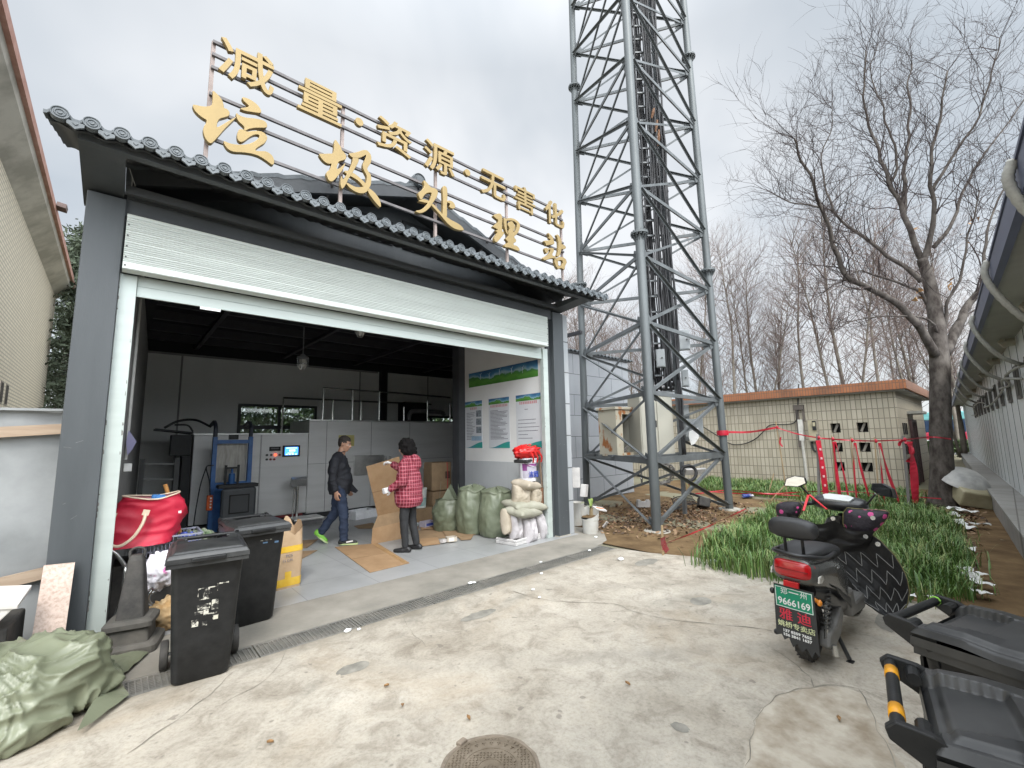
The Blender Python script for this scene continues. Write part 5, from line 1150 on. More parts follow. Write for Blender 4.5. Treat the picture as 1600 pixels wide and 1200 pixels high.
for k in range(4): mb.box((1.3, 9.422, 0.54+0.052*k), (1.325, 9.4295, 0.565+0.052*k))
mb.build('keys', M('key_white', (0.7, 0.7, 0.68), 0.5), o, world=True)
mb = MB(); mb.tube(curve_pts([(1.3, 9.46, 0.76), (1.28, 9.47, 1.0), (1.22, 9.47, 1.25), (1.33, 9.48, 1.28)], 5), 0.01, 5); mb.tube(curve_pts([(1.22, 9.48, 1.25), (1.15, 9.5, 0.9), (1.1, 9.5, 0.3), (1.12, 9.5, 0.02)], 5), 0.01, 5); mb.build('control_cable', M('black_cable', (0.018, 0.018, 0.02), 0.55), bl, world=True)
mb = MB(); mb.tube(curve_pts([(1.3, 9.9, 1.98), (1.1, 10.3, 2.12), (0.85, 10.4, 2.1), (0.65, 10.4, 1.97)], 6), 0.022, 6); mb.tube(curve_pts([(1.09, 10.4, 1.9), (1.0, 10.4, 2.02), (0.8, 10.4, 2.03)], 6), 0.016, 6); mb.build('hose', M('black_cable', (0.018, 0.018, 0.02), 0.55), bl, world=True)
# ---- wheelie bins
def wheelie_bin(label, loc, rz, tilt=0.0, stencil=None, scale=1.0, group='black wheelie bins'):
    t_ = thing('wheelie_bin', label, 'wheelie bin', loc, rz, group)
    t_.rotation_euler = (tilt, 0, rz); t_.scale = (scale,)*3
    lv = [(0.0, 0.155, 0.165, 0.02), (0.02, 0.168, 0.18, 0.02), (0.3, 0.185, 0.2, 0.02), (0.6, 0.2, 0.225, 0.015), (0.8, 0.212, 0.245, 0.01), (0.802, 0.226, 0.26, 0.01), (0.855, 0.228, 0.262, 0.01)]
    def ring(z, hx, hy, oy, r_=0.045, n_=5):
        out = []
        for cx, cy, a0 in ((hx-r_, hy-r_, 0), (-hx+r_, hy-r_, 90), (-hx+r_, -hy+r_, 180), (hx-r_, -hy+r_, 270)):
            for k in range(n_): a = R(a0+90*k/(n_-1)); out.append((cx+r_*math.cos(a), cy+r_*math.sin(a)+oy, z))
        return out
    mb = MB(); nn = 20; vs = []
    for z, hx, hy, oy in lv: vs += ring(z, hx, hy, oy)
    mb.add(vs, [(i*nn+k, i*nn+(k+1) % nn, (i+1)*nn+(k+1) % nn, (i+1)*nn+k) for i in range(len(lv)-1) for k in range(nn)] + [tuple(range(nn))[::-1]])
    for s_ in (-1, 1): mb.box((s_*0.19, 0.2, 0.62), (s_*0.215, 0.262, 0.8)) if False else None
    mats = [black_p] if stencil is None else stencil
    b = mb.build('body', mats, t_, smooth=True, auto=35)
    mb = MB(); mb.box((-0.17, 0.265, 0.3), (0.17, 0.272, 0.78)); 
    for x in (-0.12, 0.0, 0.12): mb.box((x-0.012, 0.255, 0.1), (x+0.012, 0.29, 0.76))
    mb.build('rear_ribs', black_p, b)
    for s_ in (-1, 1):
        w_ = MB(); w_.lathe([(0.0001, -0.025), (0.04, -0.025), (0.05, -0.018), (0.075, -0.018), (0.082, -0.025), (0.096, -0.022), (0.1, -0.012), (0.1, 0.012), (0.096, 0.022), (0.082, 0.025), (0.0001, 0.025)], 24, c=(s_*0.22, 0.2, 0.1), axis='x')
        w_.build('wheel', rubber_m, t_, smooth=True, auto=40)
    MB().cyl((-0.2, 0.2, 0.1), (0.2, 0.2, 0.1), 0.012, n=8).build('axle', M('axle_steel', (0.3, 0.3, 0.3), 0.4, m=0.7), t_)
    # rear handle between two arms
    for s_ in (-1, 1):
      hd_ = MB(); hd_.prism([(0.2, 0.77), (0.2, 0.87), (0.27, 0.905), (0.34, 0.915), (0.362, 0.895), (0.355, 0.87), (0.29, 0.83)], (s_*0.205-0.012, 0, 0), (0, 1, 0), (0, 0, 1), (0.024, 0, 0)); hd_.build('handle_arm', black_p, t_, bevel=0.004)
    g_ = MB(); g_.tube([(-0.192, 0.335, 0.893), (0.192, 0.335, 0.893)], 0.016, 12); g_.build('handle', black_p, t_, smooth=True, auto=50)
    # lid: stepped skirt, raised centre, scooped back with two side ridges
    def lid(u, v):
        x = (u-0.5)*2; y = (v-0.5)*2
        X = 0.242*x*(1-0.06*max(0, y)); Y = -0.01+0.282*y
        ex = 1-abs(x); ey = 1-abs(y); e_ = min(ex*0.242, ey*0.282)
        z = 0.862 + 0.022*min(1, e_/0.016) + 0.014*min(1, max(0, (e_-0.03)/0.016)) + 0.014*(1-x*x)*(1-y*y)
        hw = 0.70-0.16*(1-y)/0.62; d_ = min((hw-abs(x))*0.242, (y-0.38)*0.282)      # the sunk hinge panel
        z -= 0.02*min(1, max(0, (d_+0.006)/0.012)) if y > 0.2 else 0
        if y > 0.2 and abs(x) > hw: z += 0.012*min(1, (y-0.2)/0.3)
        return Vector((X, Y, z))
    mb = MB(); mb.grid(lid, 97, 97)
    rim = [lid(k/40, 0) for k in range(41)] + [lid(1, k/44) for k in range(1, 45)] + [lid(1-k/40, 1) for k in range(1, 41)] + [lid(0, 1-k/44) for k in range(1, 44)]
    c0 = Vector((0, -0.01, 0)); n_ = len(rim); vs = []
    for dz, gr in ((0, 1.0), (-0.03, 1.012), (-0.032, 0.985), (-0.06, 0.99)): vs += [Vector(((q.x-c0.x)*gr, c0.y+(q.y-c0.y)*gr, 0.862+dz)) for q in rim]
    mb.add(vs, [(i*n_+(k+1) % n_, i*n_+k, (i+1)*n_+k, (i+1)*n_+(k+1) % n_) for i in range(3) for k in range(n_)])
    l_ = mb.build('lid', M('dusty_sheen_lid', (0.02, 0.0205, 0.021), 0.36, sc=4, c2=(0.06, 0.061, 0.06), thr=(0.42, 0.75), spec=0.45, det=9), t_, smooth=True, auto=38)  # lighter than the body: dust, and sky sheen put into the colour
    for s_ in (-1, 1):
        h_ = MB(); h_.tube([(s_*0.13, 0.285, 0.885), (s_*0.2, 0.285, 0.885)], 0.018, 10); h_.build('hinge', black_p, l_)
    mb = MB(); mb.box((-0.1, -0.316, 0.83), (0.1, -0.29, 0.862)); mb.build('lid_grip', black_p, l_, bevel=0.008)
    return t_
mini = thing('lifted_bin', 'small black bin with a square recessed lid hooked on the blue lifter', 'bin', (1.66, 9.15, 0.02))
mb = MB(); mb.box((-0.22, -0.12, 0.02), (0.22, 0.22, 0.36)); mb.build('body', black_p, mini, bevel=0.03)
mb = MB(); mb.box((-0.27, -0.2, 0.34), (0.26, -0.12, 0.87)); lid_ = mb.build('lid', M('bin_lid_grey', (0.04, 0.045, 0.05), 0.35), mini, bevel=0.06)
mb = MB(); mb.box((-0.135, -0.206, 0.46), (0.135, -0.201, 0.74)); o = mb.build('lid_panel', M('bin_lid_panel', (0.03, 0.034, 0.038), 0.3), lid_)
mb = MB()
for a, b in (((-0.15, -0.212, 0.44), (0.15, -0.2015, 0.46)), ((-0.15, -0.212, 0.74), (0.15, -0.2015, 0.76)), ((-0.15, -0.212, 0.46), (-0.135, -0.2015, 0.74)), ((0.135, -0.212, 0.46), (0.15, -0.2015, 0.74))): mb.box(a, b)
mb.build('lid_frame', M('hole_dark', (0.012, 0.012, 0.012), 0.9), lid_)
mb = MB(); mb.box((-0.31, -0.16, 0.87), (0.29, 0.1, 0.93)); mb.build('hook_bar', black_p, mini, bevel=0.01)
for s_ in (-0.2, 0.2): MB().cyl((s_-0.03, 0.15, 0.09), (s_+0.03, 0.15, 0.09), 0.09, n=16).build('wheel', rubber_m, mini)
# floor scale
sc = thing('floor_scale', 'stainless platform scale with a tall column and a tilted readout', 'scale', (3.0, 9.75, 0))
mb = MB(); mb.box((2.72, 9.5, 0.1), (3.3, 9.98, 0.14)); mb.build('platform', steel2_m, sc, world=True, bevel=0.008)
mb = MB(); mb.box((2.75, 9.53, 0.006), (3.27, 9.95, 0.099)); mb.build('base', M('scale_base', (0.1, 0.1, 0.1), 0.5), sc, world=True)
mb = MB(); mb.tube([(2.9, 10.0, 0.02), (2.9, 10.0, 0.75)], 0.03, 10); mb.tube([(2.82, 10.0, 0.02), (2.84, 10.0, 0.72)], 0.018, 8); mb.build('column', chrome_m, sc, world=True)
mb = MB(); mb.box((2.76, 9.9, 0.77), (3.06, 10.02, 0.93), rot=(R(25), 0, 0)); mb.build('readout', steel2_m, sc, world=True, bevel=0.01)
# hanging lamps
for (x, y, z0, zt), lbl in (((2.61, 9.0, 3.06, 3.999), 'caged lamp hanging on a long pole, left one'), ((3.33, 8.0, 3.62, 3.999), 'round caged lamp just under the shutter edge, right one')):
    t_ = thing('hanging_lamp', lbl, 'lamp', (x, y, zt), group='caged lamps hanging from the shed ceiling')
    h = zt-z0
    if h > 0.45: MB().cyl((0, 0, -h+0.28), (0, 0, 0), 0.012, n=8).build('pole', M('lamp_grey', (0.16, 0.165, 0.17), 0.5), t_)
    mb = MB(); mb.lathe([(0.0001, -h+0.32), (0.035, -h+0.31), (0.05, -h+0.27), (0.1, -h+0.26), (0.11, -h+0.22), (0.08, -h+0.2), (0.0001, -h+0.2)], 20); mb.build('housing', M('lamp_grey', (0.16, 0.165, 0.17), 0.5), t_)
    mb = MB(); mb.lathe([(0.065, -h+0.2), (0.075, -h+0.12), (0.06, -h+0.05), (0.0001, -h+0.02)], 16); mb.build('glass', M('lamp_glass', (0.55, 0.55, 0.52), 0.2), t_, smooth=True)
    mb = MB()
    for k in range(6):
        a = 2*PI*k/6; mb.tube([(0.1*math.cos(a), 0.1*math.sin(a), -h+0.22), (0.1*math.cos(a), 0.1*math.sin(a), -h+0.1), (0.05*math.cos(a), 0.05*math.sin(a), -h+0.01), (0, 0, -h)], 0.006, 5)
    mb.lathe([(0.1, -h+0.1), (0.106, -h+0.1), (0.106, -h+0.11), (0.1, -h+0.11)], 20); mb.build('cage', chrome_m, t_)
# left wall bits
mb = MB(); mb.tube([(0.09, 6.0, 3.6), (0.085, 6.0, 1.5)], 0.014, 6); solo(mb, 'wall_conduit', M('conduit_white', (0.45, 0.45, 0.43), 0.5), 'thin white conduit running down the left inner wall', 'conduit', loc=(0.09, 6.0, 1.5), world=True)
mb = MB(); mb.box((0.075, 5.98, 1.38), (0.14, 6.02, 1.46)); solo(mb, 'wall_socket', M('socket_white', (0.6, 0.6, 0.58), 0.5), 'white wall socket at the end of the conduit', 'socket', loc=(0.1, 6.0, 1.42), world=True, bevel=0.006)
q = [ony(x, y, 5.9) for x, y in ((201, 672), (213, 690), (206, 703), (199, 711), (197, 690))]
mb = MB(); mb.prism3(q, (0.003, 0.01, 0)); solo(mb, 'hanging_cloth', M('lilac_cloth', (0.24, 0.23, 0.36), 0.8), 'pale purple cloth hanging by the left shutter guide', 'cloth', loc=tuple(q[0]), world=True)
dk = M('dark_equipment', (0.028, 0.03, 0.03), 0.6)
rk = thing('metal_rack', 'dark metal rack with thin rails behind the red bag', 'rack', (0.5, 8.5, 0))
for x in (0.31, 0.72): 
    mb = MB(); mb.box((x-0.03, 8.48, 0.006), (x+0.03, 8.54, 1.45)); mb.build('post', dk, rk, world=True)
for z in (1.38, 1.15, 0.9, 0.65):
    mb = MB(); mb.bar((0.34, 8.51, z), (0.69, 8.51, z-0.02), 0.025); mb.build('rail', M('rack_rail', (0.1, 0.1, 0.1), 0.5), rk, world=True)
hp = thing('feed_hopper', 'dark flat topped hopper joined to the left end of the machine', 'hopper', (0.85, 10.45, 0))
mb = MB(); mb.prism3([(0.52, 10.3, 1.93), (1.09, 10.3, 1.86), (1.09, 10.9, 1.86), (0.52, 10.9, 1.93)], (0, 0, 0.03)); mb.build('top_plate', dk, hp, world=True)
mb = MB(); mb.box((0.76, 10.35, 1.45), (1.08, 10.6, 1.84)); mb.build('control_box', dk, hp, world=True, bevel=0.01)
mb = MB(); mb.box((0.95, 10.35, 0.006), (1.085, 10.8, 1.44)); mb.build('leg_panel', dk, hp, world=True)
# ---- posters
def poster_mat(name, kind):
    ma = bpy.data.materials.new(name); ma.use_nodes = True; t = ma.node_tree; p = t.nodes['Principled BSDF']; p.inputs['Roughness'].default_value = 0.5
    g = N(t, 'ShaderNodeTexCoord'); sp_ = N(t, 'ShaderNodeSeparateXYZ'); L(t, g.outputs['Object'], sp_.inputs[0])
    nz = N(t, 'ShaderNodeTexNoise', inp={'Scale': 3.0, 'Detail': 5.0}); L(t, g.outputs['Object'], nz.inputs['Vector'])
    ad = N(t, 'ShaderNodeMath', operation='MULTIPLY_ADD', inp={1: 0.3, 2: -0.15}); L(t, nz.outputs['Fac'], ad.inputs[0])
    sm = N(t, 'ShaderNodeMath', operation='ADD'); L(t, sp_.outputs[2], sm.inputs[0]); L(t, ad.outputs[0], sm.inputs[1])
    mr = N(t, 'ShaderNodeMapRange', inp={'From Min': 0.0, 'From Max': 0.3 if kind == 'b' else 0.12}); L(t, sm.outputs[0], mr.inputs[0])
    r_ = N(t, 'ShaderNodeValToRGB'); L(t, mr.outputs[0], r_.inputs[0]); el = r_.color_ramp.elements
    cols = [(0.0, (0.06, 0.2, 0.03)), (0.3, (0.11, 0.3, 0.05)), (0.5, (0.06, 0.2, 0.05)), (0.56, (0.3, 0.45, 0.5)), (0.72, (0.07, 0.22, 0.38)), (1.0, (0.04, 0.12, 0.25))]
    el[0].position, el[0].color = cols[0][0], cols[0][1]+(1,); el[1].position, el[1].color = cols[-1][0], cols[-1][1]+(1,)
    for a, c in cols[1:-1]: x = el.new(a); x.color = c+(1,)
    L(t, r_.outputs[0], p.inputs['Base Color']); return ma
PX = 5.449
def wallq(mb, y0, y1, z0, z1, x, th=0.003): return mb.box((x-th, y0, z0), (x, y1, z1))
bn = thing('wall_banner', 'long landscape banner of blue sky and green hills on the white wall', 'banner', (PX, 6.4, 2.725))
mb = MB(); wallq(mb, 5.36, 7.4, 2.725, 3.02, PX, 0.006); mb.build('print', poster_mat('banner_print', 'b'), bn, world=True)
mb = MB()
for k, y in enumerate((5.75, 6.05, 6.4, 6.72, 7.0)):
    z = 2.83+0.02*(k % 3); wallq(mb, y-0.004, y+0.004, z, z+0.1, PX-0.006, 0.001)
    for a in (0.3, 2.4, 4.5): mb.bar((PX-0.008, y, z+0.1), (PX-0.008, y+0.05*math.cos(a), z+0.1+0.05*math.sin(a)), 0.002, 0.007, up=(1, 0, 0))
mb.build('wind_turbine', M('print_white', (0.6, 0.65, 0.68), 0.5), bn, world=True)
white_p = M('poster_paper', (0.6, 0.61, 0.63), 0.5, var=0.03)
ink = M('poster_ink', (0.16, 0.16, 0.19), 0.6); redink = M('poster_red', (0.5, 0.04, 0.05), 0.6); teal = M('poster_teal', (0.03, 0.22, 0.33), 0.5, sc=3, c2=(0.04, 0.33, 0.22))
photo_i = M('poster_photo', (0.1, 0.12, 0.14), 0.5, sc=20, c2=(0.3, 0.33, 0.35))
G = 'notice posters on the white inner wall'
rg_p = random.Random(3)
for idx, (y0, y1, lbl) in enumerate(((6.96, 7.54, 'notice poster with three small photos, beside the steel column'), (6.135, 6.75, 'notice poster full of small print in the middle of three'), (5.31, 5.95, 'notice poster with few widely spaced lines, behind the red bag on the bucket'))):
    z0, z1 = 1.472, 2.432; t_ = thing('notice_poster', lbl, 'poster', (PX, (y0+y1)/2, z0), group=G)
    mb = MB(); wallq(mb, y0, y1, z0, z1, PX, 0.005); mb.build('sheet', white_p, t_, world=True)
    hb = thing('tmp', None, None, (PX, (y0+y1)/2, z1-0.12)); mb = MB(); wallq(mb, y0+0.002, y1-0.002, z1-0.115, z1-0.002, PX-0.005, 0.002); o = mb.build('picture_band', poster_mat('band_print%d' % idx, 'p'), hb, world=True)
    o.parent = t_; o.location = (0, 0, z1-0.12-z0); bpy.data.objects.remove(hb)
    mb = MB(); n_ = 12; P = [(y1-0.002, z0+0.002), (y0+0.002, z0+0.002), (y0+0.002, z0+0.12)] + [(y0+(y1-y0)*k/n_, z0+0.005+0.115*(0.5+0.5*math.cos(PI*min(1, k/n_*1.05)))) for k in range(1, n_)]
    mb.prism3([(PX-0.0075, a, b) for a, b in P], (0.0024, 0, 0)); mb.build('wave_band', teal, t_, world=True)
    mb = MB(); nch = (4, 12, 10)[idx]; wdt = (0.055, 0.04, 0.043)[idx]; cy = (y0+y1)/2
    for k in range(nch):
        y = cy+(k-(nch-1)/2)*wdt*1.08; s_ = wdt*0.42
        for j in range(3): wallq(mb, y-s_, y+s_, z1-0.172+0.018*j, z1-0.166+0.018*j, PX-0.0052, 0.0015)
        wallq(mb, y-0.003, y+0.003, z1-0.175, z1-0.13, PX-0.0068, 0.0008)
    mb.build('title', redink, t_, world=True)
    mb = MB(); z = z1-0.24
    while z > z0+0.15:
        if idx == 2 and (z > z1-0.45 and not (z1-0.29 < z < z1-0.25)): z -= 0.03; continue
        yl, yr = y0+0.05, y1-0.05
        if idx == 0: yl = y0+0.24
        if idx == 2 and z > z1-0.4: yl, yr = cy-0.09, cy+0.09
        y = yr; end = yl+(rg_p.random()**2)*(yr-yl)*0.6
        while y > end:
            l_ = rg_p.uniform(0.012, 0.03); wallq(mb, max(end, y-l_), y, z-0.006, z+0.006, PX-0.0052, 0.001); y -= l_+0.005
        z -= (0.032, 0.026, 0.066)[idx]
    mb.build('small_print', ink, t_, world=True)
    if idx == 0:
        for k in range(3):
            mb = MB(); wallq(mb, y0+0.03, y0+0.2, z1-0.33-0.165*k, z1-0.2-0.165*k, PX-0.0052, 0.002); mb.build('photo', photo_i, t_, world=True)
        mb = MB(); wallq(mb, y0+0.03, y0+0.36, z0+0.15, z0+0.24, PX-0.0065, 0.002); mb.build('diagram', M('poster_lightblue', (0.3, 0.42, 0.55), 0.5), t_, world=True)
# ================================================================ sacks, cartons, cardboard
sack_m = M('woven_green_sack', (0.125, 0.145, 0.095), 0.42, sc=2.5, c2=(0.19, 0.215, 0.15), bump=0.75, bsc=11)
tan_m = M('tan_sack', (0.36, 0.31, 0.235), 0.65, sc=5, c2=(0.42, 0.365, 0.29), bump=0.6, bsc=16)
greyg_m = M('grey_green_sack', (0.29, 0.285, 0.22), 0.6, sc=4, c2=(0.35, 0.34, 0.275), bump=0.6, bsc=16)
whsack_m = M('white_sack', (0.42, 0.395, 0.405), 0.5, sc=5, c2=(0.52, 0.495, 0.505), bump=0.6, bsc=16)
card_m = M('cardboard', (0.3, 0.185, 0.095), 0.8, sc=4, c2=(0.38, 0.245, 0.135), bump=0.1, bsc=90, stretch=(1, 1, 1))
card2_m = M('dull_cardboard', (0.24, 0.16, 0.09), 0.85, sc=5, c2=(0.31, 0.21, 0.12))
def full_sack(name, label, loc, r_, h, seed, mats=sack_m, cat='sack', group=None, tie=True, lean=(0, 0), flat=1.0):
    rg = Vector((seed*3.7, seed*1.3, seed*2.1))
    def fn(u, v):
        a = 2*PI*u; ca, sa = math.cos(a), math.sin(a); t_ = v
        if t_ < 0.08: rr = r_*(t_/0.08)*0.82; z = 0.0+0.005*t_
        elif t_ < 0.86:
            k = (t_-0.08)/0.78; rr = r_*(0.82+0.24*math.sin(PI*min(1, k*0.95+0.08))**0.8); z = h*0.92*k
        else:
            k = (t_-0.86)/0.14; rr = r_*(0.86*(1-k)**0.7+0.05); z = h*(0.92+0.08*k) if tie else h*(0.92-0.12*k)
        wr = mn.noise(Vector((ca*1.6, sa*1.6, z*3.2/h))+rg)*0.1 + abs(mn.noise(Vector((ca*3, sa*3, z*5/h+ca*2))+rg))*0.09 + mn.noise(Vector((ca*7, sa*7, z*9/h))+rg)*0.025
        pl = 0.05*math.sin(9*a+5*mn.noise(Vector((ca, sa, z))+rg))*max(0, (t_-0.65)/0.35)
        rr *= 1+wr+pl
        return Vector((rr*ca+lean[0]*z, rr*sa*flat+lean[1]*z, max(0.0, z*(1+0.07*mn.noise(Vector((ca*2, sa*2, 7))+rg)))))
    mb = MB(); mb.grid(fn, 72, 46, True, False); o = solo(mb, name, mats, label, cat, loc=loc, group=group, smooth=True)
    return o
GS = 'green woven sacks by the inner wall'
full_sack('green_sack', 'big full green sack nearest the sandbag pile', (4.98, 6.0, 0.006), 0.29, 0.8, 1, group=GS)
full_sack('green_sack', 'full green sack squeezed between two others against the wall', (4.84, 6.5, 0.006), 0.28, 0.82, 2, group=GS)
full_sack('green_sack', 'slumped green sack with an open peaked top before the cartons', (4.72, 7.05, 0.006), 0.3, 0.6, 5, group=GS, tie=False)
o = bpy.data.objects['green_sack.002']
mb = MB()
for k, (a, h_) in enumerate(((0.2, 0.24), (1.9, 0.3), (3.3, 0.2), (4.8, 0.26))):
    q0, q1 = Vector((0.24*math.cos(a), 0.24*math.sin(a), 0.5)), Vector((0.24*math.cos(a+1.3), 0.24*math.sin(a+1.3), 0.5)); tp = (q0+q1)*0.42+Vector((0, 0, 0.15+h_))
    mb.prism3([q0, q1, tp], (0.01, 0.01, 0.0))
mb.build('open_mouth', sack_m, o)
def pillow(name, label, c, sx, sy, sz, rot, mats, seed, group=None, cat='sandbag'):
    rg = Vector((seed*2.3, seed, seed*4.1))
    def fn(u, v):
        x, y = (u-0.5)*2, (v-0.5)*2; e_ = max(0.0, (1-x**4)*(1-y**4)); 
        k = 0.93+0.07*abs(x*y); return x*k, y*k, e_**0.42
    n_ = 26; mb = MB()
    for s_ in (1, -1):
        vs = []
        for i in range(n_):
            for j in range(n_):
                x, y, t_ = fn(i/(n_-1), j/(n_-1)); w_ = 1+0.22*mn.noise(Vector((x*1.5, y*1.5, s_))+rg)+0.12*(1-abs(mn.noise(Vector((x*3, y*3, s_))+rg)))**4+0.07*mn.noise(Vector((x*6, y*6, s_))+rg)
                vs.append(Vector((x*sx/2, y*sy/2, s_*t_*sz/2*w_)))
        fs = [(i*n_+j, (i+1)*n_+j, (i+1)*n_+j+1, i*n_+j+1) for i in range(n_-1) for j in range(n_-1)]
        if s_ < 0: fs = [f[::-1] for f in fs]
        mb.add(vs, fs)
    return solo(mb, name, mats, label, cat, loc=tuple(c), rot=rot, group=group, smooth=True, weld=True)
GP = 'bags piled by the right shutter guide'
def P5(px, py, y=5.36): return ony(px, py, y)
mb = MB(); mb.box((-0.36, -0.22, 0), (0.36, 0.2, 0.05)); mb.box((-0.36, -0.22, 0.05), (0.36, -0.19, 0.09)); mb.box((-0.36, -0.19, 0.05), (-0.33, 0.2, 0.09))
solo(mb, 'foam_tray', M('white_foam', (0.55, 0.535, 0.52), 0.8, bump=0.3, bsc=150), 'white foam tray under the pile of bags', 'foam tray', loc=(4.98, 5.42, 0.006), rz=0.15, bevel=0.01)
for (px, py, sx, sy, sz, rot, m_, lb_) in (
    (791, 815, 0.18, 0.4, 0.16, (R(80), R(10), R(20)), tan_m, 'brownish bag at the left foot of the pile'),
    (805, 823, 0.2, 0.4, 0.2, (R(84), R(3), R(-5)), whsack_m, 'white bag standing at the left front of the pile'),
    (824, 827, 0.3, 0.44, 0.24, (R(80), R(-4), R(6)), whsack_m, 'largest white bag standing at the middle front of the pile'),
    (844, 821, 0.2, 0.46, 0.2, (R(82), R(-16), R(4)), whsack_m, 'white bag leaning right at the shutter guide'),
    (817, 799, 0.64, 0.4, 0.14, (R(10), R(4), R(14)), greyg_m, 'lower grey green bag lying flat across the white bags'),
    (820, 789, 0.68, 0.44, 0.15, (R(8), R(5), R(-4)), greyg_m, 'upper grey green bag lying flat under the tan bags'),
    (814, 774, 0.32, 0.33, 0.22, (R(84), R(7), R(-24)), tan_m, 'square tan bag standing left on the grey green bag'),
    (834, 774, 0.3, 0.35, 0.22, (R(84), R(-5), R(14)), tan_m, 'tan bag standing right, behind the brown shovel'),
    (823, 757, 0.46, 0.36, 0.15, (R(10), R(6), R(18)), tan_m, 'tan bag lying on top, carrying the paint bucket')):
    q = P5(px, py, 5.29 if 'white' in lb_[:10] or 'white bag' in lb_ else 5.36); pillow('sandbag', lb_, (q.x, q.y+0.02*(rnd.random()-0.5), q.z), sx, sy, sz, rot, m_, rnd.random()*9, GP)
pb = thing('paint_bucket', 'white paint bucket with purple label on top of the bags', 'bucket', tuple(P5(825, 751)))
mb = MB(); mb.lathe([(0.0001, 0.0), (0.135, 0.0), (0.15, 0.3), (0.158, 0.3), (0.158, 0.315), (0.152, 0.318), (0.15, 0.345), (0.158, 0.35), (0.158, 0.37), (0.0001, 0.372)], 32); mb.build('body', M('bucket_white', (0.7, 0.7, 0.74), 0.35, var=0.03), pb, smooth=True, auto=40)
mb = MB(); mb.lathe([(0.139, 0.05), (0.1503, 0.28)], 24, a0=R(190), a1=R(330)); mb.build('label', M('bucket_label', (0.45, 0.43, 0.5), 0.4, sc=6), pb, smooth=True)
mb = MB(); mb.lathe([(0.1495, 0.24), (0.1515, 0.283)], 16, a0=R(190), a1=R(300)); mb.lathe([(0.1455, 0.17), (0.1498, 0.24)], 6, a0=R(190), a1=R(222)); mb.build('purple_band', M('bucket_purple', (0.22, 0.05, 0.2), 0.4), pb, smooth=True)
lettering('洁固', 'brand_lettering', M('bucket_blue', (0.03, 0.06, 0.35), 0.4), pb, 0.105, (0.02-0.035, -0.1485, 0.105), rot=(R(90+3), 0, R(-4)), depth=0.003, offset=0.0008)
mb = MB(); mb.tube(curve_pts([(-0.155, 0, 0.33), (-0.12, -0.12, 0.27), (0, -0.17, 0.24), (0.12, -0.12, 0.27), (0.155, 0, 0.33)], 6), 0.004, 5); mb.build('handle', chrome_m, pb)
rbq = P5(824, 722)
mb = MB(); mb.box((-0.2, -0.14, 0), (0.2, 0.14, 0.05), rot=(0, R(-5), R(10))); solo(mb, 'plastic_tray', dk, 'dark plastic tray between the paint bucket and red bag', 'tray', loc=(rbq.x, rbq.y, rbq.z+0.01), bevel=0.015)
def crumple(c, r3, seed, n_=(40, 26), amp=0.4, fr=2.6):
    mb = MB(); s_ = Vector((seed, seed*2, seed*3))
    def fn(u, v):
        a, b = 2*PI*u, PI*v; d = Vector((math.sin(b)*math.cos(a), math.sin(b)*math.sin(a), math.cos(b)))
        k = 1+amp*(abs(mn.noise(d*fr+s_))*1.4-0.35)+amp*0.35*mn.noise(d*fr*3+s_); return Vector(c)+Vector((d.x*r3[0], d.y*r3[1], d.z*r3[2]))*k
    mb.grid(fn, n_[0], n_[1], True, False); return mb
o = solo(crumple((0, 0, 0.1), (0.27, 0.17, 0.12), 3.3, amp=0.32, fr=2.2), 'red_plastic_bag', M('red_plastic', (0.55, 0.015, 0.015), 0.3, sc=6, c2=(0.42, 0.01, 0.01)), 'crumpled red plastic bag on top of the paint bucket', 'bag', loc=(rbq.x, rbq.y, rbq.z+0.06), smooth=True)
MB().merge(crumple((0.08, 0.0, 0.19), (0.14, 0.1, 0.035), 8.1, amp=0.4)).build('green_leaf_wrap', M('leaf_dark_green', (0.04, 0.075, 0.03), 0.5), o, smooth=True)
mb = MB()
for k in range(3): mb.tube(curve_pts([(-0.1+0.1*k, -0.17, 0.12), (-0.06+0.1*k, -0.2, 0.02), (-0.03+0.09*k, -0.17, -0.06)], 4), 0.014, 5)
mb.build('handles', MATS['red_plastic'], o)
sv = thing('shovel', 'brown bladed shovel standing on the bags by the shutter guide', 'shovel', tuple(P5(848, 790, 5.3)))
mb = MB(); mb.grid(lambda u, v: Vector(((u-0.5)*0.22*(1-0.25*v*v), -0.03*math.sin(PI*u), v*0.3)), 10, 8); mb.grid(lambda u, v: Vector(((u-0.5)*0.22*(1-0.25*v*v), -0.03*math.sin(PI*u)+0.006, v*0.3)), 10, 8); mb.build('blade', M('rusty_blade', (0.16, 0.075, 0.04), 0.7, sc=6, c2=(0.22, 0.11, 0.06)), sv)
mb = MB(); mb.tube([(0, 0.0, 0.27), (-0.03, 0.02, 0.85)], 0.016, 8); mb.build('shaft', M('shovel_wood', (0.2, 0.14, 0.1), 0.8), sv)
GC2 = 'brown cartons stacked by the steel column'
mb = MB(); mb.box((-0.26, -0.2, 0), (0.26, 0.2, 0.56)); o = solo(mb, 'brown_carton', card2_m, 'lower brown carton behind the slumped green sack', 'carton', loc=(5.26, 8.35, 0.006), rz=0.1, group=GC2, bevel=0.02)
mb = MB(); mb.box((-0.24, -0.2, 0), (0.24, 0.2, 0.6)); o = solo(mb, 'brown_carton', card2_m, 'upper brown carton with red string on its corner', 'carton', loc=(5.28, 8.36, 0.575), rz=-0.06, group=GC2, bevel=0.03)
mb = MB(); mb.box((0.08, -0.204, 0.25), (0.2, -0.2005, 0.4)); mb.build('printed_mark', M('carton_print', (0.08, 0.04, 0.03), 0.8), o)
mb = MB(); mb.tube([(0.12, -0.205, 0.6), (0.14, -0.21, 0.3), (0.13, -0.205, 0.02)], 0.008, 5); mb.build('string', redink, o)
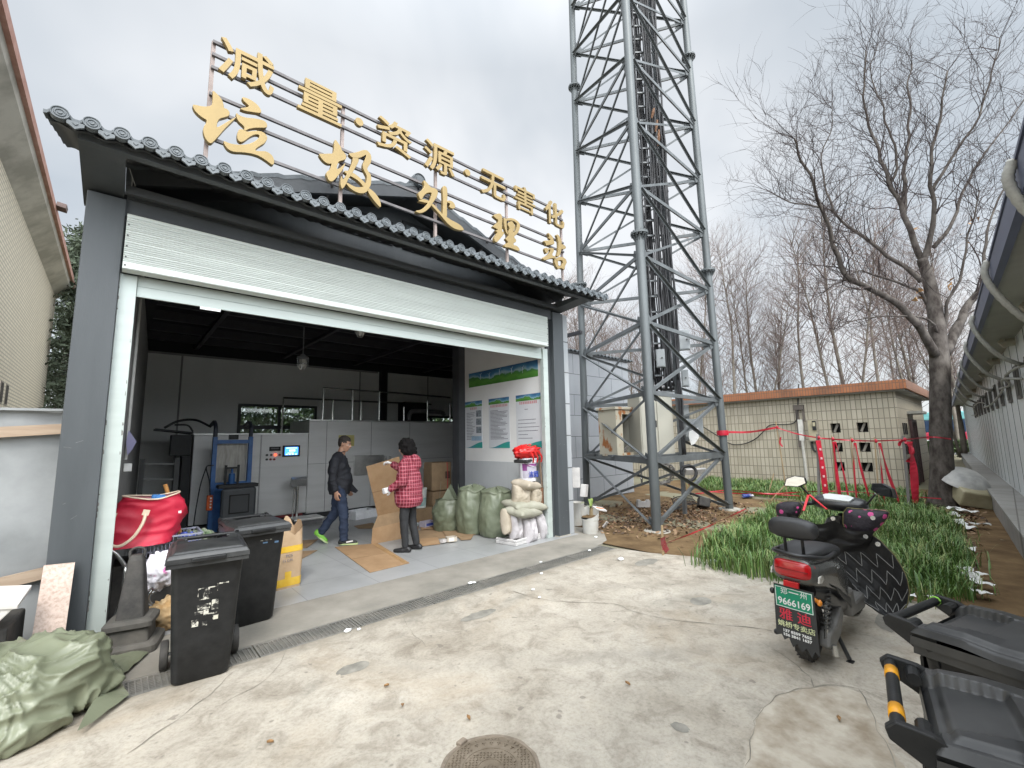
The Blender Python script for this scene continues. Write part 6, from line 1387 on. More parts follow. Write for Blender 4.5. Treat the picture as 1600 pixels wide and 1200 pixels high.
mb = MB(); mb.tube([(5.45, 7.95, 0.006), (5.43, 7.9, 1.7)], 0.012, 6); solo(mb, 'steel_pole', chrome_m, 'thin steel pole leaning at the steel column', 'pole', loc=(5.45, 7.95, 0), world=True)
bk = thing('detergent_bucket', 'white bucket with a teal label standing behind the red coat', 'bucket', (4.72, 8.15, 0.29))
mb = MB(); mb.lathe([(0.0001, 0), (0.13, 0), (0.145, 0.36), (0.152, 0.36), (0.152, 0.39), (0.0001, 0.39)], 28); mb.build('body', M('bucket_offwhite', (0.62, 0.64, 0.6), 0.4), bk, smooth=True, auto=40)
mb = MB(); mb.lathe([(0.1325, 0.04), (0.1385, 0.2)], 18, a0=R(200), a1=R(330)); mb.build('label', M('label_teal', (0.08, 0.32, 0.3), 0.4, sc=8, c2=(0.5, 0.58, 0.55)), bk, smooth=True)
mb = MB(); mb.box((-0.25, -0.2, 0), (0.25, 0.2, 0.28)); solo(mb, 'low_carton', card2_m, 'low brown carton carrying the white bucket with teal label', 'carton', loc=(4.75, 8.2, 0.006), rz=0.1, bevel=0.01)
wb = thing('white_box', 'open white foam box on the floor behind the man', 'box', (4.1, 9.55, 0.006), 0.25)
mb = MB(); mb.box((-0.28, -0.18, 0), (0.28, -0.16, 0.17)); mb.box((-0.28, 0.16, 0), (0.28, 0.18, 0.17)); mb.box((-0.28, -0.16, 0), (-0.26, 0.16, 0.17)); mb.box((0.26, -0.16, 0), (0.28, 0.16, 0.17)); mb.box((-0.26, -0.16, 0), (0.26, 0.16, 0.02)); mb.build('box', M('foam_white2', (0.75, 0.76, 0.78), 0.7), wb)
# cardboard lying about
GF = 'flattened cardboard on the shed floor'
def sheet(pxs, label, z, mats=card_m, th=0.005, extra=None, name='cardboard_sheet', cat='cardboard'):
    pts = [onz(x, y, z) for x, y in pxs]; c = sum(pts, Vector())/len(pts)
    mb = MB(); mb.prism3(pts, (0, 0, th)); return solo(mb, name, mats, label, cat, loc=(c.x, c.y, z), group=GF, world=True)
o = sheet([(523, 855), (590, 849), (640, 880), (578, 895)], 'large flat cardboard sheet lying in front of the two people', 0.009)
mb = MB()
for k, (a, b) in enumerate((((548, 874), (612, 862)), ((540, 868), (545, 866)))): 
    p, q = onz(*a, 0.0145)-o.location, onz(*b, 0.0145)-o.location; mb.bar(p, q, 0.006, 0.001)
mb.build('crease', M('crease_dark', (0.17, 0.1, 0.05), 0.9), o)
mb = MB(); p, q = onz(585, 850, 0.0145)-o.location, onz(634, 879.5, 0.0145)-o.location; mb.bar(p, q, 0.05, 0.0012); mb.build('tape_strip', M('old_tape', (0.36, 0.22, 0.1), 0.35), o)
sheet([(462, 845), (497, 843), (480, 856), (466, 857)], 'cardboard scrap on the floor right behind the taped carton', 0.012, card2_m)
sheet([(464, 862), (496, 860), (467, 876)], 'pointed cardboard scrap beside the taped carton', 0.010, card2_m)
sheet([(553, 822), (582, 817), (600, 826), (560, 826)], 'small cardboard flap left of the folded sheet', 0.010, card2_m)
for k, (P, lb_) in enumerate((
    ([(648, 830), (690, 824), (702, 840), (650, 846)], 'torn cardboard beside the woman, under the blue white box'),
    ([(652, 842), (684, 840), (688, 850), (655, 854)], 'cardboard with a dark stripe beside the woman\'s heel'),
    ([(690, 828), (735, 822), (748, 834), (700, 842)], 'wide torn cardboard in the middle of the litter heap'),
    ([(700, 812), (728, 812), (730, 822), (694, 824)], 'cardboard at the back of the litter heap near the slumped sack'),
    ([(715, 838), (742, 832), (736, 843), (720, 844)], 'small cardboard corner at the right front of the litter heap'),
    ([(655, 818), (690, 815), (694, 824), (658, 828)], 'cardboard under the grey scraps behind the woman'))):
    sheet(P, lb_, 0.009+0.006*(k % 3)+0.001*k, card_m if k % 2 else card2_m)
GBX = 'small empty boxes in the litter heap'
for (px, py, sx, sy, sz, rz, c, lb_) in ((668, 822, 0.26, 0.16, 0.1, 0.2, (0.45, 0.42, 0.5), 'small open white and blue box on the cardboard'), (648, 832, 0.1, 0.08, 0.1, 0.5, (0.3, 0.16, 0.08), 'small brown box at the woman\'s hip'),
      (705, 845, 0.16, 0.12, 0.07, -0.3, (0.45, 0.4, 0.33), 'small box with a white label at the heap front'), (693, 847, 0.09, 0.06, 0.04, 0.3, (0.55, 0.52, 0.5), 'tiny pale box next to the labelled box'),
      (700, 815, 0.24, 0.14, 0.05, 0.1, (0.06, 0.05, 0.045), 'flat dark packet at the back of the heap'), (722, 812, 0.16, 0.12, 0.09, 0.2, (0.28, 0.17, 0.09), 'small brown box beside the green sacks'), (652, 820, 0.14, 0.1, 0.03, 0.6, (0.5, 0.56, 0.58), 'flat pale blue packet behind the woman')):
    q = onz(px, py, 0.03); mb = MB(); t_ = 0.006
    mb.box((-sx/2, -sy/2, 0), (sx/2, -sy/2+t_, sz)); mb.box((-sx/2, sy/2-t_, 0), (sx/2, sy/2, sz)); mb.box((-sx/2, -sy/2+t_, 0), (-sx/2+t_, sy/2-t_, sz)); mb.box((sx/2-t_, -sy/2+t_, 0), (sx/2, sy/2-t_, sz)); mb.box((-sx/2+t_, -sy/2+t_, 0), (sx/2-t_, sy/2-t_, t_))
    if sz < 0.06: mb.box((-sx/2, -sy/2, sz), (sx/2, sy/2, sz+0.003))
    o = solo(mb, 'small_box', M('smallbox_%d' % px, c, 0.6), lb_, 'box', loc=(q.x, q.y, 0.026), rz=rz, group=GBX)
    if px == 668: MB().box((-0.1, -sy/2-0.002, 0.025), (0.1, -sy/2-0.0005, 0.07)).build('blue_print', M('print_blue', (0.05, 0.08, 0.35), 0.5), o)
    if px == 705: MB().box((-0.05, -sy/2-0.002, 0.012), (0.03, -sy/2-0.0005, 0.062)).build('white_label', M('print_white2', (0.7, 0.7, 0.68), 0.5), o)
# the folded sheet the woman holds
fs = thing('folded_cardboard', 'tall folded cardboard sheet held upright by the woman', 'cardboard', (3.4, 6.95, 0.007))
A = [ony(580, 849, 6.95), ony(628, 842, 6.95)]; A[0].z = A[1].z = 0.008
B = [ony(582, 826, 7.0), ony(628, 815, 7.0)]; Cc = [ony(590, 806, 7.12), ony(632, 797, 7.12)]; D = [ony(572, 729, 6.9), ony(624, 713, 6.85)]
thk = Vector((0.003, 0.007, 0))
for nm, (p, q) in (('lower_panel', (A, B)), ('middle_panel', (B, Cc)), ('upper_panel', (Cc, D))):
    mb = MB(); mb.prism3([p[0], p[1], q[1], q[0]], thk); mb.build(nm, card_m if nm != 'middle_panel' else card2_m, fs, world=True)
mb = MB(); p = Cc[0].lerp(D[0], 0.48); q = Cc[1].lerp(D[1], 0.46); mb.bar(p-Vector((0, 0.004, 0)), q-Vector((0, 0.004, 0)), 0.004, 0.006); mb.build('crease', M('crease_dark', (0.17, 0.1, 0.05), 0.9), fs, world=True)
# taped carton by the bins
tc_ = thing('taped_carton', 'tall tan carton with yellow tape and a torn top beside the bins', 'carton', (1.55, 5.75, 0.006), R(6))
W2, D2, H2 = 0.15, 0.16, 0.66
def cart(u, v):
    a = 2*PI*u+PI/4; k = 1/max(abs(math.cos(a)), abs(math.sin(a))); k = min(k, 1.25); q = Vector((W2*k*math.cos(a), D2*k*math.sin(a), 0))
    top_ = H2+0.13*mn.noise(Vector((math.cos(a)*1.3, math.sin(a)*1.3, 4)))+0.035*mn.noise(Vector((math.cos(a)*4, math.sin(a)*4, 1))); z = v*H2 + max(0, v-0.75)*4*(top_-H2)
    b = 0.05*math.sin(PI*v)+0.03*mn.noise(Vector((q.x*7, q.y*7, z*4))); return q*(1+b)+Vector((0, 0, z))
mb = MB(); mb.grid(cart, 64, 20, True, False); mb.grid(lambda u, v: cart(u, v)*1.0-Vector((cart(u, v).x*0.04, cart(u, v).y*0.04, -0.004)), 64, 20, True, False)
bd = mb.build('body', M('tan_carton', (0.42, 0.29, 0.17), 0.75, sc=5, c2=(0.5, 0.36, 0.23), bump=0.15, bsc=60), tc_, smooth=True, auto=50)
ytape = M('yellow_tape', (0.62, 0.36, 0.02), 0.3, sc=8, c2=(0.7, 0.46, 0.06))
def on_cart(u0, u1, v0, v1, off=0.003):
    mb = MB(); mb.grid(lambda a, b: Vector((cart(u0+(u1-u0)*a, v0+(v1-v0)*b).x*(1+off/0.16), cart(u0+(u1-u0)*a, v0+(v1-v0)*b).y*(1+off/0.16), cart(u0+(u1-u0)*a, v0+(v1-v0)*b).z)), 24, 3); return mb
on_cart(0.38, 0.9, 0.6, 0.7).build('yellow_tape', ytape, bd, smooth=True); on_cart(0.38, 0.9, 0.04, 0.17).build('yellow_tape', ytape, bd, smooth=True); on_cart(0.58, 0.65, 0.17, 0.28).build('yellow_tape', ytape, bd, smooth=True)
lettering('PCS', 'stencil', ink, bd, 0.045, (-0.01, -0.182, 0.36), rot=(R(90), 0, 0), depth=0.001); lettering('15 CM', 'stencil', ink, bd, 0.04, (-0.03, -0.184, 0.31), rot=(R(90), 0, 0), depth=0.001)
# ================================================================ people
skin_m = M('skin', (0.42, 0.235, 0.155), 0.5, var=0.06, sc=12)
skinf_m = M('skin_fair', (0.5, 0.32, 0.235), 0.5, var=0.05, sc=12)
hair_m = M('black_hair', (0.008, 0.007, 0.007), 0.85, spec=0.15, bump=0.6, bsc=120)
hair2_m = M('cropped_hair', (0.03, 0.022, 0.018), 0.7, bump=0.5, bsc=200)
navy_m = M('dark_navy_jacket', (0.012, 0.013, 0.018), 0.75, var=0.2, sc=9, bump=0.1, bsc=60)
jean_m = M('dark_jeans', (0.012, 0.021, 0.048), 0.8, sc=7, c2=(0.028, 0.043, 0.08), bump=0.1, bsc=150)
trous_m = M('black_trousers', (0.02, 0.021, 0.023), 0.8, var=0.2)
shoe_m = M('black_shoe', (0.015, 0.015, 0.016), 0.45)
green_m = M('shoe_green', (0.2, 0.5, 0.06), 0.5); sole_m = M('shoe_sole', (0.5, 0.6, 0.3), 0.5)
glove_m = M('white_glove', (0.75, 0.74, 0.73), 0.8)
def plaid():
    ma = bpy.data.materials.new('red_plaid'); ma.use_nodes = True; t = ma.node_tree; p = t.nodes['Principled BSDF']; p.inputs['Roughness'].default_value = 0.7
    g = N(t, 'ShaderNodeTexCoord'); sp_ = N(t, 'ShaderNodeSeparateXYZ'); L(t, g.outputs['Object'], sp_.inputs[0])
    def band(src, per, wd, sh=0.0):
        a = N(t, 'ShaderNodeMath', operation='MULTIPLY_ADD', inp={1: 1/per, 2: sh}); L(t, src, a.inputs[0])
        b = N(t, 'ShaderNodeMath', operation='FRACT'); L(t, a.outputs[0], b.inputs[0])
        c = N(t, 'ShaderNodeMath', operation='LESS_THAN', inp={1: wd}); L(t, b.outputs[0], c.inputs[0]); return c.outputs[0]
    xy = N(t, 'ShaderNodeMath', operation='ADD'); L(t, sp_.outputs[0], xy.inputs[0]); L(t, sp_.outputs[1], xy.inputs[1])
    def mixc(a, b, f):
        m = N(t, 'ShaderNodeMix', data_type='RGBA'); L(t, f, m.inputs[0])
        for i, q in ((6, a), (7, b)):
            if isinstance(q, tuple): m.inputs[i].default_value = q+(1,)
            else: L(t, q, m.inputs[i])
        return m.outputs[2]
    c = mixc((0.27, 0.016, 0.036), (0.11, 0.008, 0.022), band(sp_.outputs[2], 0.053, 0.4))
    v = mixc((0.27, 0.016, 0.036), (0.11, 0.008, 0.022), band(xy.outputs[0], 0.053, 0.4, 0.2))
    m = N(t, 'ShaderNodeMix', data_type='RGBA', inp={0: 0.5}); L(t, c, m.inputs[6]); L(t, v, m.inputs[7])
    c = mixc(m.outputs[2], (0.42, 0.2, 0.23), band(sp_.outputs[2], 0.053, 0.09, 0.3)); c = mixc(c, (0.42, 0.2, 0.23), band(xy.outputs[0], 0.053, 0.09, 0.5))
    L(t, c, p.inputs['Base Color']); return ma
plaid_m = plaid()
def hand(mb, w_, d, palm_n, side=1, curl=0.5, k=1.0):
    """palm, four unequal curled fingers and a thumb from wrist w_ along d; palm_n = palm facing direction"""
    w_, d, pn = Vector(w_), Vector(d).normalized(), Vector(palm_n).normalized(); sx = d.cross(pn).normalized()*side
    pc = w_+d*0.05*k
    for s_ in (-0.025, -0.008, 0.01, 0.027): capsule(mb, w_+sx*s_*0.7*k, w_+d*0.085*k+sx*s_*k, 0.016*k, 0.0135*k, 8)
    for s_, l_ in ((-0.03, 0.062), (-0.011, 0.076), (0.009, 0.08), (0.029, 0.07)):
        p0 = w_+d*0.085*k+sx*s_*k; d1 = (d+pn*curl*0.6).normalized(); p1 = p0+d1*l_*0.45*k; d2 = (d+pn*curl*1.6).normalized(); p2 = p1+d2*l_*0.32*k; d3 = (d*0.6+pn*curl*2.4).normalized(); p3 = p2+d3*l_*0.26*k
        capsule(mb, p0, p1, 0.0105*k, 0.0098*k, 8); capsule(mb, p1, p2, 0.0098*k, 0.009*k, 8); capsule(mb, p2, p3, 0.009*k, 0.008*k, 8)
    t0 = w_+d*0.025*k+sx*0.03*k; t1 = t0+(d*0.6+sx*0.7+pn*0.3).normalized()*0.04*k; t2 = t1+(d+pn*0.5*curl+sx*0.1).normalized()*0.032*k
    capsule(mb, t0, t1, 0.014*k, 0.0115*k, 8); capsule(mb, t1, t2, 0.0115*k, 0.0095*k, 8)
def head(mb, c, fwd, up=(0, 0, 1), k=1.0):
    """skull, jaw, nose, brow, lips, ears; c = head centre"""
    c, f = Vector(c), Vector(fwd).normalized(); u = Vector(up).normalized(); u = (u-f*u.dot(f)).normalized(); s = f.cross(u)
    mt = Matrix((f, s, u)).transposed(); e_ = mt.to_euler()
    def P(a, b, cc): return c+(f*a+s*b+u*cc)*k
    mb.ball(P(-0.012, 0, 0.025), (0.094*k, 0.076*k, 0.088*k), 20, 14, e_)
    mb.ball(P(0.022, 0, -0.03), (0.066*k, 0.06*k, 0.082*k), 18, 12, e_)
    mb.ball(P(0.06, 0, -0.088), (0.024*k, 0.026*k, 0.02*k), 12, 8, e_)
    capsule(mb, P(0.086, 0, 0.01), P(0.104, 0, -0.026), 0.009*k, 0.0135*k, 8)
    for b in (-1, 1):
        mb.ball(P(0.092, b*0.012, -0.03), (0.011*k, 0.009*k, 0.008*k), 8, 6, e_)
        capsule(mb, P(0.083, b*0.014, 0.022), P(0.07, b*0.046, 0.02), 0.011*k, 0.009*k, 8)
        mb.ball(P(0.062, b*0.04, -0.02), (0.022*k, 0.02*k, 0.02*k), 10, 8, e_)
        mb.ball(P(-0.008, b*0.08, -0.008), (0.017*k, 0.009*k, 0.03*k), 10, 8, e_)
    capsule(mb, P(0.083, -0.02, -0.056), P(0.083, 0.02, -0.056), 0.008*k, 0.008*k, 8); capsule(mb, P(0.079, -0.017, -0.067), P(0.079, 0.017, -0.067), 0.008*k, 0.008*k, 8)
    return P
def eyes(P, parent, k=1.0):
    mb = MB(); mb2 = MB()
    for b in (-1, 1): mb.ball(P(0.071, b*0.031, 0.002), 0.0125*k, 10, 8); mb2.ball(P(0.0795, b*0.031, 0.002), 0.0062*k, 8, 6)
    mb.build('eyes', M('eye_white', (0.5, 0.47, 0.43), 0.3), parent); mb2.build('irises', M('eye_dark', (0.01, 0.008, 0.006), 0.2), parent)
    mb = MB()
    for b in (-1, 1): capsule(mb, P(0.091, b*0.014, 0.026), P(0.079, b*0.048, 0.026), 0.0045*k, 0.003*k, 6)
    mb.build('eyebrows', hair2_m, parent)
    mb = MB(); capsule(mb, P(0.0895, -0.02, -0.0615), P(0.0895, 0.02, -0.0615), 0.0035, 0.0035, 6); mb.build('lips', M('lips', (0.3, 0.12, 0.1), 0.5), parent)
def shoe(mb, heel, toe, wd=0.045, h=0.07):
    heel, toe = Vector(heel), Vector(toe); d = toe-heel
    capsule(mb, heel+Vector((0, 0, wd*0.9)), heel+d*0.45+Vector((0, 0, wd*0.85)), wd*0.85, wd*0.95, 12); capsule(mb, heel+d*0.4+Vector((0, 0, wd*0.75)), toe-d*0.12+Vector((0, 0, wd*0.62)), wd*1.0, wd*0.72, 12)
    capsule(mb, heel+d*0.08+Vector((0, 0, h)), heel+d*0.25+Vector((0, 0, h)), wd*0.9, wd*0.75, 12)
def sole(mb, heel, toe, wd=0.048, th=0.022):
    heel, toe = Vector(heel), Vector(toe); d = (toe-heel); ln = d.length; d.normalize(); sx = d.cross(Vector((0, 0, 1))).normalized(); up = sx.cross(d); n_ = 24; P = []
    for k in range(n_):
        a = 2*PI*k/n_; x = math.cos(a); w_ = wd*(0.88+0.22*x if x > 0 else 0.88)*math.sin(a); P.append(heel+d*(ln/2+(ln/2+0.012)*x)+sx*w_)
    mb.prism3(P, up*th)
# ---- the man, walking to the right, arm hanging
man = thing('person', 'man in dark jacket and jeans with green soled shoes walking past the machine', 'person', (2.78, 7.37, 0.006), R(-32))
body = MB(); hd_c = (0.07, -0.005, 1.605); hf = (0.93, -0.22, -0.28)
P_m = head(body, hd_c, hf, (0.25, 0, 1), 1.06)
capsule(body, (0.0, 0, 1.41), (0.045, 0, 1.55), 0.066, 0.06)
body.ball((-0.02, 0, 1.22), (0.12, 0.17, 0.24)); body.ball((0.0, 0, 0.98), (0.12, 0.155, 0.18))
for s_ in (-1, 1): capsule(body, (-0.02, s_*0.08, 1.38), (-0.03, s_*0.185, 1.36), 0.07, 0.065)
ra = [(-0.03, -0.205, 1.35), (-0.06, -0.25, 1.07), (0.0, -0.245, 0.86)]; la = [(-0.03, 0.205, 1.35), (0.0, 0.25, 1.07), (0.1, 0.22, 0.88)]
for a_ in (ra, la): capsule(body, a_[0], a_[1], 0.05, 0.042); capsule(body, a_[1], a_[2], 0.042, 0.03)
hand(body, ra[2], (0.1, 0.02, -1), (0.5, 0.8, 0), 1, 0.6, 1.05); hand(body, la[2], (0.3, -0.1, -0.9), (0.3, -0.9, 0), -1, 0.6, 1.05)
fl = [(0.01, -0.095, 0.92), (0.1, -0.1, 0.49), (0.115, -0.105, 0.09)]; bl_ = [(-0.01, 0.095, 0.92), (-0.07, 0.1, 0.5), (-0.28, 0.11, 0.19)]
for l_ in (fl, bl_): capsule(body, l_[0], l_[1], 0.085, 0.058); capsule(body, l_[1], l_[2], 0.056, 0.038)
b_ = organic(body, 'body', skin_m, man, voxel=0.008, smooth=3, fac=0.5)
eyes(P_m, b_, 1.06)
def foldnoise(sc_, am): return lambda c, n: am*(mn.noise(c*sc_)+0.5*mn.noise(c*sc_*2.3))
hb = MB(); hb.ball(P_m(-0.022, 0, 0.045), (0.098*1.06, 0.081*1.06, 0.082*1.06), 20, 14, (0, 0.25, -0.23)); hb.ball(P_m(-0.055, 0, 0.0), (0.06, 0.074, 0.075), 16, 12)
for s_ in (-1, 1): hb.ball(P_m(-0.02, s_*0.068, 0.015), (0.045, 0.018, 0.04), 10, 8)
organic(hb, 'hair', hair2_m, man, 0.007, 2, disp=lambda c, n: 0.006*mn.noise(c*60)+0.004*mn.noise(c*25))
jk = MB(); jk.ball((-0.02, 0, 1.2), (0.165, 0.205, 0.26)); jk.ball((0.0, 0, 0.98), (0.165, 0.195, 0.2)); jk.lathe([(0.0001, 0.80), (0.15, 0.795), (0.185, 0.9), (0.185, 1.0), (0.16, 1.2), (0.0001, 1.25)], 20, c=(0.005, 0, 0)); jk.ball((0.06, 0, 1.02), (0.14, 0.165, 0.18))
for s_ in (-1, 1): capsule(jk, (-0.02, s_*0.06, 1.4), (-0.03, s_*0.19, 1.36), 0.085, 0.078)
for a_ in (ra, la):
    e_ = Vector(a_[1]).lerp(Vector(a_[2]), 0.88); capsule(jk, a_[0], a_[1], 0.075, 0.062); capsule(jk, a_[1], e_, 0.062, 0.05)
jk.lathe([(0.07, 1.4), (0.088, 1.44), (0.08, 1.49), (0.07, 1.47)], 18, c=(0.01, 0, 0))
j_ = organic(jk, 'jacket', navy_m, man, 0.01, 3, disp=lambda c, n: 0.009*mn.noise(c*9)+0.012*((1-abs(mn.noise(Vector((c.x*5, c.y*5, c.z*9)))))**5)-0.003)
mb = MB(); mb.prism3([(0.16, -0.05, 1.0), (0.3, -0.06, 0.84), (0.26, -0.03, 0.8), (0.15, 0.0, 0.84)], (0.006, 0.014, 0)); mb.build('open_hem', navy_m, j_)
tr = MB(); tr.ball((0, 0, 0.9), (0.135, 0.165, 0.15))
for l_ in (fl, bl_):
    e_ = Vector(l_[1]).lerp(Vector(l_[2]), 0.97); capsule(tr, l_[0], l_[1], 0.1, 0.075); capsule(tr, l_[1], e_, 0.075, 0.062)
organic(tr, 'jeans', jean_m, man, 0.01, 3, disp=lambda c, n: 0.007*mn.noise(c*11)+0.012*((1-abs(mn.noise(Vector((c.x*6, c.y*6, c.z*12)))))**5)-0.003)
for (h_, t_, tg) in (((0.06, -0.105, 0.012), (0.325, -0.125, 0.012), 0), ((-0.355, 0.11, 0.135), (-0.19, 0.115, 0.005), 1)):
    sb = MB(); shoe(sb, h_, t_); so = organic(sb, 'shoe', M('trainer_black', (0.02, 0.022, 0.02), 0.6) if not tg else green_m, man, 0.008, 2)
    sb = MB(); sole(sb, h_, t_); sb.build('sole', sole_m, so)
    if not tg:
        mb = MB(); mb.bar(Vector(h_)+Vector((0.1, -0.052, 0.045)), Vector(h_)+Vector((0.2, -0.05, 0.06)), 0.006, 0.02); mb.build('white_flash', glove_m, so)
# ---- the woman, seen from behind at an angle, holding the cardboard
wom = thing('person', 'woman in a red checked hooded coat and white gloves holding cardboard', 'person', (3.37, 6.14, 0.006), R(126))
body = MB(); P_w = head(body, (0.06, 0.0, 1.53), (0.97, 0.2, -0.22), (0.15, 0, 1), 1.0)
capsule(body, (0.0, 0, 1.33), (0.04, 0, 1.47), 0.055, 0.05); body.ball((-0.01, 0, 1.15), (0.11, 0.155, 0.23)); body.ball((0, 0, 0.93), (0.12, 0.15, 0.17))
wl = [(0.0, 0.175, 1.29), (0.16, 0.2, 1.2), (0.38, 0.12, 1.32)]      # far arm, holding the top edge
wr = [(0.0, -0.175, 1.29), (0.0, -0.225, 1.05), (0.2, -0.16, 0.9)]
wl = [(0.0, -0.0, 0), (0, 0, 0), (0, 0, 0)]
# the arm on the picture's far side reaches to the top of the sheet, the near one holds it low
wl = [(0.02, -0.17, 1.29), (0.17, -0.24, 1.13), (0.36, -0.2, 1.27)]
wr = [(0.0, 0.175, 1.29), (-0.02, 0.23, 1.05), (0.17, 0.24, 0.93)]
for a_ in (wl, wr): capsule(body, a_[0], a_[1], 0.045, 0.038); capsule(body, a_[1], a_[2], 0.038, 0.027)
for s_ in (-1, 1): capsule(body, (0, s_*0.07, 1.3), (0, s_*0.16, 1.29), 0.06, 0.055)
hand(body, wl[2], (0.8, -0.1, 0.25), (0.2, 0.3, -0.9), 1, 0.8, 0.95); hand(body, wr[2], (0.9, 0.05, -0.25), (0.1, -0.9, 0), 1, 0.7, 0.95)
lg1 = [(0.0, 0.085, 0.88), (0.03, 0.09, 0.47), (0.0, 0.095, 0.08)]; lg2 = [(0.0, -0.085, 0.88), (-0.01, -0.09, 0.47), (-0.09, -0.1, 0.08)]
for l_ in (lg1, lg2): capsule(body, l_[0], l_[1], 0.08, 0.052); capsule(body, l_[1], l_[2], 0.05, 0.034)
b_ = organic(body, 'body', skinf_m, wom, voxel=0.008, smooth=3, fac=0.5); eyes(P_w, b_, 1.0)
hb = MB(); hb.ball(P_w(-0.03, 0, 0.025), (0.128, 0.122, 0.12), 22, 16); hb.ball(P_w(-0.05, 0, -0.06), (0.112, 0.122, 0.11), 20, 14)
for s_ in (-1, 1): hb.ball(P_w(0.0, s_*0.075, -0.02), (0.07, 0.04, 0.085), 14, 10)
organic(hb, 'hair', hair_m, wom, 0.009, 1, disp=lambda c, n: 0.02*mn.noise(c*32)+0.014*mn.noise(c*14))
ct = MB(); ct.ball((-0.01, 0, 1.17), (0.155, 0.185, 0.22)); ct.lathe([(0.0001, 0.66), (0.185, 0.655), (0.215, 0.72), (0.205, 0.95), (0.175, 1.15), (0.0001, 1.25)], 24); ct.ball((0, 0, 0.85), (0.2, 0.205, 0.2))
for s_ in (-1, 1): capsule(ct, (0, s_*0.06, 1.33), (0, s_*0.165, 1.285), 0.08, 0.078)
for a_ in (wl, wr):
    e_ = Vector(a_[1]).lerp(Vector(a_[2]), 0.93); capsule(ct, a_[0], a_[1], 0.082, 0.07); capsule(ct, a_[1], e_, 0.07, 0.056)
ct.lathe([(0.07, 1.33), (0.1, 1.37), (0.09, 1.415), (0.07, 1.4)], 18, c=(0.0, 0, 0)); ct.ball((-0.1, 0, 1.33), (0.085, 0.12, 0.1)); ct.ball((-0.13, 0, 1.27), (0.06, 0.1, 0.09))
organic(ct, 'coat', plaid_m, wom, 0.01, 3, disp=lambda c, n: 0.011*mn.noise(c*8)+0.014*((1-abs(mn.noise(Vector((c.x*5, c.y*5, c.z*8)))))**5)-0.004)
tr = MB()
for l_ in (lg1, lg2):
    e_ = Vector(l_[1]).lerp(Vector(l_[2]), 0.94); capsule(tr, l_[0], l_[1], 0.092, 0.068); capsule(tr, l_[1], e_, 0.068, 0.052)
organic(tr, 'trousers', trous_m, wom, 0.011, 3, disp=foldnoise(12, 0.006))
for h_, t_ in (((-0.06, 0.095, 0.0), (0.18, 0.12, 0.0)), ((-0.15, -0.1, 0.0), (0.09, -0.115, 0.0))):
    sb = MB(); shoe(sb, h_, t_, 0.042, 0.055); organic(sb, 'shoe', shoe_m, wom, 0.008, 2)
for a_, d_, n_, s_ in ((wl, (0.8, -0.1, 0.25), (0.2, 0.3, -0.9), 1), (wr, (0.9, 0.05, -0.25), (0.1, -0.9, 0), 1)):
    gb = MB(); hand(gb, a_[2], d_, n_, s_, 0.8 if a_ is wl else 0.7, 1.12); q = Vector(a_[2]); capsule(gb, q-Vector(d_)*0.03, q+Vector(d_)*0.02, 0.036, 0.034); organic(gb, 'glove', glove_m, wom, 0.006, 2)
# ================================================================ black wheelie bins
def stencil_mat():
    ma = bpy.data.materials.new('bin_worn_stencil'); ma.use_nodes = True; t = ma.node_tree; p = t.nodes['Principled BSDF']; p.inputs['Roughness'].default_value = 0.5
    g = N(t, 'ShaderNodeTexCoord'); nz = N(t, 'ShaderNodeTexNoise', inp={'Scale': 24.0, 'Detail': 7.0, 'Roughness': 0.75}); L(t, g.outputs['Object'], nz.inputs['Vector'])
    r_ = N(t, 'ShaderNodeValToRGB'); L(t, nz.outputs['Fac'], r_.inputs[0]); el = r_.color_ramp.elements
    el[0].position, el[0].color = 0.49, (0.02, 0.02, 0.02, 1); el[1].position, el[1].color = 0.57, (0.62, 0.6, 0.52, 1); L(t, r_.outputs[0], p.inputs['Base Color']); return ma
sten_m = stencil_mat()
GB_ = 'black wheelie bins about the yard'
b1 = wheelie_bin('black wheelie bin with a worn white stencil, standing on the drain', (0.57, 4.07, 0.004), R(-6), group=GB_)
def on_front(mb, x0, x1, z0, z1, off=0.003):   # patch lying on the tapering front face
    yf = lambda z: 0.02-(np.interp(z, [0.02, 0.3, 0.6, 0.8], [0.18, 0.2, 0.225, 0.245]))+np.interp(z, [0.3, 0.6, 0.8], [0, -0.005, -0.01])
    return mb.add([(x0, yf(z0)-off, z0), (x1, yf(z0)-off, z0), (x1, yf(z1)-off, z1), (x0, yf(z1)-off, z1)], [(0, 1, 2, 3)])
mb = MB()
for q in ((-0.05, 0.07, 0.625, 0.632), (-0.05, -0.044, 0.575, 0.625), (0.062, 0.068, 0.595, 0.625), (-0.012, 0.018, 0.6, 0.624), (-0.022, 0.03, 0.585, 0.598), (-0.02, 0.012, 0.555, 0.58), (-0.04, 0.02, 0.55, 0.556), (-0.05, 0.03, 0.505, 0.52), (-0.045, 0.025, 0.485, 0.5), (0.035, 0.075, 0.47, 0.54),
          (-0.06, -0.015, 0.455, 0.475), (-0.01, 0.02, 0.44, 0.48), (0.0, 0.07, 0.44, 0.45), (-0.075, -0.035, 0.375, 0.425), (-0.015, 0.015, 0.37, 0.4), (0.045, 0.08, 0.395, 0.435), (0.06, 0.13, 0.64, 0.65)): on_front(mb, *q)
mb.build('worn_stencil', sten_m, [c for c in b1.children if c.name.startswith('body')][0])
mb = MB(); on_front(mb, 0.05, 0.078, 0.4, 0.428, 0.005); mb.build('stencil_dot', M('stencil_white', (0.6, 0.58, 0.48), 0.6), [c for c in b1.children if c.name.startswith('body')][0])
b2 = wheelie_bin('black wheelie bin with blue scuffs, half hidden behind the stencilled bin', (1.04, 4.9, 0.006), R(4), group=GB_)
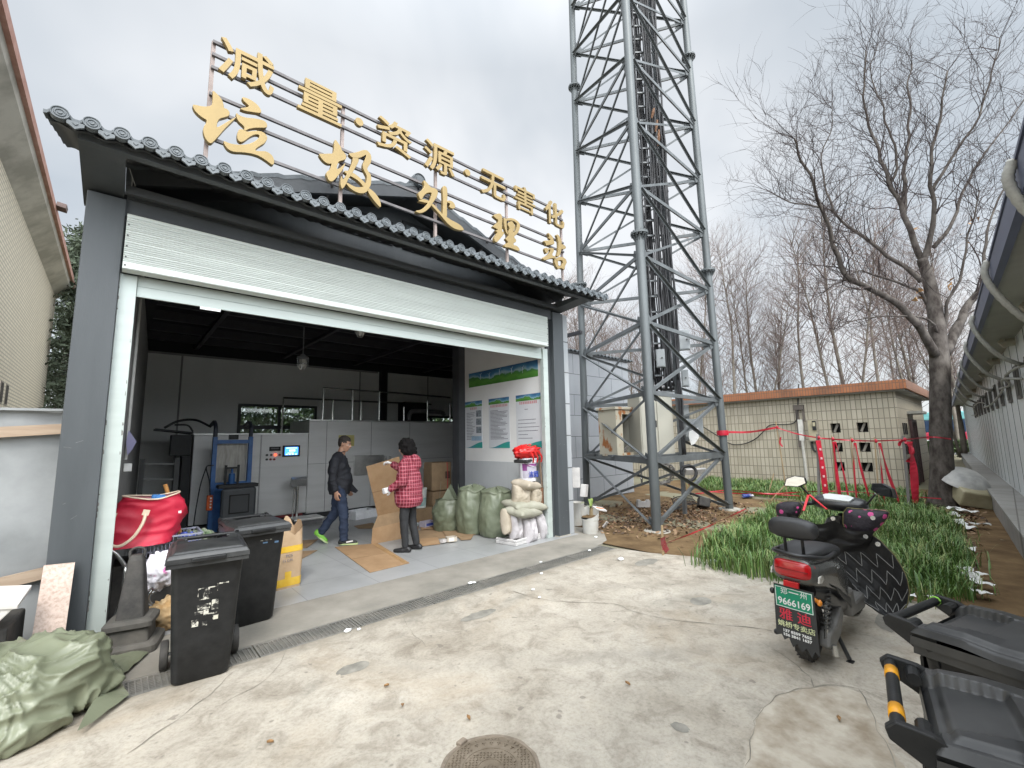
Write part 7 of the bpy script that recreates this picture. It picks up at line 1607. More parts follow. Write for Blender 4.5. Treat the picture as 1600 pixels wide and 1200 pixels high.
mb = MB(); on_front(mb, 0.02, 0.06, 0.71, 0.722); on_front(mb, 0.12, 0.155, 0.7, 0.718); mb.build('blue_scuff', M('scuff_blue', (0.1, 0.18, 0.3), 0.6), [c for c in b2.children if c.name.startswith('body')][0])
mb = MB(); on_front(mb, 0.0, 0.1, 0.735, 0.743); mb.build('worn_stencil', sten_m, [c for c in b2.children if c.name.startswith('body')][0])
b3 = wheelie_bin('black wheelie bin with yellow tape on its handle, nearest the camera', (1.735, -0.045, 0.004), R(9.7), group=GB_)
b4 = wheelie_bin('black wheelie bin with a green tie on its handle, in front of the scooter', (2.415, -0.005, 0.004), R(-14.5), group=GB_)
otape = M('orange_tape', (0.72, 0.32, 0.01), 0.4)
for x0 in (-0.15, 0.09):
    mb = MB(); mb.tube([(x0, 0.335, 0.893), (x0+0.055, 0.335, 0.893)], 0.0175, 12); mb.build('yellow_tape', otape, b3, smooth=True)
mb = MB(); mb.tube([(0.175, 0.337, 0.893), (0.188, 0.337, 0.893)], 0.0185, 10); mb.tube([(0.18, 0.36, 0.89), (0.2, 0.385, 0.86), (0.19, 0.39, 0.84)], 0.006, 5); mb.build('green_tie', M('tie_green', (0.3, 0.65, 0.1), 0.4), b4)
# ================================================================ electric scooter
sgrey = M('scooter_grey', (0.11, 0.11, 0.105), 0.25, m=0.5, coat=0.5, var=0.06)
sblack = M('scooter_black', (0.012, 0.012, 0.013), 0.35, coat=0.2)
sfade = M('scooter_faded_plastic', (0.055, 0.053, 0.05), 0.6, var=0.2, sc=7)
sgl = M('scooter_cover_grey', (0.16, 0.155, 0.145), 0.55, var=0.15, sc=8)
seatm = M('seat_vinyl', (0.02, 0.02, 0.021), 0.45, bump=0.1, bsc=250)
redl = M('tail_red', (0.42, 0.008, 0.012), 0.12, coat=0.6, var=0.15, sc=9); clr = M('lens_clear', (0.5, 0.48, 0.44), 0.12, coat=0.5, var=0.3, sc=30); amber = M('lens_amber', (0.6, 0.2, 0.015), 0.15, coat=0.5)
scoot = thing('electric_scooter', 'dark grey electric scooter with a black quilted leg cover and green plate', 'scooter', (3.86, 1.115, 0.004), R(-1.5))
scoot.rotation_euler = (R(3.0), 0, R(-1.5))
def loft(mb, secs, n_=20, cap=True):
    """closed rings: each (x, cy, cz, hy, hz, power)"""
    vs = []
    for x, cy, cz, hy, hz, pw in secs:
        for k in range(n_):
            a = 2*PI*k/n_; c_, s_ = math.cos(a), math.sin(a)
            vs.append((x, cy+hy*math.copysign(abs(c_)**pw, c_), cz+hz*math.copysign(abs(s_)**pw, s_)))
    m_ = len(secs); fs = [(i*n_+k, i*n_+(k+1) % n_, (i+1)*n_+(k+1) % n_, (i+1)*n_+k) for i in range(m_-1) for k in range(n_)]
    if cap: fs += [tuple(range(n_))[::-1], tuple((m_-1)*n_+k for k in range(n_))]
    return mb.add(vs, fs)
def wheel(x, nm, wd=0.05, hub=True):
    mb = MB(); t_ = wd
    mb.lathe([(0.13, -t_*0.8), (0.16, -t_), (0.185, -t_*0.95), (0.2, -t_*0.6), (0.206, 0), (0.2, t_*0.6), (0.185, t_*0.95), (0.16, t_), (0.13, t_*0.8), (0.13, -t_*0.8)], 40, c=(x, 0, 0.206), axis='y')
    for k in range(26):
        a = 2*PI*k/26
        for s_ in (-1, 1):
            q = Vector((x+0.203*math.cos(a+s_*0.05), s_*0.022, 0.206+0.203*math.sin(a+s_*0.05))); mb.cbox(q, (0.007, 0.034, 0.012), (0, -a, R(25*s_)))
    w_ = mb.build(nm, rubber_m, scoot, smooth=True, auto=45)
    mb = MB(); mb.lathe([(0.0001, -0.045), (0.1, -0.045), (0.125, -0.035), (0.132, -0.04), (0.132, 0.04), (0.125, 0.035), (0.1, 0.045), (0.0001, 0.045)], 28, c=(x, 0, 0.206), axis='y'); mb.build('hub', sfade, w_, smooth=True, auto=40)
wheel(0.0, 'rear_wheel'); wheel(1.27, 'front_wheel', 0.045)
# rear body shell rising to the tail
mb = MB(); loft(mb, [(-0.30, 0, 0.685, 0.085, 0.05, 0.7), (-0.285, 0, 0.68, 0.125, 0.085, 0.65), (-0.2, 0, 0.665, 0.15, 0.1, 0.65), (-0.05, 0, 0.64, 0.165, 0.115, 0.6), (0.12, 0, 0.60, 0.175, 0.13, 0.6), (0.28, 0, 0.55, 0.175, 0.14, 0.6), (0.4, 0, 0.48, 0.16, 0.15, 0.6), (0.48, 0, 0.42, 0.13, 0.14, 0.6)], 24)
mb.build('rear_shell', sgrey, scoot, smooth=True, fixn=True, auto=60)
mb = MB(); loft(mb, [(-0.16, 0, 0.53, 0.10, 0.05, 0.7), (0.0, 0, 0.48, 0.14, 0.08, 0.6), (0.2, 0, 0.42, 0.15, 0.1, 0.6), (0.42, 0, 0.34, 0.14, 0.1, 0.6)], 20); mb.build('under_tray', sblack, scoot, smooth=True, fixn=True, auto=60)
mb = MB(); mb.prism([(0.3, 0.44), (0.46, 0.36), (0.5, 0.2), (0.9, 0.17), (0.98, 0.24), (0.9, 0.3), (0.62, 0.3), (0.55, 0.42)], (0, -0.155, 0), (1, 0, 0), (0, 0, 1), (0, 0.31, 0)); mb.build('floorboard', sgl, scoot, bevel=0.025)
mb = MB(); mb.prism([(-0.02, 0.56), (0.34, 0.4), (0.36, 0.32), (0.3, 0.36), (0.05, 0.5)], (0, -0.185, 0), (1, 0, 0), (0, 0, 1), (0, 0.012, 0)); mb.prism([(-0.02, 0.56), (0.34, 0.4), (0.36, 0.32), (0.3, 0.36), (0.05, 0.5)], (0, 0.173, 0), (1, 0, 0), (0, 0, 1), (0, 0.012, 0)); mb.build('side_trim', sblack, scoot, bevel=0.004)
lettering('T35', 'badge', chrome_m, scoot, 0.05, (0.1, -0.1705, 0.67), rot=(R(80), 0, 0), depth=0.002)
# tail lamp: red lens wrapping the tail, clear corners
mb = MB(); loft(mb, [(-0.312, 0, 0.69, 0.07, 0.04, 0.5), (-0.3, 0, 0.688, 0.108, 0.058, 0.5), (-0.255, 0, 0.685, 0.132, 0.066, 0.5), (-0.22, 0, 0.683, 0.128, 0.055, 0.5)], 28); tl = mb.build('tail_light', redl, scoot, smooth=True, auto=50)
for s_ in (-1, 1):
    mb = MB(); mb.prism([(-0.262, 0.62), (-0.2, 0.61), (-0.1, 0.648), (-0.2, 0.665), (-0.25, 0.66)], (0, s_*0.146-0.006, 0), (1, 0, 0), (0, 0, 1), (0, 0.012, 0)); mb.build('turn_lens', clr, tl, bevel=0.004)
mb = MB(); mb.box((-0.318, -0.1, 0.683), (-0.307, 0.1, 0.688)); mb.build('lens_divider', M('tail_red_dark', (0.2, 0.004, 0.006), 0.2), tl)
mb = MB(); mb.box((-0.31, -0.04, 0.565), (-0.28, 0.055, 0.605)); mb.build('reflector', redl, scoot, bevel=0.005)
for s_ in (-1, 1):
    mb = MB(); mb.tube([(-0.24, s_*0.1, 0.51), (-0.25, s_*0.13, 0.5)], 0.014, 8); mb.ball((-0.255, s_*0.145, 0.495), (0.017, 0.017, 0.022), 12, 8); mb.build('rear_indicator', amber if s_ < 0 else sblack, scoot, smooth=True)
# grab rail, seat, back rest
mb = MB(); mb.tube(curve_pts([(0.12, -0.15, 0.76), (-0.1, -0.155, 0.765), (-0.26, -0.12, 0.785), (-0.31, 0, 0.79), (-0.26, 0.12, 0.785), (-0.1, 0.155, 0.765), (0.12, 0.15, 0.76)], 6), 0.015, 8); mb.build('grab_rail', sblack, scoot, smooth=True)
mb = MB(); loft(mb, [(-0.24, 0, 0.77, 0.07, 0.02, 0.7), (-0.18, 0, 0.775, 0.115, 0.04, 0.7), (0.0, 0, 0.77, 0.14, 0.05, 0.7), (0.14, 0, 0.755, 0.14, 0.055, 0.7), (0.3, 0, 0.72, 0.13, 0.055, 0.7), (0.45, 0, 0.7, 0.11, 0.05, 0.7), (0.52, 0, 0.68, 0.07, 0.03, 0.7)], 22); mb.build('seat', seatm, scoot, smooth=True, fixn=True, auto=60)
for y in (-0.055, 0.055):
    mb = MB(); mb.tube([(-0.22, y, 0.76), (-0.25, y, 0.9)], 0.011, 8); mb.build('backrest_stay', sblack, scoot)
mb = MB(); loft(mb, [(-0.29, 0, 0.955, 0.115, 0.045, 0.75), (-0.275, 0, 0.955, 0.15, 0.066, 0.7), (-0.235, 0, 0.96, 0.155, 0.07, 0.7), (-0.205, 0, 0.965, 0.135, 0.055, 0.75)], 30); mb.build('backrest', seatm, scoot, smooth=True, fixn=True, auto=60)
# mudguard, plate and shop flap
flapm = M('flap_board', (0.035, 0.036, 0.037), 0.6); whitem = M('letter_white', (0.75, 0.76, 0.75), 0.5); rdm = M('letter_red', (0.6, 0.03, 0.06), 0.5); yem = M('letter_pale_yellow', (0.68, 0.72, 0.42), 0.5)
fl_ = thing('tmp2', None, None, (0, 0, 0)); bpy.data.objects.remove(fl_)
PT = Euler((0, R(-8), 0)).to_matrix()      # the board hangs with its foot swung forward
def PB(y, z, off=0.0): q = PT @ Vector((-off, 0, z-0.56)); return Vector((-0.285, 0, 0.56)) + Vector((q.x, -y, q.z))   # y to the right as read from behind
P = [(-0.125, 0.56), (0.12, 0.56), (0.125, 0.12), (0.1, 0.15), (0.078, 0.10), (0.05, 0.155), (0.02, 0.115), (-0.005, 0.165), (-0.035, 0.13), (-0.055, 0.19), (-0.085, 0.165), (-0.1, 0.2), (-0.135, 0.185)]
mb = MB(); mb.prism3([PB(a, b) for a, b in P], PT @ Vector((0.005, 0, 0))); fb = mb.build('shop_flap', flapm, scoot)
mb = MB(); mb.prism3([PB(a, b, 0.004) for a, b in ((-0.118, 0.405), (0.112, 0.405), (0.112, 0.55), (-0.118, 0.55))], PT @ Vector((0.0035, 0, 0))); plate = mb.build('number_plate', M('plate_green', (0.005, 0.24, 0.13), 0.4, var=0.03), scoot)
rim = MB()
for a, b, c, d in ((-0.116, 0.11, 0.407, 0.411), (-0.116, 0.11, 0.544, 0.548), (-0.116, -0.112, 0.411, 0.544), (0.106, 0.11, 0.411, 0.544)): rim.prism3([PB(a, c, 0.0055), PB(b, c, 0.0055), PB(b, d, 0.0055), PB(a, d, 0.0055)], PT @ Vector((0.001, 0, 0)))
rim.build('plate_border', whitem, plate)
def flap_text(body, mat, par, size, y, z, off, sx=1.0, bold=0.0):
    q = PB(y, z, off); m3 = Matrix(((0, 0, -1), (-1, 0, 0), (0, 1, 0))); m3 = PT @ m3
    return lettering(body, 'lettering', mat, par, size, q, rot=m3.to_euler(), depth=0.0008, offset=bold, sx=sx)
flap_text('郑', whitem, plate, 0.046, -0.06, 0.518, 0.006); flap_text('州', whitem, plate, 0.046, 0.06, 0.518, 0.006)
rim = MB(); rim.prism3([PB(-0.03, 0.52, 0.0055), PB(0.03, 0.52, 0.0055), PB(0.03, 0.527, 0.0055), PB(-0.03, 0.527, 0.0055)], PT @ Vector((0.001, 0, 0))); rim.build('plate_small_mark', whitem, plate)
flap_text('9666169', whitem, plate, 0.066, -0.003, 0.448, 0.006, sx=0.86, bold=0.001)
for dx_ in (-0.0012, 0.0012):
    flap_text('雅 迪', rdm, fb, 0.088, -0.005+dx_, 0.35, 0.002+0.1*abs(dx_+0.0012)); flap_text('姚桥专卖店', yem, fb, 0.046, -0.002+dx_*0.5, 0.281, 0.002+0.1*abs(dx_+0.0012))
flap_text('137 8359 7655', whitem, fb, 0.026, -0.002, 0.236, 0.002, sx=1.12, bold=0.001); flap_text('156 3841 1637', whitem, fb, 0.026, -0.002, 0.208, 0.002, sx=1.12, bold=0.001)
mb = MB(); mb.grid(lambda u, v: Vector((0.235*math.cos(R(35+115*v)), (u-0.5)*0.13, 0.206+0.235*math.sin(R(35+115*v)))), 6, 20); mb.grid(lambda u, v: Vector((0.228*math.cos(R(35+115*v)), (u-0.5)*0.13, 0.206+0.228*math.sin(R(35+115*v)))), 6, 20); mb.build('mudguard', sblack, scoot, smooth=True)
# shocks and drive cover
for s_ in (-1, 1):
    pts = []; mb = MB()
    for k in range(8*14+1):
        t_ = k/(8*14); a = 2*PI*8*t_; c_ = Vector((-0.06+0.05*t_, s_*0.12, 0.26+0.25*t_)); pts.append(c_+Vector((0.026*math.cos(a), 0.026*math.sin(a), 0)))
    mb.tube(pts, 0.0055, 6); sh = mb.build('shock_spring', sfade, scoot, smooth=True)
    mb = MB(); mb.tube([(-0.065, s_*0.12, 0.2), (-0.005, s_*0.12, 0.52)], 0.013, 8); mb.build('shock_rod', chrome_m, sh)
mb = MB(); mb.prism([(-0.09, 0.15), (0.02, 0.1), (0.2, 0.16), (0.3, 0.3), (0.25, 0.36), (0.1, 0.26), (-0.06, 0.25)], (0, -0.15, 0), (1, 0, 0), (0, 0, 1), (0, 0.07, 0)); mb.build('drive_cover', sgl, scoot, bevel=0.02)
mb = MB(); mb.tube([(-0.05, -0.16, 0.17), (-0.05, -0.17, 0.1)], 0.02, 8); mb.build('axle_bracket', chrome_m, scoot)
mb = MB(); mb.tube([(0.2, -0.12, 0.16), (0.16, -0.2, 0.02)], 0.014, 8); mb.cbox((0.16, -0.205, 0.008), (0.06, 0.04, 0.012)); mb.build('side_stand', sblack, scoot)
mb = MB(); mb.tube([(-0.02, 0.1, 0.2), (-0.04, 0.19, 0.13)], 0.014, 8); mb.ball((-0.04, 0.2, 0.13), (0.03, 0.02, 0.02), 10, 8); mb.build('foot_peg', sblack, scoot)
# front: leg shield, head, handlebar, mirrors
mb = MB(); loft(mb, [(0.98, 0, 0.5, 0.16, 0.24, 0.6), (1.06, 0, 0.58, 0.17, 0.3, 0.6), (1.16, 0, 0.62, 0.12, 0.25, 0.6), (1.22, 0, 0.64, 0.05, 0.15, 0.6)], 20); mb.build('leg_shield', sgrey, scoot, smooth=True, fixn=True, auto=60)
mb = MB(); mb.tube([(1.27, 0, 0.206), (1.0, 0, 0.9)], 0.03, 10); mb.build('fork', sblack, scoot)
mb = MB(); loft(mb, [(0.86, 0, 1.0, 0.16, 0.03, 0.6), (0.9, 0, 1.0, 0.2, 0.055, 0.6), (0.98, 0, 1.0, 0.2, 0.07, 0.6), (1.06, 0, 0.99, 0.14, 0.07, 0.6), (1.12, 0, 0.97, 0.06, 0.05, 0.6)], 22); hcv = mb.build('handlebar_cover', sblack, scoot, smooth=True, fixn=True, auto=60)
mb = MB(); mb.prism([(-0.09, -0.045), (0.09, -0.045), (0.115, 0.02), (0.07, 0.045), (-0.07, 0.045), (-0.115, 0.02)], (0.9, 0, 1.045), (0, 1, 0), Vector((0.85, 0, 0.45)), Vector((-0.01, 0, 0.02))); mb.build('dashboard', M('dash_clear', (0.45, 0.47, 0.46), 0.1, coat=0.5), hcv, bevel=0.004)
for s_ in (-1, 1):
    mb = MB(); mb.tube([(0.92, s_*0.18, 0.985), (0.86, s_*0.34, 0.955)], 0.019, 10); mb.build('grip', sblack, scoot)
    mb = MB(); st = Vector((0.91, s_*0.2, 1.03)); en = Vector((0.86, s_*0.27, 1.13)); mb.tube([st, en], 0.008, 8); ms = mb.build('mirror_stem', sblack, scoot)
    c_ = Vector((0.86, s_*0.315, 1.165)); f_ = Vector((-0.96, s_*-0.1 if s_ > 0 else 0.45, 0.12)).normalized(); u_ = Vector((0, 0, 1)); sx = f_.cross(u_).normalized()*(-s_); u2 = Vector((0, 0, 1))
    shp = [(-0.075, -0.03), (0.02, -0.04), (0.075, -0.015), (0.065, 0.03), (0.0, 0.045), (-0.06, 0.025)]
    mb = MB(); mb.prism3([c_+sx*a*1.25+u2*(b*1.25+0.15*a) for a, b in shp], -f_*0.035); mh_ = mb.build('mirror_housing', sblack, ms, bevel=0.006, fixn=True)
    mb = MB(); mb.prism3([c_+f_*0.002+sx*a*1.1+u2*(b*1.1+0.15*a) for a, b in shp], -f_*0.001); mb.build('mirror_glass', M('mirror_glass', (0.85, 0.88, 0.9), 0.03, m=1.0, var=0.01), mh_, fixn=True)
mb = MB()
for a, b in (((0.9, 0.22, 1.06), (0.74, 0.22, 0.93)), ((0.9, 0.22, 1.06), (0.8, 0.06, 0.96))): mb.bar(a, b, 0.018, 0.006)
mb.build('red_strap', M('strap_red', (0.6, 0.02, 0.03), 0.5), scoot)
# quilted leg cover: hangs in front of the rider's legs, swung to the right
quilt_m = M('quilt_black', (0.012, 0.012, 0.013), 0.55, bump=0.25, bsc=35)
rows = [(822, 1262, 1338), (832, 1270, 1358), (845, 1285, 1376), (865, 1300, 1396), (885, 1313, 1409), (905, 1326, 1418), (925, 1340, 1421), (943, 1354, 1418), (956, 1372, 1410), (963, 1388, 1400)]
def qs(u, v, off=0.0):
    t_ = v*(len(rows)-1); i = min(len(rows)-2, int(t_)); k = t_-i
    py = rows[i][0]*(1-k)+rows[i+1][0]*k; pl = rows[i][1]*(1-k)+rows[i+1][1]*k; pr = rows[i][2]*(1-k)+rows[i+1][2]*k
    q = onx(pl+(pr-pl)*u, py, 4.72+0.05*math.sin(PI*u)+0.12*(1-v)*(1-u))
    da = ((u*5+v*6) % 1.0); db = ((u*5-v*6) % 1.0); puff = min(math.sin(PI*da), math.sin(PI*db))**0.5*0.006
    return q+Vector((-puff-off-0.035*mn.noise(q*3.5)-0.016*(1-abs(mn.noise(Vector((q.y*9+q.z*4, q.z*3, 1)))))**4, 0, 0))
mb = MB(); mb.grid(lambda u, v: qs(u, v), 70, 60)
qo = mb.build('leg_cover', quilt_m, scoot, world=True, smooth=True); q_ = qo.modifiers.new('thick', 'SOLIDIFY'); q_.thickness = 0.015; q_.offset = 0
stitch = M('stitch_grey', (0.28, 0.28, 0.27), 0.7); piping = M('piping_yellow', (0.2, 0.18, 0.07), 0.6)
mb = MB()
for j in range(4):
    def zz(t_):
        k = min(7, int(t_)); f_ = t_-k; va = (0.075 if k % 2 else -0.05); vb = (-0.05 if k % 2 else 0.075); u = 0.02+0.96*t_/8
        return qs(u, min(0.97, 0.34+0.15*j+va+(vb-va)*f_+0.05*u), 0.011)
    mb.tube([zz(8*k/80) for k in range(81)], 0.0024, 4)
mb.build('stitching', stitch, qo, world=True)
mb = MB(); mb.tube([qs(1, k/40, -0.002) for k in range(41)], 0.0035, 6); mb.tube([qs(k/20, 0, 0.004) for k in range(21)], 0.003, 6); mb.build('piping', piping, qo, world=True)
def dots_mat():
    ma = bpy.data.materials.new('pink_dot_fabric'); ma.use_nodes = True; t = ma.node_tree; p = t.nodes['Principled BSDF']; p.inputs['Roughness'].default_value = 0.7
    g = N(t, 'ShaderNodeTexCoord'); v_ = N(t, 'ShaderNodeTexVoronoi', inp={'Scale': 15.0, 'Randomness': 0.75}); L(t, g.outputs['Object'], v_.inputs['Vector'])
    c = N(t, 'ShaderNodeMath', operation='LESS_THAN', inp={1: 0.31}); L(t, v_.outputs['Distance'], c.inputs[0])
    m = N(t, 'ShaderNodeMix', data_type='RGBA', inp={6: (0.018, 0.014, 0.02, 1), 7: (0.5, 0.06, 0.22, 1)}); L(t, c.outputs[0], m.inputs[0]); L(t, m.outputs[2], p.inputs['Base Color'])
    nz = N(t, 'ShaderNodeTexNoise', inp={'Scale': 25.0, 'Detail': 3.0}); L(t, g.outputs['Object'], nz.inputs['Vector']); b_ = N(t, 'ShaderNodeBump', inp={'Strength': 0.5, 'Distance': 0.02}); L(t, nz.outputs['Fac'], b_.inputs['Height']); L(t, b_.outputs[0], p.inputs['Normal']); return ma
dot_m = dots_mat()
snapm = M('snap_steel', (0.6, 0.6, 0.58), 0.25, m=0.8)
for s_, P in ((-1, [(1318, 792), (1345, 795), (1386, 797), (1392, 803), (1378, 822), (1358, 838), (1340, 838), (1318, 826)]), (1, [(1256, 784), (1232, 782), (1214, 786), (1212, 792), (1216, 812), (1236, 816), (1252, 806)])):
    pts = [onx(x, y, 4.71) for x, y in smooth_poly(P)]; c_ = sum(pts, Vector())/len(pts); mb = MB(); n_ = len(pts); lay = []
    for dx, k in ((-0.075, 0.35), (-0.06, 0.75), (-0.02, 0.97), (0.03, 1.0), (0.08, 0.9), (0.11, 0.5)): lay += [c_+(q-c_)*k*(1+0.06*mn.noise(q*17+Vector((dx*20, 0, 0))))+Vector((dx, 0, 0)) for q in pts]
    mb.add(lay, [(i*n_+k, i*n_+(k+1) % n_, (i+1)*n_+(k+1) % n_, (i+1)*n_+k) for i in range(5) for k in range(n_)] + [tuple(range(n_)), tuple(5*n_+k for k in range(n_))])
    mo = mb.build('hand_muff', dot_m, scoot, world=True, smooth=True, fixn=True)
    mb = MB(); mb.tube([q*1.0+Vector((-0.02, 0, 0)) for q in pts]+[pts[0]+Vector((-0.02, 0, 0))], 0.0025, 5); mb.build('piping', piping, mo, world=True)
mb = MB(); mb.grid(lambda u, v: onx(1228+u*(1366-1228)+v*(22*(1-u))-6*v*u, 800+10*math.sin(PI*u)*(1-v)-12*math.exp(-((u-0.55)/0.12)**2)*(1-v)+u*30*(1-v)+v*(52*(1-u)**0.5+48*u), 4.56+0.05*math.sin(PI*u)+0.025*math.sin(11*u+4*v+2*mn.noise(Vector((u*3, v*3, 0))))+0.03*mn.noise(Vector((u*5, v*4, 3)))+0.14*v*u+0.06*v), 60, 24); mb.build('cover_collar', quilt_m, scoot, world=True, smooth=True)
mb = MB()
for x, y, xx in ((1302, 810, 4.57), (1353, 838, 4.6), (1372, 850, 4.58), (1364, 809, 4.61)):
    q = onx(x, y, xx); mb.cyl(q, q+Vector((-0.012, 0, 0)), 0.017, n=14)
mb.build('snap_button', snapm, scoot, world=True)
# ================================================================ things by the left pillar
gran_m = M('pink_granite', (0.42, 0.31, 0.25), 0.4, sc=45, c2=(0.58, 0.46, 0.39), det=4, thr=(0.35, 0.6))
q = [ony(x, y, yy) for x, y, yy in ((68, 885, 5.03), (117, 880, 5.03), (99, 995, 4.8), (46, 1000, 4.8))]; q[2].z = q[3].z = 0.01; q[2].y = q[3].y = 4.78
mb = MB(); mb.prism3(q, (0, 0.022, 0.004)); solo(mb, 'granite_slab', gran_m, 'speckled pink granite slab leaning against the left pillar', 'slab', loc=tuple(q[3]), world=True)
fw = M('dirty_foam', (0.62, 0.57, 0.53), 0.75, sc=5, c2=(0.72, 0.69, 0.66))
P0 = ony(38, 936, 4.66)
mb = MB(); mb.box((-0.5, -0.14, 0), (0, 0.14, 0.035)); mb.prism([(-0.5, 0), (-0.02, 0), (-0.1, -0.14), (-0.5, -0.2)], (0, -0.13, 0), (1, 0, 0), (0, 0, 1), (0, 0.26, 0))
solo(mb, 'foam_block', fw, 'white foam block perched at the left edge above the green sack', 'foam block', loc=(P0.x, P0.y, P0.z), rot=(R(12), R(9), R(-5)), bevel=0.006)
mb = MB(); mb.box((-0.75, -0.25, 0), (0.02, 0.25, 0.42)); solo(mb, 'dark_crate', rubber_m, 'dark crate under the foam block behind the green sack', 'crate', loc=(-0.46, 4.9, 0.006), rz=R(-4), bevel=0.02)
# black rubber warning post on nested bases
rp = thing('traffic_cone', 'worn black rubber square cone stacked on two thick bases by the shutter guide', 'cone', (0.2, 4.93, 0.006), R(-14))
def sq(mb, z0, z1, a0, a1, r_=0.02):
    vs = []
    for z, a in ((z0, a0), (z1, a1)):
        for sx, sy in ((-1, -1), (1, -1), (1, 1), (-1, 1)):
            for k in range(4):
                an = R({(-1, -1): 180, (1, -1): 270, (1, 1): 0, (-1, 1): 90}[(sx, sy)]+30*k); vs.append((sx*(a-r_)+r_*math.cos(an), sy*(a-r_)+r_*math.sin(an), z))
    n_ = 16; mb.add(vs, [(k, (k+1) % n_, n_+(k+1) % n_, n_+k) for k in range(n_)]+[tuple(range(n_))[::-1], tuple(range(n_, 2*n_))])
mb = MB(); sq(mb, 0.0, 0.05, 0.2, 0.2, 0.05); sq(mb, 0.05, 0.075, 0.2, 0.17, 0.05); mb.build('base', M('dusty_rubber', (0.055, 0.052, 0.046), 0.85, sc=4, c2=(0.12, 0.11, 0.095)), rp)
mb = MB(); sq(mb, 0.075, 0.19, 0.14, 0.13); sq(mb, 0.19, 0.225, 0.16, 0.16, 0.04); sq(mb, 0.225, 0.25, 0.16, 0.13, 0.04); mb.build('upper_base', MATS['dusty_rubber'], rp)
mb = MB(); sq(mb, 0.25, 0.69, 0.092, 0.052); sq(mb, 0.69, 0.73, 0.052, 0.04); mb.build('post', rubber_m, rp, smooth=True, auto=40)
mb = MB(); mb.tube(curve_pts([(-0.045, 0, 0.7), (-0.045, 0, 0.765), (0, 0, 0.785), (0.045, 0, 0.765), (0.045, 0, 0.7)], 5), 0.011, 7); mb.build('loop_handle', rubber_m, rp, smooth=True)
# handcart frame, basket, red bag and soft rubbish
hc = thing('handcart', 'chrome handcart frame with a wire basket behind the rubber cone', 'handcart', (0.35, 5.6, 0.006))
mb = MB(); mb.tube(curve_pts([ony(168, 858, 5.45), ony(182, 866, 5.45), ony(196, 885, 5.45)], 5), 0.016, 8); mb.tube(curve_pts([ony(196, 885, 5.45), ony(190, 935, 5.42), ony(165, 1000, 5.38)], 5), 0.014, 8); mb.build('left_tube', chrome_m, hc, world=True, smooth=True)
mb = MB(); mb.tube(curve_pts([ony(270, 900, 5.4), ony(240, 920, 5.4), ony(232, 935, 5.4), ony(240, 946, 5.4), ony(272, 953, 5.4)], 6), 0.015, 8); mb.tube(curve_pts([ony(224, 935, 5.5), ony(260, 915, 5.5), ony(300, 905, 5.5)], 5), 0.013, 8); mb.build('right_tube', chrome_m, hc, world=True, smooth=True)
wirem = M('basket_wire', (0.33, 0.34, 0.42), 0.4, m=0.3)
mb = MB(); x0, x1, y0, y1, z0, z1 = 0.2, 0.72, 5.55, 5.95, 0.5, 0.75
for k in range(19):
    x = x0+(x1-x0)*k/18
    for y in (y0, y1): mb.bar((x, y, z0), (x, y, z1), 0.008)
    mb.bar((x, y0, z0), (x, y1, z0), 0.008)
for k in range(13):
    y = y0+(y1-y0)*k/12
    for x in (x0, x1): mb.bar((x, y, z0), (x, y, z1), 0.008)
for k in range(5):
    z = z0+(z1-z0)*k/4; w_ = 0.016 if k == 4 else 0.008
    for a, b in (((x0, y0), (x1, y0)), ((x0, y1), (x1, y1)), ((x0, y0), (x0, y1)), ((x1, y0), (x1, y1))): mb.bar((*a, z), (*b, z), w_)
mb.build('basket', wirem, hc, world=True)
for x in (0.25, 0.68):
    mb = MB(); mb.tube([(x, 5.9, 0.5), (x, 5.9, 0.03)], 0.014, 8); mb.build('leg', chrome_m, hc, world=True)
redm = M('red_nylon', (0.4, 0.008, 0.03), 0.55, sc=3, c2=(0.5, 0.015, 0.045), bump=0.3, bsc=14)
rb_ = thing('red_bag', 'large red shopping bag with cream handles lying on the basket', 'bag', (0.245, 5.62, 0.725))
def rbag(u, v):
    a = 2*PI*u; t_ = v; ca, sa = math.cos(a), math.sin(a)
    hx = 0.26*(0.9+0.25*math.sin(PI*min(1, t_*0.9+0.05)))*(1-0.38*max(0, t_-0.55)); hy = 0.17*(1-0.35*t_); pw = 0.7
    x = math.copysign(abs(ca)**pw, ca)*hx; y = math.copysign(abs(sa)**pw, sa)*hy; z = 0.44*t_
    n_ = Vector((x*4, y*4, z*5)); k = 1+0.1*mn.noise(n_)+0.12*(1-abs(mn.noise(n_*1.6)))**3-0.05+0.03*mn.noise(n_*5); z -= 0.05*(1-abs(ca))*max(0, t_-0.8)*5*(1 if sa < 0 else 0.3)
    return Vector((x*k+0.06*t_, y*k+0.03*math.sin(t_*3), z+0.03*mn.noise(n_*0.7)-0.06*(x+0.2)*(1-t_)))
mb = MB(); mb.grid(rbag, 60, 30, True, False); bgo = mb.build('bag_body', redm, rb_, smooth=True)
mb = MB(); mb.grid(lambda u, v: Vector((rbag(u, 1-0.25*v).x*0.93, rbag(u, 1-0.25*v).y*0.9, rbag(u, 1-0.25*v).z-0.01)), 50, 6, True, False); mb.build('lining', M('pink_lining', (0.5, 0.2, 0.22), 0.6), bgo, smooth=True)
cream = M('cream_handle', (0.6, 0.48, 0.36), 0.5)
mb = MB(); mb.tube([rbag(k/50, 1.0) for k in range(51)], 0.008, 6); mb.build('rim', cream, bgo, smooth=True)
mb = MB(); P = curve_pts([(-0.22, -0.19, 0.29), (-0.255, -0.215, 0.18), (-0.23, -0.22, 0.06), (-0.16, -0.225, 0.02), (-0.07, -0.22, 0.08), (-0.01, -0.205, 0.19), (0.01, -0.185, 0.28)], 6)
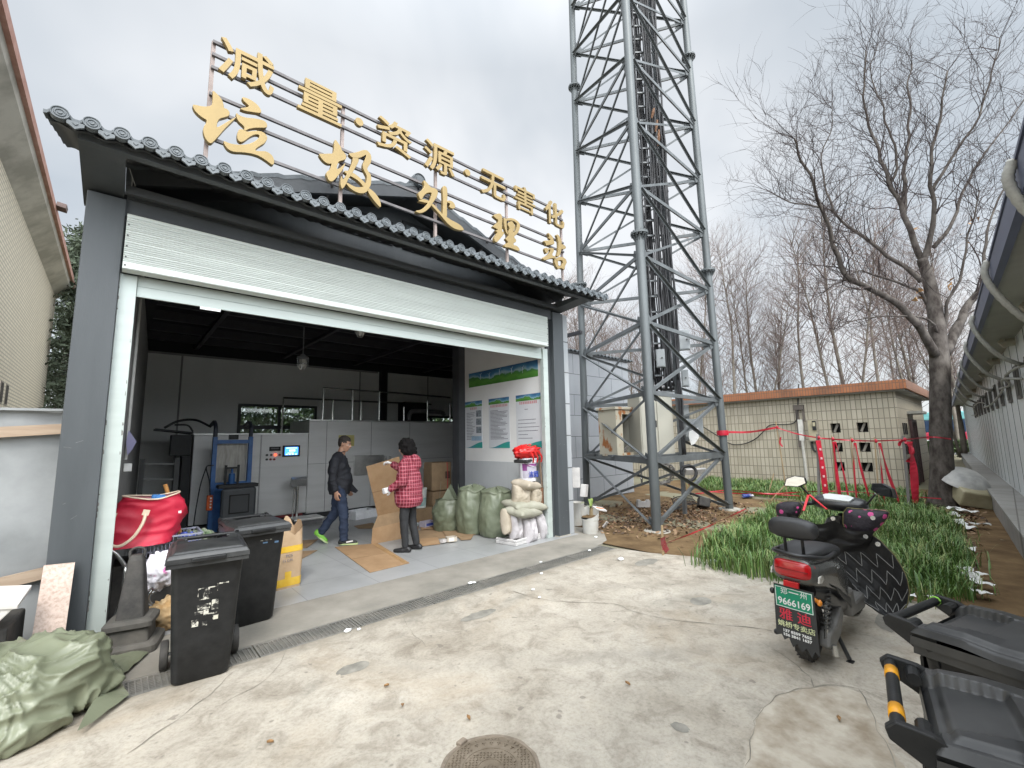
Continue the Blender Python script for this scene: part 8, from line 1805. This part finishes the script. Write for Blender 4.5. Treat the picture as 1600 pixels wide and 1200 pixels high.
for i in range(len(P)-1): mb.bar(P[i], P[i+1], 0.012, 0.03, up=(0, -1, 0)) if False else mb.tube([P[i], P[i+1]], 0.0135, 6)
for x in (-0.22, 0.01): mb.cbox((x, -0.185, 0.29), (0.05, 0.02, 0.05), (0, R(15), 0))
mb.build('handle', cream, bgo, smooth=False)
mb = MB(); mb.cbox((0.27, -0.14, 0.26), (0.022, 0.012, 0.022)); mb.build('tag', whitem, bgo)
solo(crumple((0, 0, 0), (0.08, 0.06, 0.06), 5.5, (24, 16)), 'blue_cloth', M('blue_cloth', (0.04, 0.16, 0.4), 0.7), 'bright blue cloth stuffed in the red bag', 'cloth', loc=(0.36, 5.62, 1.09), smooth=True)
solo(crumple((0, 0, 0), (0.045, 0.04, 0.085), 6.5, (24, 16), amp=0.5), 'orange_cloth', M('orange_cloth', (0.5, 0.11, 0.01), 0.7), 'orange cloth hanging out of the red bag', 'cloth', loc=(0.52, 5.7, 1.02), smooth=True)
mb = MB(); mb.tube([ony(258, 757, 5.8), ony(283, 838, 5.85)], 0.019, 8); solo(mb, 'wooden_handle', M('wood_orange', (0.42, 0.2, 0.06), 0.6), 'orange wooden tool handle standing beside the red bag', 'tool handle', loc=tuple(ony(283, 838, 5.85)), world=True)
pq = ony(252, 890, 5.35)
solo(crumple((0, 0, 0), (0.14, 0.12, 0.16), 9.2, amp=0.35), 'white_plastic_bag', M('white_magenta_plastic', (0.72, 0.7, 0.74), 0.35, sc=4, c2=(0.45, 0.05, 0.25), thr=(0.6, 0.66)), 'white plastic bag with magenta print under the wire basket', 'bag', loc=(pq.x, pq.y, pq.z), smooth=True)
solo(crumple((0, 0, 0), (0.1, 0.08, 0.08), 2.2), 'blue_bag', M('royal_blue', (0.03, 0.06, 0.32), 0.4), 'small royal blue bag right of the wire basket', 'bag', loc=tuple(ony(293, 845, 5.7)), smooth=True)
solo(crumple((0, 0, 0), (0.17, 0.12, 0.07), 4.4), 'patterned_cloth', M('pattern_cloth', (0.3, 0.32, 0.25), 0.7, sc=14, c2=(0.1, 0.16, 0.08)), 'pale green patterned cloth behind the stencilled bin', 'cloth', loc=tuple(ony(305, 838, 5.95)), smooth=True)
solo(crumple((0, 0, 0), (0.16, 0.12, 0.14), 7.7, amp=0.5), 'brown_rags', M('brown_rags', (0.35, 0.2, 0.07), 0.8, sc=7, c2=(0.55, 0.42, 0.25)), 'bundle of brown and cream rags left of the stencilled bin', 'rags', loc=tuple(ony(264, 958, 5.2)), smooth=True)
mb = MB(); mb.box((-0.25, -0.2, 0), (0.55, 0.3, 0.5)); solo(mb, 'dark_crate', rubber_m, 'dark crate under the wire basket in the left corner', 'crate', loc=(0.3, 5.95, 0.006), bevel=0.02)
# big green sack slumped in the near left corner
tarp_m = M('sage_tarpaulin', (0.135, 0.148, 0.095), 0.38, sc=1.8, c2=(0.2, 0.215, 0.145), bump=0.3, bsc=9, thr=(0.3, 0.7))
mb = MB()
for c_, r_ in (((-0.42, 4.05, 0.16), (0.42, 0.36, 0.24)), ((-0.25, 4.15, 0.24), (0.34, 0.34, 0.22)), ((-0.62, 4.2, 0.2), (0.4, 0.4, 0.26)), ((-0.12, 4.12, 0.12), (0.26, 0.22, 0.15)), ((-0.8, 3.95, 0.12), (0.4, 0.34, 0.2)), ((-0.4, 3.86, 0.08), (0.34, 0.22, 0.12)), ((-0.36, 4.4, 0.3), (0.3, 0.16, 0.1)), ((-0.16, 4.33, 0.27), (0.12, 0.1, 0.1)), ((-0.7, 4.45, 0.24), (0.34, 0.16, 0.12))): mb.ball(c_, r_, 20, 14)
def tarp(c, n):
    q = Vector((c.x*1.0, c.y*1.0, c.z*1.3)); a = mn.noise(q*3.1+Vector((3, 1, 2))); rdg = (1-abs(mn.noise(Vector((q.x*2.2+q.y*1.1, q.y*2.0-q.x*0.8, q.z*2))*2.1)))**3
    rdg2 = (1-abs(mn.noise(Vector((q.x-q.y*1.6, q.y+q.x*0.5, q.z))*5.2+Vector((7, 7, 7)))))**4
    w1 = q.x*1.0+q.y*0.75+0.5*mn.noise(q*2.3); w2 = q.y-q.x*0.6+0.3*mn.noise(q*2.7+Vector((4, 4, 4)))
    f1 = (1-abs(mn.noise(Vector((w1*6.5, w2*1.3, q.z*2.4)))))**5; f2 = (1-abs(mn.noise(Vector((w1*3.0+9, w2*7.5, q.z*3.8)))))**6
    return 0.018*a+0.03*rdg**1.5+0.034*f1+0.024*f2-0.045
gs_ = organic(mb, 'green_tarp_sack', tarp_m, None, voxel=0.012, smooth=8, disp=tarp)
me = gs_.data; co = np.empty(len(me.vertices)*3, dtype=np.float32); me.vertices.foreach_get('co', co); co = co.reshape(-1, 3); co[:, 2] = np.maximum(co[:, 2], 0.007+0.0*co[:, 2]); co -= np.array((-0.4, 4.1, 0)); me.vertices.foreach_set('co', co.ravel()); me.update()
gs_.location = (-0.4, 4.1, 0); tag(gs_, 'big sage green tarpaulin sack slumped in the near left corner', 'sack')
def flap(P, z, n_=10):
    mb = MB(); a, b, c = [onz(x, y, z) for x, y in P]
    def fn(u, v):
        q = a.lerp(b, u).lerp(c, v) ; return q+Vector((0, 0, 0.05*abs(mn.noise(q*5))+0.05*(1-v)*math.sin(PI*u)+0.02*math.sin(7*u)*(1-v)))
    mb.grid(fn, n_, n_); return mb
for P, z in (([(150, 1095), (150, 1012), (233, 1019)], 0.02), ([(120, 1150), (180, 1060), (202, 1086)], 0.03)):
    m_ = flap(P, z); m_.v = [tuple(Vector(q)-Vector((-0.4, 4.1, 0))) for q in m_.v]; m_.build('loose_flap', tarp_m, gs_, smooth=True)
# ================================================================ round the tower foot
pot_m = M('white_pot', (0.52, 0.52, 0.49), 0.5, sc=3, c2=(0.42, 0.4, 0.36))
pt = thing('plant_pot', 'broken white plastic bucket with earth and a stubby green plant', 'plant pot', tuple(onz(923, 833, 0.0)))
def potf(u, v, dr=0.0):
    a = 2*PI*u; r_ = 0.125+0.03*v-dr; top_ = 0.36+0.09*math.cos(a-0.4)-0.05*max(0, math.cos(2*a+0.6)); return Vector((r_*math.cos(a), r_*math.sin(a), v*top_))
mb = MB(); mb.grid(lambda u, v: potf(u, v), 40, 8, True); mb.grid(lambda u, v: potf(u, v, 0.006), 40, 8, True); mb.build('bucket', pot_m, pt, smooth=True)
mb = MB(); mb.lathe([(0.142, 0.21), (0.148, 0.215), (0.149, 0.24), (0.144, 0.245)], 32); mb.build('band', M('pot_band', (0.45, 0.44, 0.4), 0.5), pt)
mb = MB(); mb.grid(lambda u, v: Vector((0.14*v*math.cos(2*PI*u), 0.14*v*math.sin(2*PI*u), 0.3-0.02*v+0.025*mn.noise(Vector((v*4*math.cos(2*PI*u), v*4*math.sin(2*PI*u), 2))))), 24, 6, True); mb.build('soil', dirt_m, pt, smooth=True)
mb = MB(); mb.tube([(0.03, 0, 0.28), (0.04, 0, 0.42)], [0.035, 0.028], 10); mb.build('stem', M('stub_stem', (0.2, 0.15, 0.08), 0.8), pt)
mb = MB()
for a, l_, h_ in ((2.6, 0.2, 0.1), (3.6, 0.16, 0.05), (0.4, 0.1, 0.16), (1.2, 0.09, 0.15), (5.2, 0.12, 0.12)):
    d = Vector((math.cos(a), math.sin(a), 0)); s_ = Vector((-d.y, d.x, 0)); b = Vector((0.04, 0, 0.41))
    mb.grid(lambda u, v, d=d, s_=s_, l_=l_, h_=h_: b+d*l_*v+s_*(u-0.5)*0.05*math.sin(PI*min(0.98, v*0.85+0.12))+Vector((0, 0, h_*math.sin(v*2.2)+0.01*abs(u-0.5))), 4, 8)
mb.build('leaves', M('plant_leaf', (0.13, 0.2, 0.04), 0.5, sc=9, c2=(0.3, 0.33, 0.1)), pt, smooth=True)
q = onz(908, 822, 0.0)
mb = MB(); mb.lathe([(0.0001, 0), (0.13, 0), (0.16, 0.42), (0.165, 0.42), (0.15, 0.4), (0.125, 0.02), (0.0001, 0.02)], 28); solo(mb, 'white_bucket', pot_m, 'taller white bucket right behind the plant pot', 'bucket', loc=(q.x+0.05, q.y+0.15, 0), smooth=True, auto=40)
GW = 'pieces of white foam packing by the tower foot'
foam = MATS['white_foam']
for (px, py, sx, sy, sz, rot, lb_, z) in ((912, 776, 0.16, 0.1, 0.22, (0.1, 0.1, 0.4), 'white foam block on the bucket behind the plant', 0.42), (900, 762, 0.03, 0.16, 0.36, (0, 0.05, 0.6), 'thin upright white foam slab at the stone pillar', 0.45), (935, 796, 0.26, 0.16, 0.03, (0.25, 0.2, -0.3), 'white tray with orange print tilted behind the plant pot', 0.3), (1005, 792, 0.3, 0.1, 0.16, (0.1, 0.05, -0.6), 'notched white foam block left of the front tower leg', 0.02), (1085, 741, 0.5, 0.06, 0.14, (0.5, 0, -0.5), 'long white foam slab right of the black pipe ring', 0.3), (942, 825, 0.09, 0.02, 0.14, (0.6, 0.3, 0.2), 'small white shard lying beside the plant pot', 0.0)):
    q = onz(px, py, z) if z < 0.1 else onpl(px, py, (6.5, 5.1, 0) if px < 950 else (9.2, 5.0, 0), (0.75, 0.66, 0))
    mb = MB(); mb.cbox((0, 0, sz/2), (sx, sy, sz)); 
    if sz == 0.16: mb = MB(); mb.prism([(-0.15, 0), (0.15, 0), (0.15, 0.16), (0.08, 0.16), (0.05, 0.12), (-0.05, 0.12), (-0.08, 0.16), (-0.15, 0.16)], (0, -0.05, 0), (1, 0, 0), (0, 0, 1), (0, 0.1, 0))
    o = solo(mb, 'foam_piece', foam, lb_, 'foam', loc=tuple(q), rot=rot, group=GW, bevel=0.006)
    if 'orange' in lb_: MB().cbox((0.02, -0.01, sz+0.002), (0.16, 0.06, 0.003)).build('orange_print', M('print_orange', (0.6, 0.2, 0.08), 0.6), o)
wh = thing('bicycle_wheel', 'old spoked bicycle wheel standing behind the tower platform', 'wheel', tuple(onz(1002, 742, 0.35)), R(35))
mb = MB(); mb.lathe([(0.3, -0.018), (0.33, -0.018), (0.335, 0), (0.33, 0.018), (0.3, 0.018), (0.3, -0.018)], 40, axis='y'); mb.build('tyre', rubber_m, wh, smooth=True, auto=40)
mb = MB()
for k in range(18): a = 2*PI*k/18; mb.bar((0.02*math.cos(a+1), 0.015*(-1)**k, 0.02*math.sin(a+1)), (0.3*math.cos(a), 0, 0.3*math.sin(a)), 0.005)
mb.build('spokes', chrome_m, wh)
bq = onpl(1115, 790, TR, (TR.x, TR.y, 0))
mb = MB(); mb.box((-0.18, -0.12, 0), (0.18, 0.12, 0.2)); solo(mb, 'black_crate', rubber_m, 'small black crate lying at the right tower leg', 'crate', loc=(10.05, 4.75, 0.02), rot=(0.2, 0.25, 0.6), bevel=0.02)
mb = MB()
for k in range(7): mb.tube(curve_pts([(9.0+0.06*k, 4.9+0.03*k, 0.06), (9.5, 4.85+0.05*k, 0.12+0.02*k), (9.95, 4.85+0.02*k, 0.1+0.03*k)], 4), 0.012, 5)
solo(mb, 'cable_bundle', cab_m, 'bundle of black cable ends lying by the right tower leg', 'cable', loc=(9.5, 4.9, 0.05), world=True)
solo(crumple((0, 0, 0.03), (0.26, 0.12, 0.05), 3.9, (24, 16)), 'blue_packet', M('blue_packet', (0.03, 0.06, 0.25), 0.35, sc=6, c2=(0.7, 0.7, 0.72), thr=(0.5, 0.56)), 'crumpled blue and white packet lying on the earth past the tower', 'litter', loc=tuple(onz(1168, 776, 0.02)), smooth=True)
# barrier tapes on stakes
tape_m = M('red_barrier_tape', (0.4, 0.012, 0.03), 0.4, var=0.2, sc=4); tapew = M('tape_white_print', (0.6, 0.35, 0.36), 0.5)
stk = M('grey_post', (0.16, 0.15, 0.14), 0.8); stw = M('bamboo_stake', (0.34, 0.25, 0.14), 0.8)
def ribbon(mb, pts, wd, up=(0, 0, 1), tw=0.0):
    P = curve_pts(pts, 8); vs = []
    for i, q in enumerate(P):
        d = (P[min(i+1, len(P)-1)]-P[max(i-1, 0)]).normalized(); n_ = d.cross(Vector((FH.x, FH.y, 0.1))).normalized(); a = tw*math.sin(i*0.45); n_ = (n_*math.cos(a)+Vector((FH.x, FH.y, 0))*math.sin(a)); vs += [q+n_*wd/2, q-n_*wd/2]
    mb.add(vs, [(2*i, 2*i+1, 2*i+3, 2*i+2) for i in range(len(P)-1)])
    mb.add([Vector(v)+Vector((FH.x, FH.y, 0))*0.003 for v in vs], [(2*i, 2*i+2, 2*i+3, 2*i+1) for i in range(len(P)-1)]); return mb
posts = [(1219, 752, 17.6, 5.45), (1280, 795, 12.0, 2.98), (1308, 795, 12.3, 2.7), (1338, 797, 12.5, 2.35), (1374, 797, 12.6, 1.98), (1420, 800, 12.5, 1.5)]
tops = []
for i, (px, py, x, y) in enumerate(posts):
    top_px = (1213, 668) if i == 0 else [(1278, 684), (1300, 686), (1330, 688), (1367, 689), (1412, 687)][i-1]
    base = Vector((x, y, 0)); n_ = (x, y, 0)
    if i == 0: base = onpl(1226, 752, (13.0, 4.0, 0), (13, 4, 0)); base = Vector((12.6, 3.9, 0)); n_ = (12.6, 3.9, 0)
    tp = onpl(*top_px, base, n_); bt = onpl(px if i else 1228, 790 if i else 745, base, n_); bt.z = -0.05
    th_ = thing('tape_post', ['thin bamboo stake with a short red rag, nearest the tower', 'grey post with a wide printed red tape hanging, left of the five', 'stake with a thick twisted red tape, second of the five', 'stake with a thin slanting red tape, middle of the five', 'stake with a forked red tape, fourth of the five', 'grey post with a bushy red tape at the tiled building corner'][i], 'post', (bt.x, bt.y, 0), group='stakes carrying the red barrier tape')
    mb = MB(); mb.bar(bt, tp+Vector((0, 0, 0.08 if i else 0.15)), 0.05 if i in (1, 5) else 0.022, 0.05 if i in (1, 5) else 0.022); mb.build('stake', stk if i in (1, 5) else stw, th_, world=True)
    tops.append(tp)
    hang = [[(1218, 683), (1217, 692), (1221, 698)], [(1276, 688), (1283, 730), (1290, 792)], [(1300, 690), (1305, 740), (1312, 790)], [(1334, 692), (1342, 730), (1355, 775)], [(1372, 692), (1385, 740), (1402, 785)], [(1418, 690), (1424, 730), (1428, 798)]][i]
    off = Vector((-FH.x, -FH.y, 0))*0.05
    mb = MB(); ribbon(mb, [onpl(a, b, base, n_)+off for a, b in hang], (0.04, 0.12, 0.065, 0.045, 0.055, 0.13)[i], tw=0.5 if i not in (0, 1) else 0.15)
    if i in (2, 3, 4): ribbon(mb, [onpl(a+(3 if i == 2 else -2), b, base, n_)+off for a, b in ((hang[0][0], hang[0][1]), (hang[1][0]+(8 if i == 2 else -8), hang[1][1]), (hang[1][0]+(18 if i == 2 else -3), 792))], 0.03, tw=0.8)
    if i == 5: ribbon(mb, [onpl(a, b, base, n_)+off for a, b in ((1412, 690), (1420, 700), (1421, 712), (1416, 722))], 0.09, tw=0.6); ribbon(mb, [onpl(a, b, base, n_)+off for a, b in ((1409, 688), (1403, 692), (1402, 697))], 0.06, tw=0.3)
    hg = mb.build('hanging_tape', tape_m, th_, world=True)
    mb = MB(); mb.ball(tp+off*0.6, (0.03, 0.03, 0.045), 10, 8); mb.build('knot', tape_m, th_, world=True, smooth=True)
    if i == 1:
        mb = MB()
        for k in range(6): q0 = onpl(1279+k*1.8, 702+k*14, base, n_)+off*1.15; mb.cbox(q0, (0.045, 0.006, 0.05), (0, 0, -_yaw))
        mb.build('tape_print', tapew, hg, world=True)
legR_ = leg(TR, 1.68)
mb = MB(); ribbon(mb, [legR_+Vector((0.05, -0.12, 0.02)), tops[0].lerp(legR_, 0.5)-Vector((0, 0, 0.04)), tops[0]], 0.045, tw=0.4); ribbon(mb, [tops[0], tops[0].lerp(tops[1], 0.5)-Vector((0, 0, 0.03)), tops[1], tops[2], tops[3], tops[4], tops[5], onpl(1452, 683, (13.3, 1.1, 0), (13.3, 1.1, 0)), onpl(1470, 684, (13.3, 1.2, 0), (13.3, 1.2, 0)), onpl(1486, 686, (13.5, 1.0, 0), (13.5, 1.0, 0))], 0.03, tw=0.5)
mb.lathe([(0.125, -0.05), (0.128, 0.0), (0.125, 0.06)], 20, c=tuple(leg(TR, 1.68)))
solo(mb, 'barrier_tape', tape_m, 'upper red barrier tape strung from the tower leg to the plane tree', 'barrier tape', loc=tuple(legR_), world=True)
mb = MB(); P = [onz(x, y, 0.22) for x, y in ((1085, 770), (1140, 766), (1200, 768), (1260, 766), (1320, 768), (1400, 771), (1470, 776))]; ribbon(mb, [Vector((q.x*0.98, q.y*0.98, 0.22+0.03*math.sin(i*2))) for i, q in enumerate(P)], 0.025, tw=0.7)
ribbon(mb, [onz(x, y, 0.12) for x, y in ((1075, 757), (1090, 760), (1110, 768), (1180, 772), (1250, 775), (1300, 785), (1380, 790))], 0.025, tw=0.8)
solo(mb, 'barrier_tape', tape_m, 'lower red barrier tape trailing just above the grass', 'barrier tape', loc=tuple(P[0]), world=True)
mb = MB(); ribbon(mb, [onz(1036, 862, 0.32), onz(1040, 850, 0.3), onz(1085, 832, 0.2), onz(1130, 812, 0.18), onz(1165, 795, 0.16)], 0.022, tw=0.8); ribbon(mb, [onz(1036, 840, 0.36), onz(1037, 850, 0.25), onz(1043, 862, 0.1)], 0.07, tw=0.4)
solo(mb, 'barrier_tape', tape_m, 'red tape tied to the short stake at the grass corner', 'barrier tape', loc=tuple(onz(1036, 862)), world=True)
q = onz(1036, 868); mb = MB(); mb.bar((q.x, q.y, -0.05), (q.x+0.02, q.y, 0.4), 0.022); solo(mb, 'short_stake', stw, 'short wooden stake at the near corner of the grass', 'stake', loc=tuple(q), world=True)
for (a, b, lb_) in (((1200, 775), (1209, 740), 'thin pale stake leaning in the grass left of the pipe'), ((1264, 778), (1256, 752), 'thin pale stick leaning at the foot of the down pipe'), ((1204, 782), (1232, 752), 'fallen stick lying across the lower tape')):
    p, q = onz(*a, 0.0), onz(*a, 0.0); w_ = onpl(*b, p, (p.x, p.y, 0)); mb = MB(); mb.bar(p, w_, 0.025); solo(mb, 'stick', stw, lb_, 'stick', loc=tuple(p), world=True)
# basins at the plane tree, right strip litter
bs = thing('overturned_basin', 'grey basin tipped on top of a dirty box beside the plane tree', 'basin', tuple(onz(1512, 770, 0.32)))
mb = MB(); mb.lathe([(0.0001, 0.16), (0.22, 0.15), (0.36, 0.05), (0.4, 0.0), (0.42, 0.0), (0.37, 0.07), (0.23, 0.18), (0.0001, 0.19)], 28); o = mb.build('basin', M('basin_grey', (0.28, 0.28, 0.27), 0.5, sc=3, c2=(0.5, 0.49, 0.46)), bs, smooth=True, auto=40); o.rotation_euler = (R(20), R(-25), 0); o.location = (0.25, 0.05, 0.25)
q = onz(1510, 780, 0.0)
mb = MB(); mb.box((-0.3, -0.2, 0), (0.3, 0.2, 0.34)); solo(mb, 'dirty_box', M('dirty_ceramic', (0.3, 0.27, 0.17), 0.5, sc=3, c2=(0.42, 0.38, 0.25)), 'dirty yellowish ceramic box tilted against the ledge by the tree', 'box', loc=(13.6, 0.62, 0.1), rot=(R(25), R(10), R(-60)), bevel=0.03)
GL = 'white papers and plastic scraps littered along the right strip'
lit = [(1487, 797, 0.5, 'flat white paper nearest the plane tree'), (1512, 801, 0.45, 'white paper beside the tree paper, nearer the ledge'), (1490, 806, 0.35, 'grey plastic scrap right below the tree papers'), (1497, 818, 0.5, 'long white strip among brown leaves'), (1515, 826, 0.3, 'thin white sliver among brown leaves'), (1505, 858, 0.4, 'white torn sheet halfway along the grass edge'), (1530, 822, 0.4, 'grey stone coloured rag by the ledge'), (1520, 905, 0.3, 'clear plastic film hanging over the grass edge'), (1512, 893, 0.3, 'white scrap tangled in the grass edge'), (1535, 915, 0.28, 'white paper fan nearest the big bins'), (1528, 900, 0.28, 'small white leaflet above the paper fan'), (1535, 930, 0.3, 'folded white card lying right of the bin handle'), (1460, 938, 0.2, 'pale scrap under the grass by the bin'), (1425, 935, 0.15, 'pinkish scrap behind the green tied bin')]
for i, (px, py, s_, lb_) in enumerate(lit):
    q = onz(px, py, 0.04); rg = random.Random(i*7); mb = MB(); a_ = rg.uniform(0, 3)
    def fn(u, v): x, y = (u-0.5)*s_*0.6, (v-0.5)*s_*0.42; return Vector((x*(1+0.3*mn.noise(Vector((v*3, i, 0)))), y*(1+0.3*mn.noise(Vector((u*3, i, 5)))), 0.025+s_*0.12*mn.noise(Vector((u*2.2, v*2.2, i*3.1)))+s_*0.06*u))
    mb.grid(fn, 9, 8); solo(mb, 'paper_scrap', M('scrap_grey', (0.45, 0.45, 0.42), 0.6) if 'grey' in lb_ or 'clear' in lb_ else M('scrap_white', (0.72, 0.72, 0.7), 0.6, sc=5, c2=(0.6, 0.6, 0.57)), lb_, 'paper', loc=tuple(q), rz=a_, group=GL, smooth=True)
GY = 'tiny white scraps on the yard concrete'
for i, (px, py, s_, lb_) in enumerate(((735, 912, 0.032, 'tiny white scrap on the slab beside the drain, middle'), (741, 911, 0.024, 'tiny white scrap touching the middle one by the drain'), (543, 987, 0.035, 'white scrap lying on the drain grating'), (561, 984, 0.02, 'small white scrap just right of the scrap on the grating'), (846, 897, 0.025, 'tiny white scrap on the right part of the slab'), (845, 879, 0.025, 'tiny white scrap on the slab before the sandbags'), (921, 861, 0.03, 'tiny white scrap at the right end of the drain'), (833, 922, 0.025, 'tiny white scrap on the yard below the drain'), (843, 934, 0.02, 'tiniest white scrap on the yard below the drain'), (931, 840, 0.035, 'white scrap before the plant pot'), (1115, 880, 0.07, 'pale rag scrap at the grass corner'), (970, 875, 0.05, 'pale stone at the end of the drain'))):
    q = onz(px, py, 0.006); mb = crumple((0, 0, s_*0.3), (s_, s_*0.7, s_*0.4), i*1.7+0.4, (12, 8)); solo(mb, 'white_scrap', whitem, lb_, 'scrap', loc=tuple(q), group=GY, smooth=True)
GD = 'dry leaves fallen on the yard'
dl = MATS['dry_leaf']
for i, (px, py, lb_) in enumerate(((732, 1125, 'small brown leaf above the manhole cover'), (422, 1163, 'small brown leaf at the lower left of the yard'), (629, 1105, 'small brown leaf left above the manhole cover'), (604, 1074, 'small brown leaf in the middle of the yard'), (1311, 1126, 'dark leaf on the yard left of the taped bin'), (981, 1071, 'dark speck of leaf on the right half of the yard'))):
    q = onz(px, py, 0.007); mb = MB(); mb.grid(lambda u, v: Vector(((u-0.5)*0.022*math.sin(PI*min(0.97, v+0.03)), (v-0.5)*0.034, 0.004+0.012*(u-0.5)**2*4+0.008*v)), 5, 7); solo(mb, 'dry_leaf', dl, lb_, 'leaf', loc=tuple(q), rz=i*1.3, group=GD, smooth=True)
# ================================================================ grass and fallen leaves (uncountable)
def in_poly(P, x, y):
    c = np.zeros(len(x), bool); n_ = len(P)
    for i in range(n_):
        x1, y1 = P[i]; x2, y2 = P[(i+1) % n_]; cnd = ((y1 > y) != (y2 > y)) & (x < (x2-x1)*(y-y1)/(y2-y1+1e-12)+x1); c ^= cnd
    return c
def blades(name, label, P, n_, h0, h1, wd, mats, seed, clump=1.6):
    rg = np.random.default_rng(seed); P = np.array(P); lo, hi = P.min(0)-0.15, P.max(0)+0.15
    x = rg.uniform(lo[0], hi[0], n_*3); y = rg.uniform(lo[1], hi[1], n_*3)
    m_ = in_poly(P, x+rg.normal(0, 0.09, len(x))*(rg.random(len(x)) < 0.5), y+rg.normal(0, 0.09, len(x))*(rg.random(len(x)) < 0.5)); x, y = x[m_], y[m_]
    den = np.array([mn.noise(Vector((a*clump, b*clump, 1)))+0.35*mn.noise(Vector((a*6, b*6, 3))) for a, b in zip(x, y)]); m_ = den > rg.uniform(-0.75, 0.45, len(x)); x, y, den = x[m_][:n_], y[m_][:n_], den[m_][:n_]
    n_ = len(x); h = rg.uniform(h0, h1, n_)*(1+0.7*den); a = rg.uniform(0, 2*np.pi, n_); ln = rg.uniform(0.15, 0.75, n_)*h; dx, dy = np.cos(a), np.sin(a); sx, sy = -dy, dx; co = []
    for t_, k, zz in ((0, 1, 0), (0.35, 0.9, 0.45), (0.72, 0.6, 0.82), (1.0, 0.05, 0.95)):
        bx = x+dx*ln*t_**2; by = y+dy*ln*t_**2; bz = h*zz*(1-0.25*t_**3*(ln/h)); w_ = wd*k*(0.7+0.6*rg.random(n_))
        co += [np.stack([bx-sx*w_, by-sy*w_, bz], 1), np.stack([bx+sx*w_, by+sy*w_, bz], 1)]
    co = np.stack(co, 1).reshape(-1, 3); b = (np.arange(n_)*8)[:, None]
    fc = np.concatenate([b+np.array([0, 1, 3, 2]), b+np.array([2, 3, 5, 4]), b+np.array([4, 5, 7, 6])], 1).reshape(-1, 4)
    mi = np.repeat(rg.choice(len(mats), n_, p=[0.45, 0.33, 0.22]), 3)
    o = np_mesh(name, co, fc, mats, mi=mi, smooth=True); return tag(o, label, 'grass', kind='stuff')
gm = [M('grass_green', (0.08, 0.155, 0.03), 0.45, sc=1.2, c2=(0.125, 0.22, 0.05)), M('grass_deep', (0.045, 0.105, 0.02), 0.45, sc=1.2, c2=(0.08, 0.155, 0.033)), M('grass_pale', (0.26, 0.28, 0.1), 0.6, sc=2, c2=(0.12, 0.17, 0.05))]
P = [tuple(onz(x, y)[:2]) for x, y in ((1088, 884), (1140, 896), (1205, 908), (1300, 926), (1400, 942), (1470, 950), (1528, 938), (1520, 900), (1505, 860), (1490, 825), (1462, 806), (1400, 804), (1340, 800), (1270, 797), (1205, 806), (1150, 832), (1105, 862))]
blades('grass', 'thick green grass patch behind the scooter', P, 24000, 0.1, 0.33, 0.0055, gm, 5)
P = [tuple(onz(x, y)[:2]) for x, y in ((1075, 762), (1150, 772), (1250, 782), (1290, 795), (1440, 800), (1440, 778), (1410, 772), (1300, 764), (1200, 757), (1110, 752))]
blades('grass', 'thin green grass strip along the foot of the tiled building', P, 14000, 0.1, 0.26, 0.008, gm, 6)
rg = np.random.default_rng(9); n_ = 3600
Pn = np.stack([rg.normal(8.5, 1.3, n_), rg.normal(4.9, 0.8, n_), np.zeros(n_)], 1); Pn[2600:] = np.stack([rg.uniform(7.5, 13.5, 1000), rg.normal(0.5, 0.13, 1000)+0.02*rg.uniform(7.5, 13.5, 1000), np.zeros(1000)], 1)
k = (Pn[:, 0] > 6.3) & (Pn[:, 1] > 0.3); Pn = Pn[k]; n_ = len(Pn)
Pn[:, 2] = [dirtz(a, b)+0.012 for a, b in Pn[:, :2]]; u = rg.normal(size=(n_, 3)); u[:, 2] *= 0.35; u /= np.linalg.norm(u, axis=1)[:, None]; v = np.cross(u, np.array([0, 0, 1.0])+0.5*rg.normal(size=(n_, 3))); v /= np.linalg.norm(v, axis=1)[:, None]; s_ = rg.uniform(0.02, 0.05, (n_, 1))
co = np.stack([Pn-u*s_, Pn-v*s_*0.6, Pn+u*s_, Pn+v*s_*0.6], 1).reshape(-1, 3); co[:, 2] += 0.01
o = np_mesh('fallen_leaves', co, np.arange(n_*4).reshape(-1, 4), [M('leaf_litter', (0.14, 0.075, 0.04), 0.9), M('leaf_litter_pale', (0.26, 0.17, 0.1), 0.9), M('leaf_litter_dark', (0.07, 0.045, 0.03), 0.9)], mi=rg.choice(3, n_)); tag(o, 'brown dead leaves and straw littered on the bare earth', 'dead leaves', kind='stuff')
